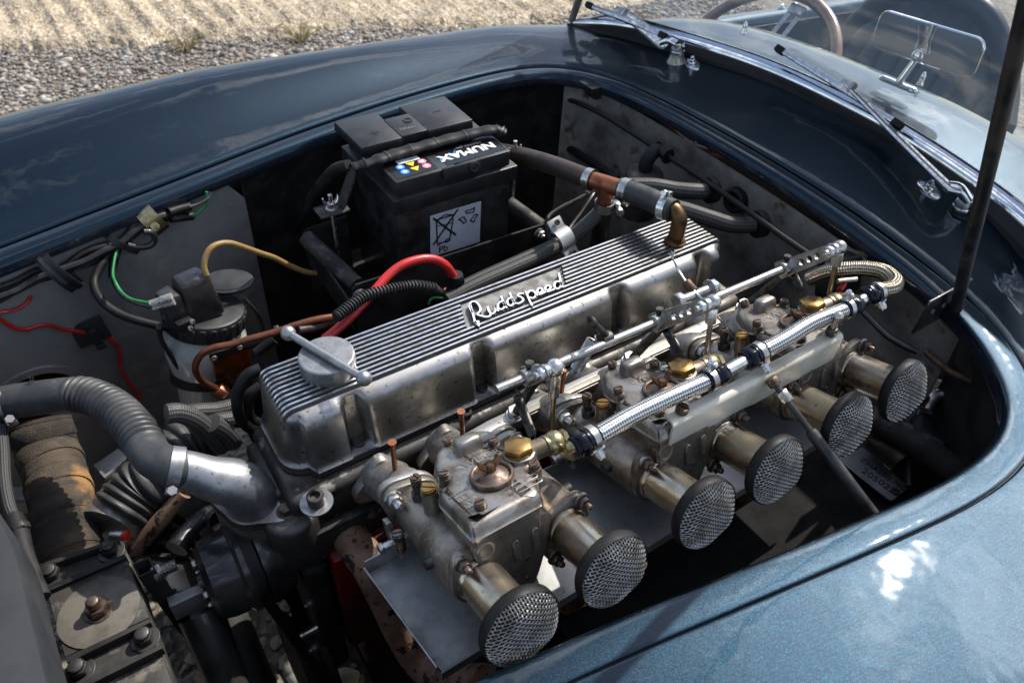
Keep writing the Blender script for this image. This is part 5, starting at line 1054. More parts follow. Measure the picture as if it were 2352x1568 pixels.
a = A(1772, 872, y=.060); e2 = A(2006, 1180, z=-.045); m1 = A(1796, 900, y=.076); dd = (e2 - a)
st = thing('stay_rod', e2, 'slim black stay rod running from the bracket down beside the rear trumpets', 'stay rod')
mb = MB(); mb.tube([a, a.lerp(e2, .42)], .0032, 12); build('rod', mb, MT['stay_black'], st)
mb = MB(); mb.tube([a.lerp(e2, .38), a.lerp(e2, .40), e2], [.0048, .0060, .0058], 14); build('sleeve', mb, MT['stay_black'], st)
hexbolt(st, a - dd.normalized() * .002, dd, .0068, .009, MT['screw_brown'], 'lock_nut'); hexbolt(st, a.lerp(e2, .085), dd, .0066, .012, MT['steel'], 'adjuster_nut')
# ================================================================ battery and bulkhead
BX0, BX1, BY0, BY1 = .193, .391, .600, .772
bat = thing('battery', ((BX0 + BX1) / 2, (BY0 + BY1) / 2, -.215), 'black car battery with a white recycling label beside the far wing', 'battery')
def c2(x, y): return 658.6 + x * .3401, 188.2 + y * .3401
cx, cy = (BX0 + BX1) / 2, (BY0 + BY1) / 2; sx, sy = BX1 - BX0, BY1 - BY0
mb = MB(); mb.prism([(BX0 + .006, BY0 + .003), (BX1 - .006, BY0 + .003), (BX1 - .006, BY1 - .003), (BX0 + .006, BY1 - .003)], -.225, -.036, None, 1.012); build('case', mb, MT['black_gloss'], bat, bevel=.004)
mb = MB(); mb.box((cx, cy, -.0255), (sx + .006, sy + .006, .024)); build('case_ledge', mb, MT['black_plastic'], bat, bevel=.002)
mb = MB(); mb.box((cx, cy, -.0055), (sx - .012, sy - .010, .026)); lidb = build('lid', mb, MT['black_plastic'], bat, bevel=.0025)
LT_ = .0078
mb = MB(); mb.box((.250, BY0 + .036, LT_ + .001), (.102, .064, .002)); mb.box((.3375, BY0 + .036, LT_ + .001), (.094, .064, .002)); mb.box((.29, BY0 + .11, LT_ + .002), (.182, .09, .004)); build('lid_step', mb, MT['black_plastic'], lidb, bevel=.0018)
# handle recess with knob on the near edge
M_ = frame((.300, BY0 + .004, .004), (0, -1, .15)); mb = MB(); mb.box((.0, .0, .003), (.062, .017, .006), M_); build('handle', mb, MT['black_plastic'], bat, bevel=.002)
mb = MB(); mb.lathe([(.0085, .006), (.0085, .0095), (.006, .0105), (.0045, .0095), (.0025, .010)], M_ @ Matrix.Translation((.018, 0, 0)), 20); build('vent_cap', mb, MT['black_plastic'], bat)
# near side label
ly = BY0 + .0008; lc = [A(*c2(968, 905), y=ly), A(*c2(1310, 805), y=ly), A(*c2(1300, 1078), y=ly), A(*c2(970, 1182), y=ly)]
mb = MB(); mb.add([p - V(0, .0012, 0) for p in lc] + [p for p in lc], [(0, 1, 2, 3), (7, 6, 5, 4), (0, 4, 5, 1), (1, 5, 6, 2), (2, 6, 7, 3), (3, 7, 4, 0)]); lab_ = build('label', mb, MT['label_white'], bat)
def LB(u, v): return lc[0].lerp(lc[1], u).lerp(lc[3].lerp(lc[2], u), v) - V(0, .0017, 0)
mb = MB()
def ln(pts, w=.0011):
    P = [LB(*p) for p in pts]
    for a_, b_ in zip(P, P[1:]):
        d = (b_ - a_).normalized(); s = d.cross(V(0, 1, 0)) * w; mb.add([a_ - s, b_ - s, b_ + s, a_ + s], [(0, 1, 2, 3)])
ln([(.05, .06), (.50, .63)], .0016); ln([(.53, .02), (.05, .70)], .0016); ln([(.11, .16), (.13, .70), (.37, .72), (.44, .20)]); ln([(.08, .12), (.48, .12)]); ln([(.12, .13), (.28, .06), (.45, .12)]); ln([(.12, .28), (.42, .30)], .0007); ln([(.16, .10), (.16, .16)], .0008)
ln([(.33 + .045 * cos(a), .70 + .035 * sin(a)) for a in [2 * pi * i / 12 for i in range(13)]], .0012); ln([(.13, .71), (.13, .75), (.18, .75), (.18, .71)], .0009)
for k in range(3):
    a = radians(90 + 120 * k)
    def rp_(r, t): return (.76 + r * cos(a + t) * .92, .27 - r * sin(a + t) * .88)
    ln([rp_(.20, .42), rp_(.17, -.15), rp_(.235, -.52), rp_(.13, -.85), rp_(.10, -.3), rp_(.12, .55), rp_(.20, .42)], .0011)
build('label_symbols', mb, MT['print_black'], lab_)
mb = text('Pb', .017, frame(LB(.25, .88), (0, -1, 0), (1, 0, 0)), .0002); build('label_text', mb, MT['print_black'], lab_)
# lid label: upside down brand word, swoosh, warning roundels
mb = MB(); mb.box((.332, BY0 + .036, LT_ + .0023), (.100, .052, .0006)); ll = build('lid_label', mb, MT['label_dark'], bat)
Mt = frame((.326, BY0 + .0305, LT_ + .0031), (0, 0, 1), (-1, 0, 0)); mb = text('NUMAX', .0225, Mt, .0002, 1.12, bold=.0007); build('brand_text', mb, MT['print_white'], ll)
mb = text('PREMIUM', .0085, Mt @ Matrix.Translation((-.012, -.016, 0)), .0002, 1.2); build('brand_subtext', mb, MT['print_grey'], ll)
mb = MB(); rows = []
for i in range(15): t = i / 14; rows.append([Mt @ V(.040 - .034 * t + .004, -.002 - .014 * t * t + .006 * sin(pi * t), -.0004), Mt @ V(.048 - .030 * t, .010 - .018 * t, -.0004)])
mb.grid(rows); build('brand_swoosh', mb, MT['print_blue'], ll, solid=.0002)
mb = MB(); mb.box((.236, BY0 + .034, LT_ + .0023), (.062, .046, .0006)); l2 = build('warning_label', mb, MT['label_dark'], bat)
mb = MB(); mb.box((.240, BY0 + .050, LT_ + .0028), (.034, .010, .0006)); build('barcode', mb, MT['print_white'], l2)
for i, (dx, dy, m_) in enumerate(((-.018, .006, 'print_blue'), (-.018, -.008, 'print_blue'), (.016, .006, 'print_pink'), (.016, -.008, 'print_pink'))):
    c = V(.240 + dx, BY0 + .031 + dy, LT_ + .0028); mb = MB(); mb.lathe([(.0062, 0), (.0062, .0004)], frame(c, (0, 0, 1)), 20); r_ = build('roundel', mb, MT[m_], l2); mb = MB(); mb.lathe([(.0030, .0005), (.0030, .0008)], frame(c, (0, 0, 1)), 14); build('roundel_mark', mb, MT['print_white'], r_)
for dy in (.006, -.008): c = V(.239, BY0 + .031 + dy, LT_ + .0028); mb = MB(); mb.prism([(-.007, .005), (.007, .005), (0, -.006)], 0, .0005, Matrix.Translation(c)); build('warning_triangle', mb, MT['print_yellow'], l2)
# terminal covers on the far half
CT = .026
def coverbox(x0, x1, name):
    mb = MB(); mb.prism([(x0, BY0 + .085), (x1, BY0 + .085), (x1 + .002, BY1 + .006), (x0 - .002, BY1 + .006)], .012, CT, None, .97); return build(name, mb, MT['black_plastic'], bat, bevel=.0018)
k1 = coverbox(.186, .252, 'terminal_cover'); k2 = coverbox(.292, .370, 'terminal_cover')
mb = MB(); mb.box((.272, BY0 + .118, .020), (.042, .060, .014)); k3 = build('cover_bridge', mb, MT['black_plastic'], bat, bevel=.0015)
mb = MB(); mb.lathe([(.0075, 0), (.0075, .001), (.0045, .001), (.0045, -.003)], frame((.281, BY0 + .128, .0272), (0, 0, 1)), 18); build('cover_vent', mb, MT['print_black'], k3)
mb = text('1AKJ03', .0085, frame((.270, BY0 + .106, .0273), (0, 0, 1), (-.94, .1, 0)), .0002); build('moulded_code', mb, MT['print_grey'], k3)
Mp = frame((.222, BY0 + .118, CT + .0004), (0, 0, 1)); mb = MB(); mb.box((0, 0, 0), (.014, .0018, .0005), Mp); mb.box((0, 0, 0.0001), (.0018, .014, .0005), Mp); build('plus_sign', mb, MT['print_black'], k1)
mb = MB(); mb.box((.334, BY0 + .135, CT + .0004), (.013, .0018, .0005)); build('minus_sign', mb, MT['print_black'], k2)
# black strap with tape over the lid, end straps and hooked tie rods
hb = thing('battery_strap', (cx, BY0 + .08, .02), 'black taped clamp bar across the battery with wing nut tie rods', 'battery clamp')
sp = [A(*c2(440, 580), z=.016), A(*c2(560, 545), z=.019), A(*c2(760, 480), z=.019), A(*c2(960, 425), z=.019), A(*c2(1200, 362), z=.019), A(*c2(1400, 325), z=.020), A(*c2(1480, 345), z=.016)]
ss = spline(sp, 10); mb = MB(); n_ = len(ss)
mb.tube(ss, [.0092 + (.0020 if 12 < i < n_ - 8 else 0) + .0008 * sin(i * 1.1) for i in range(n_)], 16, True, 0, flat=.55); build('taped_bar', mb, MT['rubber'], hb)
for i in range(8, n_ - 4, 8): mb = MB(); d = (ss[i + 1] - ss[i]).normalized(); mb.tube([ss[i] - d * .0012, ss[i] + d * .0012], .0119, 16, False, 0, flat=.58); build('tape_turn', mb, MT['black_plastic'], hb)
pl_ = A(*c2(305, 862), y=.665); pr0 = A(*c2(1525, 520), y=.665)
mb = MB(); q = [sp[0] + V(-.002, 0, 0), A(*c2(425, 640), y=.66), A(*c2(385, 760), y=.663), A(*c2(365, 830), y=.665)]; s_ = spline(q, 5)
mb.grid([[p + V(0, -.010, 0) for p in s_], [p + V(0, .010, 0) for p in s_]]); build('end_strap', mb, MT['dusty_black'], hb, solid=.003)
mb = MB(); mb.box(pl_, (.044, .030, .003)); build('foot_plate', mb, MT['dusty_black'], hb, bevel=.001)
mb = MB(); mb.box(pr0, (.024, .026, .003)); build('foot_plate', mb, MT['dusty_black'], hb, bevel=.001)
for p, bend in ((pl_, 1), (pr0 + V(.004, 0, 0), 0)):
    mb = MB(); mb.tube([p + V(0, 0, .024), p + V(0, 0, -.05), p + V(-.001, 0, -.095), p + V(.002, 0, -.125), p + V(.010, 0, -.130), p + V(.014, 0, -.120)] if bend else [p + V(0, 0, .030), p + V(0, 0, -.10)], .0032, 10, True, 4); build('tie_rod', mb, MT['bright_zinc'], hb)
    mb = MB(); mb.lathe([(.0085, .0015), (.0085, .003)], frame(p, (0, 0, 1)), 18); mb.lathe([(.0062, .003), (.0058, .011)], frame(p, (0, 0, 1)), 14)
    for s in (-1, 1): mb.tube([p + V(s * .004, 0, .008), p + V(s * .009, 0, .014), p + V(s * .011, 0, .021)], [.003, .0036, .0018], 8, True, 3, flat=.6)
    build('wing_nut', mb, MT['bright_zinc'], hb)
mb = MB(); q = [A(*c2(420, 560), z=.018), A(*c2(330, 600), z=.0), A(*c2(230, 710), z=-.04), A(*c2(150, 830), z=-.08), A(*c2(90, 940), z=-.12), A(*c2(60, 1010), z=-.16)]
mb.tube(q, [.0075, .010, .010, .0095, .007, .006], 14, True, 6); build('battery_cable', mb, MT['rubber'], label='thick black battery cable leaving the left end of the battery', cat='cable')
# battery carrier
cr_ = thing('battery_tray', (cx, cy, -.24), 'black steel battery carrier with an upright front plate and round rails', 'battery tray')
q0, q1 = A(*c2(435, 1372), y=.572), A(*c2(1760, 945), y=.572); zb = -.26
mb = MB(); mb.add([V(q0.x, .572, zb), V(q0.x, .572, q0.z - .006), V(q0.x + .006, .572, q0.z), V(q1.x, .572, q1.z), V(q1.x, .572, zb)], [(0, 1, 2, 3, 4)]); build('front_plate', mb, MT['black_paint'], cr_, solid=.003)
mb = MB(); mb.box((.29, .69, -.235), (.30, .24, .006)); build('base_plate', mb, MT['black_paint'], cr_)
mb = MB(); a, b = A(*c2(130, 1050), y=.70), A(*c2(470, 1370), y=.60); mb.tube([a, b], .0125, 14); build('rail', mb, MT['dusty_black'], cr_)
mb = MB(); a, b = A(*c2(1500, 820), y=.66), A(*c2(1720, 980), y=.60); mb.tube([a, b], .0125, 14); build('rail', mb, MT['dusty_black'], cr_)
mb = MB(); e_ = [A(*c2(110, 1010), y=.735), A(*c2(140, 985), y=.735), A(*c2(400, 900), y=.735)]; mb.grid([e_, [V(p.x, p.y, zb) for p in e_]]); e_ = [A(*c2(105, 1020), y=.735), A(*c2(430, 1500), y=.56)]; mb.grid([e_, [p + V(0, 0, -.05) for p in e_]]); build('side_plate', mb, MT['black_paint'], cr_, solid=.003)
for q in ((490, 1440), (1705, 1025)): hexbolt(cr_, A(*c2(*q), y=.568), (0, -1, 0), .0088, .007, MT['steel'], 'tray_bolt', washer=.011, stud=.005)
# heater hoses along the far side of the cover, pipes and clip
for k, (off_, lab) in enumerate(((0, 'dark fabric braided hose along the far side of the rocker cover, nearer one'), (1, 'dark fabric braided hose along the far side of the rocker cover, farther one'))):
    yy = .452 + .022 * k; q = [(1080, 1470), (1300, 1360), (1500, 1270), (1700, 1180), (1880, 1090), (2010, 985), (2110, 890), (2200, 800)]
    mb = MB(); mb.tube([A(c2(*p)[0] + 6 * k, c2(*p)[1] - 13 * k, y=yy + .012 * i / 7 * (1 + k)) for i, p in enumerate(q)], .0092, 16, True, 6); build('heater_hose', mb, MT['braid_fabric'], label=lab, cat='hose', group='fabric heater hoses')
mb = MB(); mb.tube([A(*c2(*p), y=.49) for p in ((1060, 1410), (1200, 1355), (1380, 1285), (1560, 1235), (1640, 1225))], .0036, 10, True, 5); build('copper_pipe', mb, MT['copper_dull'], label='thin copper pipe beside the fabric hoses behind the rocker cover', cat='pipe')
pc = A(*c2(1862, 1062), y=.452); pk = thing('pipe_clip', pc, 'bright folded metal clip over the fabric hoses', 'clip')
d_ = (A(*c2(1960, 1020), y=.46) - A(*c2(1760, 1140), y=.452)).normalized(); M = frame(pc, d_, (0, -.7, .7)); mb = MB(); mb.grid([[M @ V(.0125 * cos(a), .0165 * sin(a), z) for a in [-1.7 + 3.4 * i / 14 for i in range(15)]] for z in (-.012, .012)]); build('clip_band', mb, MT['zinc_sheet'], pk, solid=.0014)
for s in (-1, 1): p = M @ V(.004, s * .024, 0); mb = MB(); mb.box((0, s * .022, 0), (.003, .018, .024), M @ Matrix.Translation((.003, 0, 0))); build('clip_tab', mb, MT['zinc_sheet'], pk, bevel=.0008); capscrew(pk, M @ V(.0075, s * .024, 0), M.to_3x3() @ V(1, 0, 0), .0042, .003, MT['dark_steel'], 'clip_screw')
mb = MB(); q = [A(*c2(*p), y=.47 + .02 * i) for i, p in enumerate(((1900, 1160), (1790, 1080), (1755, 990), (1770, 910), (1850, 850), (1950, 800), (2060, 740)))]; mb.tube(q, [.0030 + .0008 * (i % 2) for i in range(60)], 8, True, 10); build('sheathed_wire', mb, MT['rubber'], label='thin ribbed black wire looping past the metal clip', cat='wire')
mb = MB(); q = [A(*c2(*p), y=.50 + .01 * i) for i, p in enumerate(((1890, 1020), (1930, 960), (1990, 880), (2050, 790), (2080, 740)))]; mb.tube(q, .0026, 8, True, 5); build('brown_wire', mb, MT['rubber_brown'], label='thin brown wire rising to the copper tee', cat='wire')
# red battery lead, corrugated conduit, post
mb = MB(); q = [((745, 780), .43), ((790, 742), .44), ((850, 680), .455), ((895, 630), .47), ((935, 604), .475), ((985, 594), .475), ((1022, 608), .47), ((1045, 640), .465)]
mb.tube([A(*p, y=y) for p, y in q], .0059, 16, True, 7); build('red_cable', mb, MT['red_rubber'], label='thick bright red cable arching beside the rocker cover', cat='cable')
po = A(1047, 652, y=.465); tp_ = thing('terminal_post', po - V(0, 0, .05), 'black ribbed terminal boot at the end of the red cable', 'terminal')
mb = MB(); n_ = 20; prof = [(.0095, .016), (.0098, .010), (.0110, -.004), (.0118, -.012), (.012, -.014)]; mb.lathe(prof, frame(po, (0, 0, 1)), 28); rbt = build('boot', mb, MT['rubber'], tp_)
for i in range(14): a = 2 * pi * i / 14; mb = MB(); mb.tube([po + V(.0098 * cos(a), .0098 * sin(a), .012), po + V(.0118 * cos(a), .0118 * sin(a), -.010)], .0011, 6); build('grip_rib', mb, MT['rubber'], rbt)
mb = MB(); mb.lathe([(.0125, -.014), (.0125, -.06)], frame(po, (0, 0, 1)), 22); build('post_body', mb, MT['black_plastic'], tp_)
mb = MB(); q = [A(*c2(*p), y=y) for p, y in (((330, 1590), .43), ((420, 1520), .44), ((520, 1452), .45), ((640, 1412), .455), ((760, 1388), .46), ((880, 1376), .46), ((1000, 1392), .46))]
sp_ = spline(q, 22); mb.tube(sp_, [.0064 + .0011 * (1 if (i // 2) % 2 else -1) for i in range(len(sp_))], 14); cdt = build('corrugated_conduit', mb, MT['black_plastic'], label='black corrugated cable conduit crossing over the red cable', cat='conduit', ang=25)
mb = MB(); mb.tube([sp_[-1], A(*c2(1040, 1415), y=.46), A(*c2(1075, 1435), y=.46)], [.0058, .0050, .0040], 10); build('cable_end', mb, MT['rubber_grey'], cdt)
mb = MB(); mb.tube([A(*c2(*p), y=.455) for p in ((960, 1500), (975, 1465), (1020, 1455), (1070, 1462))], .0017, 8, True, 5); build('green_wire', mb, MT['green_wire'], label='short green wire loop beside the terminal boot', cat='wire')

# bulkhead fittings
mb = MB(); q = [((985, 300), .50, 1), ((1040, 262), .62, 0), ((1100, 236), .635, 0), ((1170, 222), .64, 0), ((1218, 217), .645, 0), ((1290, 224), .648, 0), ((1370, 256), .65, 0), ((1440, 298), .65, 0), ((1520, 350), .648, 0), ((1600, 402), .645, 0), ((1700, 472), .64, 0), ((1800, 545), .63, 0), ((1890, 606), .62, 0)]
cp = [A(*p, x=x) for p, x, _ in q]; mb.tube(cp[1:], .0042, 10, True, 6); ca = build('control_cable', mb, MT['rubber'], label='long black control cable sweeping along the bulkhead', cat='cable')
for i in (4, 8):
    d = (cp[i + 1] - cp[i - 1]).normalized(); mb = MB(); M = frame(cp[i], d); mb.lathe([(.006, -.017), (.0125, -.017), (.0125, -.014), (.0092, -.0135), (.0092, .0135), (.0125, .014), (.0125, .017), (.006, .017)], M, 22); build('cable_grommet', mb, MT['rubber'], ca, ang=30)
kb = A(1480, 400, x=.625); bo = thing('brake_reservoir', kb - V(0, 0, .06), 'small dull metal canister with a black outlet on the bulkhead', 'canister')
mb = MB(); mb.lathe([(.030, -.075), (.030, -.006), (.0315, -.004), (.0315, .002), (.028, .006), (.012, .008)], frame(kb, (0, 0, 1)), 32); build('canister', mb, MT['alu_head'], bo, ang=35)
mb = MB(); mb.tube([kb + V(0, 0, .006), kb + V(0, 0, .020), kb + V(.006, 0, .032), kb + V(.022, .004, .038)], .0115, 16, True, 5); build('rubber_outlet', mb, MT['rubber'], bo)
for q, lab, r in ((((1440, 428), (1500, 428), (1550, 436), (1600, 440), (1625, 438)), 'grey fabric hose from behind the breather hose into the bulkhead', .0125), (((1500, 472), (1560, 480), (1625, 500), (1680, 516), (1735, 516)), 'dark fabric hose behind the breather elbow into the bulkhead', .0125)):
    mb = MB(); n_ = len(q); mb.tube([A(*p, x=.54 + .11 * i / (n_ - 1)) for i, p in enumerate(q)], r, 16, True, 6); h_ = build('bulkhead_hose', mb, MT['braid_fabric'], label=lab, cat='hose'); e_ = A(*q[-1], x=.648); mb = MB(); mb.lathe([(.0185, -.012), (.0205, -.012), (.0205, .0), (.0185, .0)], frame(e_, (-1, .2, 0)), 24); build('grommet', mb, MT['rubber'], h_)
for q, r, lab in (((1355, 305), .020, 'black rubber grommet on the bulkhead above the copper tee'), ((1270, 330), .015, 'black rubber grommet on the bulkhead beside the battery'), ((1690, 460), .020, 'black rubber grommet on the bulkhead below the control cable'), ((1262, 275), .014, 'small black grommet on the bulkhead near the far corner')):
    c = A(*q, x=.688); mb = MB(); mb.lathe([(r * .45, .0), (r * .5, .008), (r * .8, .010), (r, .006), (r * 1.05, -.004)], frame(c, (-1, 0, .1)), 24); mb.lathe([(r * .48, .004), (.0001, .003)], frame(c, (-1, 0, .1)), 16, False, False); build('bulkhead_grommet', mb, MT['rubber'], label=lab, cat='grommet', group='bulkhead grommets')
mb = MB(); mb.tube([A(1290, 330, x=.67), A(1330, 355, x=.645), A(1385, 390, x=.62), A(1420, 415, x=.60)], .0075, 12, True, 5); build('bulkhead_pipe', mb, MT['rubber'], label='thin black pipe slanting down in front of the bulkhead', cat='pipe')
c = A(1602, 315, x=.690); mb = MB(); mb.prism([(-.012, -.008), (.010, -.010), (.014, .004), (-.004, .010)], 0, .0015, frame(c, (-1, 0, 0), (0, 1, .3))); build('maker_plate', mb, MT['fire_sheet'], label='small worn metal plate riveted to the bulkhead', cat='plate')
# near rear corner: chassis plate, tubes, dark reservoir, wires
def d1(x, y): return 1411.2 + x * .4002, 940.8 + y * .4002
def d2(x, y): return 1834.6 + x * .3899, 517.4 + y * .3899
PZ = -.196; pq = [A(*d1(*q), z=PZ) for q in ((1275, 285), (1420, 215), (1665, 425), (1680, 455), (1600, 520), (1575, 522))]
pt_ = thing('chassis_plate', pq[0], 'stamped grey chassis number plate below the rear trumpet', 'number plate')
mb = MB(); mb.prism([(p.x, p.y) for p in pq], PZ, PZ + .0016); build('plate', mb, MT['zinc_sheet'], pt_, bevel=.0004, seg=1)
ta, tb_ = A(*d1(1470, 320), z=PZ), A(*d1(1625, 425), z=PZ); tx = (tb_ - ta).normalized()
mb = text('CHASSIS NO', .0112, frame(A(*d1(1545, 372), z=PZ + .0018), (0, 0, 1), tx), .0003); text('205022', .0135, frame(A(*d1(1515, 408), z=PZ + .0018), (0, 0, 1), tx), .0003, 1.1, mb=mb); build('stamped_text', mb, MT['print_black'], pt_)
capscrew(pt_, A(*d1(1610, 472), z=PZ + .0016), (0, 0, 1), .0052, .003, MT['dark_steel'], 'rivet')
mb = MB(); mb.tube([A(*d2(400, 1130), z=-.135), A(*d2(560, 1200), z=-.14), A(*d2(760, 1330), z=-.15), A(*d2(960, 1480), z=-.16)], .0165, 18, True, 4); build('chassis_tube', mb, MT['dusty_black'], label='thick grubby chassis tube behind the rear trumpet', cat='tube')
mb = MB(); mb.tube([A(*d2(430, 1260), z=-.17), A(*d2(520, 1320), z=-.17), A(*d2(610, 1400), z=-.17)], .015, 16, True, 4); build('hose_stub', mb, MT['rubber_brown'], label='brown rubber hose stub beside the chassis plate', cat='hose')
rb_ = A(*d2(900, 1180), z=-.16); rv = thing('fluid_box', rb_, 'glossy black box in the near rear corner of the bay', 'box')
mb = MB(); M = frame(rb_, (0, 0, 1), (.8, .35, 0)); mb.box((.02, 0, -.02), (.13, .09, .05), M); build('box_body', mb, MT['black_gloss'], rv, bevel=.012, seg=4)
mb = MB(); mb.box((-.02, -.01, .008), (.05, .02, .006), M); build('box_cap', mb, MT['black_gloss'], rv, bevel=.003)
mb = MB(); mb.tube([A(*d2(900, 985), z=-.11), A(*d2(800, 1010), z=-.12), A(*d2(750, 1090), z=-.13)], [.006, .009, .008], 12, True, 4); build('pipe_union', mb, MT['steel'], rv)
for q, z, r, m_, nm, lab in ((((350, 480), (430, 560), (520, 650), (620, 710), (700, 745)), -.06, .0040, 'black_gloss', 'black_wire', 'glossy black wire curving behind the rear carburettor'), (((750, 745), (800, 790), (890, 860), (1000, 910), (1080, 940)), -.06, .0042, 'rusty_steel', 'brake_pipe', 'thin rusty brake pipe in the near rear corner'), (((590, 1140), (640, 1190), (650, 1280), (645, 1400), (650, 1540)), -.17, .0036, 'black_plastic', 'green_black_wire', 'dark wire hanging past the chassis plate'), (((700, 1050), (760, 1020), (800, 980)), -.12, .0042, 'copper_dull', 'pipe_end', 'short copper pipe end behind the rear trumpet'), (((230, 330), (260, 326), (340, 318)), .01, .0030, 'alu_plate', 'wire_tail', 'short pale wire tail under the bronze hose')):
    mb = MB(); mb.tube([A(*d2(*p), z=z) for p in q], r, 10, True, 6); build(nm, mb, MT[m_], label=lab, cat='wire' if 'wire' in nm else 'pipe')
mb = MB(); c = A(*d2(240, 383), z=.02); mb.tube([c, c + V(.012, .004, .002)], .0036, 10); build('red_wire_end', mb, MT['red_rubber'], label='tiny red wire cap behind the rear brass plug', cat='wire end')
mb = MB(); M = frame(A(*d2(250, 290), y=.20), (0, -1, .3)); mb.box((0, 0, 0), (.07, .05, .03), M); build('relay_box', mb, MT['black_plastic'], label='black plastic box behind the rear throttle link', cat='box', bevel=.004)
# ================================================================ washer bottle, wiring loom on the far inner wing
def c4(x, y): return x * .3401, 423.4 + y * .3401
def c5(x, y): return x * .4601, 846.7 + y * .4601
def PY(f, pts, y): return [A(*f(*p), y=(y if not isinstance(y, (list, tuple)) else y[0] + (y[1] - y[0]) * i / (len(pts) - 1))) for i, p in enumerate(pts)]
def PG(x, y, out=.005):
    yy = .735
    for _ in range(8): p = A(*c4(x, y), y=yy); yy = gy(p.x, p.z) - out
    return p
BC = A(*c4(1385, 920), y=.625); BB = A(*c4(1400, 1500), y=.618); ax = (BC - BB).normalized(); H = (BC - BB).length
wb_ = thing('washer_bottle', BB, 'clear plastic screen washer bottle with a black screw cap and pump', 'washer bottle')
M = frame(BB, ax, (1, .2, 0))
def ov(prof, n=40, ex=1.0): return [[M @ V(r * cos(2 * pi * i / n) * ex, r * sin(2 * pi * i / n), z) for i in range(n)] for r, z in prof]
mb = MB(); mb.rings(ov([(.012, .0), (.027, .001), (.034, .008), (.036, .02), (.041, H * .4), (.0465, H * .55), (.0510, H * .68), (.0525, H * .78), (.051, H * .86), (.0465, H * .92), (.0465, H)]), cap=(True, False)); build('bottle', mb, MT['bottle_plastic'], wb_, ang=60, solid=-.0012)
mb = MB(); mb.rings(ov([(.010, .004), (.025, .0045), (.0315, .010), (.0335, .02), (.0375, H * .35), (.038, H * .36)]))
build('washer_fluid', mb, MT['washer_fluid'], wb_, ang=60)
CP = M @ V(0, 0, H - .006); Mc = frame(CP, ax, (1, .2, 0)); mb = MB(); mb.lathe([(.0455, 0), (.050, .001), (.051, .004), (.051, .022), (.049, .026), (.045, .0275), (1e-5, .029)], Mc, 48, True, False); cpo = build('screw_cap', mb, MT['black_plastic'], wb_, ang=35)
for i in range(24): a = 2 * pi * i / 24; mb = MB(); mb.box((0, 0, .013), (.003, .008, .020), Mc @ Matrix.Rotation(a, 4, 'Z') @ Matrix.Translation((.0508, 0, 0))); build('cap_grip', mb, MT['black_plastic'], cpo, bevel=.001, seg=1)
pm = A(*c4(1330, 790), y=.615); Mp = frame(V(pm.x, pm.y, CP.z + .026), (0.02, 0, 1), (1, .25, 0))
mb = MB(); mb.prism([(-.026, -.022), (.026, -.022), (.026, .022), (-.026, .022)], 0, .066, Mp, .72); pmo = build('pump_motor', mb, MT['black_gloss'], wb_, bevel=.007, seg=3)
mb = MB(); mb.prism([(-.046, -.014), (-.020, -.018), (-.020, .018), (-.046, .014)], .012, .055, Mp, .85); build('pump_lobe', mb, MT['black_gloss'], pmo, bevel=.004, seg=2)
mb = MB(); mb.box((-.032, -.022, .016), (.020, .012, .014), Mp); build('terminal_block', mb, MT['black_plastic'], pmo, bevel=.001)
for dz in (.012, .020): slotscrew(pmo, Mp @ V(-.036 + dz * .6, -.0285, dz), Mp.to_3x3() @ V(0, -1, .3), .0034, .002, MT['bright_zinc'], 'terminal_screw')
fl = A(*c4(1540, 660), z=CP.z + .036); mb = MB(); Mf = frame(fl, (-.15, -.35, 1), (1, -.45, 0)); mb.prism([(.034 * cos(a), .019 * sin(a)) for a in [2 * pi * i / 32 for i in range(32)]], -.002, .003, Mf); mb.prism([(.029 * cos(a), .0145 * sin(a)) for a in [2 * pi * i / 28 for i in range(28)]], .0029, .0036, Mf); build('filler_flap', mb, MT['rubber_grey'], wb_, bevel=.001, seg=1)
mb = MB(); mb.tube(PY(c4, [(1395, 615), (1378, 560), (1385, 500), (1420, 435), (1480, 402), (1560, 398), (1660, 430), (1760, 465), (1850, 495), (1950, 545), (2060, 590), (2130, 600)], [.605, .66]), .0039, 12, True, 6); build('washer_tube', mb, MT['tan_tube'], label='amber plastic washer tube curving from the washer bottle pump', cat='tube')
# bracket strap round the bottle
mb = MB(); rgm = [[M @ V((.0470 + dr) * cos(a), (.0470 + dr) * sin(a), H * .42 + dz - .01 * cos(a - 1.2)) for a in [2 * pi * i / 40 for i in range(40)]] for dr, dz in ((-.004, -.008), (.0, -.008), (.0, .009), (-.005, .009))]; mb.rings(rgm, cap=(False, False)); hb_ = build('bottle_strap', mb, MT['black_plastic'], wb_, ang=40)
mb = MB(); mb.tube(PY(c4, [(1640, 760), (1720, 850), (1770, 950), (1765, 1010), (1700, 1040)], .64), .0055, 10, True, 5, flat=.5); build('strap_arm', mb, MT['black_plastic'], hb_); mb = MB(); mb.tube(PY(c4, [(1070, 960), (1090, 1050), (1150, 1150), (1200, 1230)], .60), .0065, 10, True, 5, flat=.5); build('strap_arm', mb, MT['black_plastic'], hb_)
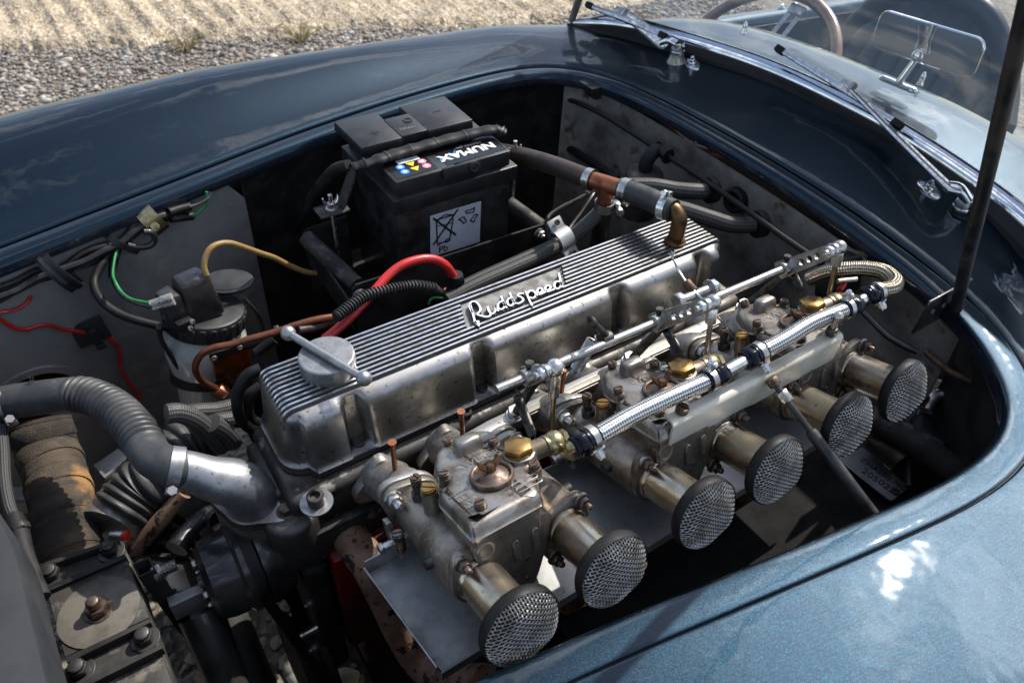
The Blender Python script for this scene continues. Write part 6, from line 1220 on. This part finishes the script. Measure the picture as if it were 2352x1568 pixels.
# copper tinted radiator plate with embossed writing and its capillary pipe
pc_ = [A(*c4(*q), y=.565) for q in ((1430, 1180), (1690, 1090), (1712, 1400), (1490, 1475))]
pl_o = thing('regulator_plate', pc_[3], 'brown lacquered plate with embossed writing in front of the washer bottle', 'plate')
mat('lacquer_brown', (.16, .055, .012), .18, .5, coat=.6, c2=(.05, .02, .008), scale=25)
mb = MB(); mb.add(pc_ + [p + V(0, .006, 0) for p in pc_], [(0, 1, 2, 3), (7, 6, 5, 4), (0, 4, 5, 1), (1, 5, 6, 2), (2, 6, 7, 3), (3, 7, 4, 0)]); build('plate_face', mb, MT['lacquer_brown'], pl_o, bevel=.002)
tx = (pc_[1] - pc_[0]).normalized(); zc = (pc_[0] + pc_[1] + pc_[2] + pc_[3]) / 4; Mx = frame(zc + V(0, -.0008, -.005), (0, -1, 0), tx); mb = text('Original', .020, Mx, .0008, shear=.2); build('embossed_text', mb, MT['lacquer_brown'], pl_o)
tb4 = [A(*c4(*q), y=.562) for q in ((1410, 1150), (1690, 1065), (1695, 1110), (1425, 1195))]; mb = MB(); mb.add(tb4 + [p + V(0, .004, 0) for p in tb4], [(0, 1, 2, 3), (7, 6, 5, 4), (0, 4, 5, 1), (1, 5, 6, 2), (2, 6, 7, 3), (3, 7, 4, 0)]); build('top_strip', mb, MT['black_plastic'], pl_o, bevel=.001)
for q in ((1447, 1172), (1622, 1100)): capscrew(pl_o, A(*c4(*q), y=.5615), (0, -1, 0), .0042, .002, MT['bright_zinc'], 'plate_screw')
mb = MB(); mb.tube(PY(c4, [(2320, 885), (2150, 910), (2000, 950), (1850, 1000), (1700, 1040), (1560, 1080), (1440, 1105), (1360, 1150), (1322, 1215), (1330, 1280), (1380, 1340), (1465, 1380)], [.47, .55]), .0044, 12, True, 6); cpp = build('copper_pipe', mb, MT['copper'], label='bright copper pipe bending down in front of the washer bottle', cat='pipe')
u0, u1 = A(*c4(1462, 1380), y=.55), A(*c4(1520, 1420), y=.545); hexbolt(cpp, u0, u1 - u0, .0105, .020, MT['copper'], 'union_nut')
mb = MB(); mb.tube(PY(c4, [(1515, 1415), (1580, 1455), (1660, 1510)], .54), .0062, 12); build('steel_union', mb, MT['steel'], cpp)
mb = MB(); mb.tube(PY(c4, [(2300, 900), (2230, 930), (2130, 965), (2020, 985)], .475), [.0050 + .0004 * (i % 2) for i in range(40)], 10, True, 8); build('braided_wire', mb, MT['rubber_brown'], label='tan cloth covered wire beside the copper pipe', cat='wire')
mb = MB(); mb.tube(PY(c4, [(1730, 1140), (1850, 1045)], .52), .0068, 12); build('rubber_plug', mb, MT['rubber'], label='short black rubber sleeve beside the oil cap handle', cat='sleeve')
# black cable from loom across the bottle
mb = MB(); mb.tube(PY(c4, [(770, 440), (700, 520), (645, 620), (640, 700), (690, 790), (780, 860), (900, 910), (1080, 955), (1300, 985), (1480, 1020), (1600, 1070), (1680, 1085), (1780, 1060), (1880, 1020)], [.725, .53]), .0056, 12, True, 6); bk = build('black_cable', mb, MT['rubber'], label='glossy black cable looping from the loom across the washer bottle', cat='cable')
c = A(*c4(1870, 1020), y=.53); mb = MB(); mb.box((0, 0, 0), (.007, .012, .030), frame(c, (.1, -.3, 1))); build('cable_tie', mb, MT['black_plastic'], bk, bevel=.001)
# green and black pump wires with spade sleeves
for pts, m_, lab in (([(800, 410), (775, 500), (762, 600), (775, 650), (820, 725), (890, 775), (1010, 800)], 'green_wire', 'thin bright green wire running to the pump terminals'), ([(795, 420), (768, 520), (755, 620), (770, 680), (820, 750), (900, 800), (1030, 835)], 'rubber', 'thin black wire beside the green wire to the pump')):
    mb = MB(); mb.tube(PY(c4, pts, [.722, .60]), .0017, 8, True, 6); build('pump_wire', mb, MT[m_], label=lab, cat='wire')
mb = MB(); mb.tube(PY(c4, [(808, 395), (780, 480), (762, 560), (764, 630)], [.722, .70]), .0055, 12, True, 5); build('wire_sleeve', mb, MT['rubber'], label='thick black sleeve over the green pump wire', cat='sleeve')
for q0, q1, lab in (((1012, 800), (1160, 755), 'upper clear spade connector sleeve at the pump'), ((1032, 830), (1180, 790), 'lower clear spade connector sleeve at the pump')):
    mb = MB(); a, b = A(*c4(*q0), y=.600), A(*c4(*q1), y=.592); mb.tube([a, a.lerp(b, .45), a.lerp(b, .5), b], [.0040, .0042, .0056, .0056], 10, True, 0, flat=.7); build('spade_connector', mb, MT['clear_sleeve'], label=lab, cat='connector', group='pump connectors')
# loom under the lip
loom = thing('wiring_loom', A(*c4(400, 620), y=.71), 'bundle of black wires strapped under the far opening lip', 'wiring loom')
base = [(-120, 800), (0, 745), (120, 690), (250, 630), (400, 585), (560, 510), (700, 450), (815, 395), (900, 320), (1000, 255), (1100, 215), (1150, 195)]
rnd = random.Random(4)
for k in range(11):
    o1 = [rnd.uniform(-38, 38) for _ in base]; r_ = rnd.choice((.0030, .0036, .0050, .0062)); m_ = rnd.choice(('rubber', 'rubber', 'black_gloss', 'loom_fabric', 'black_plastic'))
    dy = rnd.uniform(-.012, .012); base_o = (k - 5) * 8.5
    pts = [(x, y + base_o * (1 - .8 * (abs(x - 415) < 60 or abs(x - 830) < 60 or x > 980)) + o * .35) for (x, y), o in zip(base, o1)]
    q = [A(*c4(*p), y=.690 + .06 * i / 11 + dy) for i, p in enumerate(pts)]; mb = MB(); mb.tube(q, r_, 9, True, 6); build('loom_wire', mb, MT[m_], loom)
def lstrap(q, r, w, m_, y=.70, nm='loom_strap', ori=(1, .1, .42)):
    M_ = frame(A(*c4(*q), y=y), ori, (0, -1, 0)); mb = MB(); mb.lathe([(r - .002, -w / 2), (r, -w / 2), (r, w / 2), (r - .002, w / 2)], M_ @ Matrix.Diagonal((.75, 1.25, 1, 1)), 28, False, False); return build(nm, mb, MT[m_], loom, ang=30)
lstrap((405, 595), .024, .017, 'black_plastic'); lstrap((390, 600), .0245, .004, 'rubber_grey'); lstrap((425, 588), .0245, .004, 'rubber'); lstrap((830, 395), .019, .008, 'black_plastic', .725, ori=(1, .1, .8))
pcl = lstrap((1030, 245), .017, .022, 'brass_plated', .735, 'metal_clip'); p_ = A(*c4(1045, 285), y=.722); slotscrew(loom, p_, (0, -1, .3), .0058, .004, MT['brass_plated'], 'clip_screw')
mb = MB(); mb.tube(PY(c4, [(860, 410), (940, 425), (1020, 410), (1045, 365), (1020, 325), (970, 320)], .715), .0042, 10, True, 6); build('wire_loop', mb, MT['black_gloss'], loom)
for pts, m_, r_ in (([(1140, 190), (1200, 170), (1280, 150)], 'rubber', .0062), ([(1150, 232), (1230, 222), (1300, 214)], 'rubber', .0058), ([(1280, 152), (1350, 130), (1410, 90), (1420, 50)], 'rubber_grey', .0020), ([(1300, 214), (1350, 180), (1400, 120), (1395, 50)], 'green_wire', .0020)):
    mb = MB(); mb.tube(PY(c4, pts, [.735, .745]), r_, 10, True, 5); build('loom_tail', mb, MT[m_], loom)
# red wire with adhesive mount
mb = MB(); mb.tube([PG(*q) for q in [(-60, 880), (20, 925), (100, 970), (180, 978), (250, 958), (330, 950), (420, 978), (520, 992), (620, 1010), (700, 1030), (770, 1065), (805, 1120), (815, 1230), (850, 1310), (900, 1380), (940, 1440)]] + [A(300, 1035, y=.70), A(268, 1100, y=.62), A(258, 1180, y=.55), A(276, 1216, y=.50)], .0026, 9, True, 6); rw = build('red_wire', mb, MT['red_rubber'], label='thin red wire clipped along the bare metal inner wing', cat='wire')
c = PG(610, 995, .007); Mq = frame(c, (0, -1, .1), (1, 0, .1)); mb = MB(); mb.box((0, 0, 0), (.042, .038, .003), Mq); mb.box((.003, -.004, .006), (.009, .024, .010), Mq); mb.box((.003, -.022, .008), (.012, .007, .008), Mq); build('adhesive_mount', mb, MT['black_plastic'], label='square black stick on cable mount holding the red wire', cat='cable mount', bevel=.001)
mb = MB(); mb.tube([PG(*q) for q in [(-60, 870), (60, 855), (130, 835), (190, 790), (210, 755)]], .0022, 8, True, 5); build('red_wire', mb, MT['red_rubber'], label='short red wire dropping out of the loom at the left edge', cat='wire')

# ================================================================ front corner: crossmember, pulley, pipes
CZ = -.155
xm = thing('front_crossmember', A(*c5(495, 1210), z=CZ) - V(0, 0, .06), 'dusty black steel crossmember with bolted plates at the lower left', 'crossmember')
def poly5(pts, z0, z1, nm, m_, bev=.0015):
    P = [A(*c5(*p), z=z1) for p in pts]; mb = MB(); n = len(P); mb.add(P + [V(p.x, p.y, z0) for p in P], [tuple(range(n)), tuple(range(2 * n - 1, n - 1, -1))] + [(i, n + i, n + (i + 1) % n, (i + 1) % n) for i in range(n)]); return build(nm, mb, MT[m_], xm, bevel=bev)
poly5([(185, 985), (600, 850), (640, 940), (870, 1600), (400, 1640), (330, 1450)], CZ - .05, CZ - .006, 'beam', 'dusty_black')
poly5([(180, 978), (588, 842), (594, 858), (190, 1000)], CZ - .006, CZ + .004, 'angle_bar', 'black_paint', .0008)
poly5([(212, 1092), (622, 922), (632, 940), (222, 1118)], CZ - .006, CZ + .006, 'angle_bar', 'black_paint', .0008)
poly5([(232, 1120), (630, 944), (744, 1240), (322, 1438)], CZ - .006, CZ + .001, 'mount_plate', 'dusty_black')
poly5([(322, 1440), (742, 1244), (752, 1262), (334, 1468)], CZ - .006, CZ + .005, 'angle_bar', 'black_paint', .0008)
poly5([(350, 1585), (800, 1372), (812, 1392), (366, 1615)], CZ - .006, CZ + .006, 'angle_bar', 'black_paint', .0008)
dc = A(*c5(495, 1212), z=CZ + .001); mb = MB(); mb.lathe([(.0370, 0), (.0370, .0015), (.0355, .002), (.0060, .002)], frame(dc, (0, 0, 1)), 40); build('mount_washer', mb, MT['dusty_tan'], xm, ang=30)
hexbolt(xm, dc + V(0, 0, .002), (0, 0, 1), .0108, .009, MT['screw_brown'], 'mount_nut', washer=.0135, stud=.010, studr=.6)
for q in ((258, 1030), (555, 908), (725, 1348), (398, 1508)): hexbolt(xm, A(*c5(*q), z=CZ - .005), (0, 0, 1), .0095, .008, MT['dark_steel'], 'beam_bolt', washer=.0135, stud=.004, studr=.75)
# square tube post
sq = [A(*c5(*q), z=CZ + .004) for q in ((660, 975), (745, 937), (775, 1000), (690, 1040))]; cs4 = sum(sq, Vector()) / 4
mb = MB(); inn = [p.lerp(cs4, .16) for p in sq]; dn = V(.012, -.01, -.16)
mb.rings([[p + dn for p in inn], inn, sq, [p + dn for p in sq]], cap=(False, False)); build('square_tube', mb, MT['black_paint'], label='open ended black square steel tube standing beside the crossmember', cat='tube', ang=30)
bt = A(*c5(815, 1005), z=CZ - .01); hb2 = thing('clamp_bolt', bt, 'bright threaded bolt beside the open square tube', 'bolt'); mb = MB(); mb.tube([bt - V(.012, 0, 0) + V(.001 * i, 0, 0) for i in range(26)], [.0058 + .0006 * (i % 2) for i in range(26)], 12); build('thread', mb, MT['steel'], hb2, ang=20); hexbolt(hb2, bt - V(.010, 0, 0), (1, .1, 0), .0095, .009, MT['steel'], 'nut')
# wrapped pipe
wp = [A(*c5(200, 270), z=-.17), A(*c5(235, 400), z=-.19), A(*c5(285, 560), z=-.20), A(*c5(320, 720), z=-.205), A(*c5(345, 900), z=-.21), A(*c5(380, 1010), z=-.22)]
sp_ = spline(wp, 30); mb = MB(); mb.tube(sp_, [.0335 + .0004 * sin(i * .9) + .0004 * sin(i * 2.3 + 1) + .0006 * rnd.random() for i in range(len(sp_))], 36); wpo = build('wrapped_pipe', mb, MT['heat_wrap'], label='thick pipe bandaged in frayed brown heat wrap below the corrugated hose', cat='pipe', ang=80)
for k in range(5): i = 14 + k * 27; d = (sp_[i + 1] - sp_[i]).normalized() + V(.12, 0, .08); mb = MB(); M_ = frame(sp_[i], d); mb.lathe([(.0336, -.012), (.0348, -.0115), (.0350, .010), (.0338, .012)], M_, 36, False, False); build('wrap_turn', mb, MT['heat_wrap'], wpo, ang=80)
# braided hose and black pipe at far left
mb = MB(); mb.tube([A(*c5(*p), z=-.10) for p in ((10, 300), (18, 420), (25, 560), (45, 680), (75, 760))], .0060, 12, True, 6); bh = build('oil_hose', mb, MT['braid_fabric'], label='slim braided hose hanging down at the left edge', cat='hose')
mb = MB(); mb.tube([A(*c5(*p), z=-.102) for p in ((70, 740), (100, 830), (130, 930), (170, 1030), (215, 1140))], [.0085, .0090, .0075, .0065, .0065], 12, True, 5); build('hose_union', mb, MT['black_paint'], bh)
hexbolt(bh, A(*c5(92, 785), z=-.100), (.2, -1, -.1), .0098, .008, MT['dark_steel'], 'union_nut')
# machined block and strut
mb = MB(); P = [A(*c5(*q), z=-.20) for q in ((830, 1140), (1005, 1068), (1018, 1110), (845, 1190))]; mb.add(P + [p + V(0, 0, -.03) for p in P], [(0, 1, 2, 3), (7, 6, 5, 4), (0, 4, 5, 1), (1, 5, 6, 2), (2, 6, 7, 3), (3, 7, 4, 0)]); build('machined_block', mb, MT['grey_sheet'], label='bare machined metal block between the square tube and the pulley', cat='block', bevel=.001)
mb = MB(); mb.tube([A(*c5(*p), z=z) for p, z in (((1000, 1215), -.24), ((1080, 1420), -.27), ((1150, 1600), -.30))], [.024, .022, .021], 18, True, 4); build('steering_tube', mb, MT['black_gloss'], label='black tube slanting down under the pulley', cat='tube')
# pulley, fan hub and belt
hubc = A(*c5(1150, 1010), y=.30); ax_ = V(-1, 0, .03)
pu = thing('water_pump_pulley', hubc - V(0, 0, .08), 'black water pump pulley with its drive belt in front of the engine', 'pulley')
M_ = frame(hubc, ax_, (0, 1, 0)); mb = MB(); mb.lathe([(.044, -.060), (.053, -.036), (.053, -.030), (.047, -.027), (.047, -.020), (.0525, -.017), (.0525, -.010), (.048, -.006), (.047, .010), (.044, .022), (.036, .028), (.014, .029), (.013, .033), (1e-5, .034)], M_, 44, True, False); build('pulley_drum', mb, MT['black_gloss'], pu, ang=30)
for k in range(4): a = .5 + k * pi / 2; hexbolt(pu, M_ @ V(.026 * cos(a), .026 * sin(a), .028), ax_, .0062, .005, MT['steel'], 'pulley_bolt')
cr2 = hubc + V(.02, -.02, -.24); Mq = frame(cr2, ax_, (0, 1, 0)); mb = MB(); mb.lathe([(.062, -.05), (.072, -.046), (.072, -.038), (.062, -.034), (.062, -.026), (.072, -.022), (.072, -.012), (.060, -.006), (.02, -.004)], Mq, 40); build('crank_pulley', mb, MT['black_paint'], pu, ang=30)
mb = MB(); cA, cB = hubc + V(.023, 0, 0), cr2 + V(.042, 0, 0); up = []
for c, r, a0, a1 in ((cA, .0515, -.12, pi + .12), (cB, .071, pi + .12, 2 * pi - .12)):
    for i in range(20): a = a0 + (a1 - a0) * i / 19; up.append((V(c.x, c.y + r * cos(a), c.z + r * sin(a)), V(0, cos(a), sin(a))))
mb.rings([[p + V(dx, 0, 0) + n * dr for p, n in up] for dx, dr in ((-.006, .002), (.006, .002), (.004, -.008), (-.004, -.008), (-.006, .002))], cap=(False, False)); build('drive_belt', mb, MT['rubber'], pu, ang=40)
# timing case in front of the block
mb = MB(); mb.box((-.092, .335, -.33), (.03, .17, .25)); build('timing_case', mb, MT['black_paint'], eng, bevel=.01, seg=3)
for q, z in (((1415, 905), -.21), ((1500, 1200), -.26), ((1590, 1385), -.29), ((1565, 1165), -.24)): hexbolt(eng, A(*c5(*q), z=z), (-1, 0, 0), .0075, .006, MT['dark_steel'], 'case_bolt', washer=.0095, stud=.004)
mb = MB(); P = [A(*c5(*q), z=-.25) for q in ((1412, 1075), (1460, 1065), (1530, 1275), (1480, 1295))]; mb.add(P + [p + V(.003, 0, 0) for p in P], [(0, 1, 2, 3), (7, 6, 5, 4), (0, 4, 5, 1), (1, 5, 6, 2), (2, 6, 7, 3), (3, 7, 4, 0)]); build('timing_tab', mb, MT['zinc_sheet'], eng)
mb = MB(); a, b = A(*c5(1500, 1335), z=-.27), A(*c5(1585, 1290), z=-.27); mb.tube([a, b], .0042, 10); build('timing_pointer', mb, MT['steel'], eng)
# exhaust manifold pipe (flaking red brown) from the head down under the tray
ep = [A(800, 1225, y=.262), A(822, 1258, y=.24), A(852, 1300, y=.215), A(890, 1375, y=.195), A(930, 1460, y=.17), A(975, 1525, y=.14), A(1040, 1560, y=.10), A(1120, 1570, y=.06)]
ex = thing('exhaust_pipe', ep[0], 'flaking rust brown exhaust pipe curving down beneath the drip tray', 'exhaust pipe')
mb = MB(); mb.tube(ep, .0205, 24, True, 6); build('pipe', mb, MT['exhaust_pipe'], ex)
mb = MB(); mb.box((ep[0].x + .004, .262, ep[0].z + .012), (.085, .014, .045)); build('port_flange', mb, MT['alu_head'], ex, bevel=.004)
for k, x in enumerate((.15, .25, .35, .45)):
    mb = MB(); mb.tube([V(x, .262, -.19), V(x + .005, .22, -.21), V(x + .02, .16, -.25), V(x + .03, .12, -.34)], .0205, 20, True, 5)
    o_ = thing('exhaust_pipe', (x, .262, -.19), ('second', 'third', 'fourth', 'fifth')[k] + ' rust brown exhaust pipe from the front, in the shade under the tray', 'exhaust pipe', 'shaded exhaust pipes'); build('pipe', mb, MT['exhaust_pipe'], o_)
# rusty rod, gaiter, lower corrugated hose, hoses in front of the cover
mb = MB(); mb.tube([A(*c5(*p), z=z) for p, z in (((920, 620), -.18), ((780, 780), -.21), ((640, 930), -.24))], [.0085, .0105, .0115], 14, True, 5); build('rusty_tube', mb, MT['exhaust_pipe'], label='rusty tube slanting down from beneath the elbow', cat='tube')
def bellows(pts, r, amp, wl, nm, m_, lab, cat):
    s = spline(pts, 30); acc = 0; rad = []
    for i, p in enumerate(s):
        if i: acc += (p - s[i - 1]).length
        rad.append(r + amp * abs(sin(pi * acc / wl)))
    mb = MB(); mb.tube(s, rad, 24); build(nm, mb, MT[m_], label=lab, cat=cat, ang=80)
bellows([A(*c5(800, 960), z=-.27), A(*c5(830, 860), z=-.26), A(*c5(880, 780), z=-.26)], .026, .009, .012, 'rubber_gaiter', 'rubber', 'ribbed black rubber gaiter below the aluminium elbow', 'gaiter')
bellows([A(*c5(600, 720), z=-.20), A(*c5(700, 600), z=-.19), A(*c5(800, 520), z=-.18), A(*c5(920, 380), z=-.17), A(*c5(1010, 330), z=-.17)], .030, .005, .011, 'lower_hose', 'rubber_grey', 'shaded corrugated hose beneath the top radiator hose', 'hose')
mb = MB(); mb.tube([A(*c5(*p), z=-.21) for p in ((540, 800), (600, 720), (670, 640))], .034, 24, True, 4); build('pink_pipe', mb, MT['alu_manifold'], label='dull metal pipe stub joined to the shaded lower hose', cat='pipe')
for pts, yy, lab in (([(830, 225), (890, 220), (960, 245), (1030, 300), (1085, 360), (1110, 390)], .40, 'fabric braided hose in front of the cover, nearest the aluminium elbow'), ([(930, 225), (1000, 215), (1080, 210), (1150, 195), (1190, 190)], .45, 'fabric braided hose under the washer bottle'), ([(1030, 290), (1090, 265), (1150, 255), (1200, 250)], .43, 'lower fabric braided hose beside the front of the cover'), ([(1060, 270), (1110, 300), (1150, 340), (1165, 370)], .395, 'short fabric braided hose running to the elbow')):
    mb = MB(); mb.tube(PY(c5, pts, yy), .0105, 16, True, 6); build('coolant_hose', mb, MT['braid_fabric'], label=lab, cat='hose', group='fabric coolant hoses')
for pts, yy, lab in (([(1300, 0), (1240, 30), (1195, 95), (1185, 180), (1210, 260), (1260, 300), (1300, 300)], .41, 'larger black ignition lead looping beside the front of the cover'), ([(1300, 90), (1250, 130), (1235, 190), (1250, 250), (1290, 275)], .415, 'smaller black ignition lead looping beside the front of the cover')):
    mb = MB(); mb.tube(PY(c5, pts, yy), .0068, 14, True, 6); build('ignition_lead', mb, MT['rubber'], label=lab, cat='lead', group='ignition leads')
mb = MB(); P = [A(*c5(*q), z=-.24) for q in ((465, 480), (590, 395), (640, 440), (520, 545))]; mb.add(P + [p + V(0, 0, -.012) for p in P], [(0, 1, 2, 3), (7, 6, 5, 4), (0, 4, 5, 1), (1, 5, 6, 2), (2, 6, 7, 3), (3, 7, 4, 0)]); build('metal_flange', mb, MT['grey_sheet'], label='bare metal flange glimpsed behind the wrapped pipe', cat='flange', bevel=.001)
mb = MB(); P = [A(*c5(*q), z=-.26) for q in ((20, 590), (170, 585), (175, 650), (30, 660))]; mb.add(P + [p + V(0, 0, -.03) for p in P], [(0, 1, 2, 3), (7, 6, 5, 4), (0, 4, 5, 1), (1, 5, 6, 2), (2, 6, 7, 3), (3, 7, 4, 0)]); build('metal_flange', mb, MT['grey_sheet'], label='bare metal flange at the left edge behind the hanging hose', cat='flange', bevel=.001)
sn = A(*c5(605, 832), z=-.13); snt = thing('temperature_sender', sn, 'small red sender at the end of the thin red wire', 'sender'); mb = MB(); mb.lathe([(.005, -.012), (.005, .002), (.004, .004), (.003, .006)], frame(sn, (.6, -.6, .3)), 16); build('sender_body', mb, MT['steel'], snt); mb = MB(); mb.lathe([(.0050, .0042), (.0045, .008), (.0015, .009)], frame(sn, (.6, -.6, .3)), 16); build('sender_cap', mb, MT['red_rubber'], snt)
mb = MB(); mb.tube([A(*c5(*p), z=-.20) for p in ((880, 900), (920, 840), (970, 780), (1030, 730), (1075, 745))], [.013, .012, .010, .012, .010], 14, True, 5); build('linkage_arm', mb, MT['black_gloss'], label='black cranked arm under the thermostat housing', cat='arm')
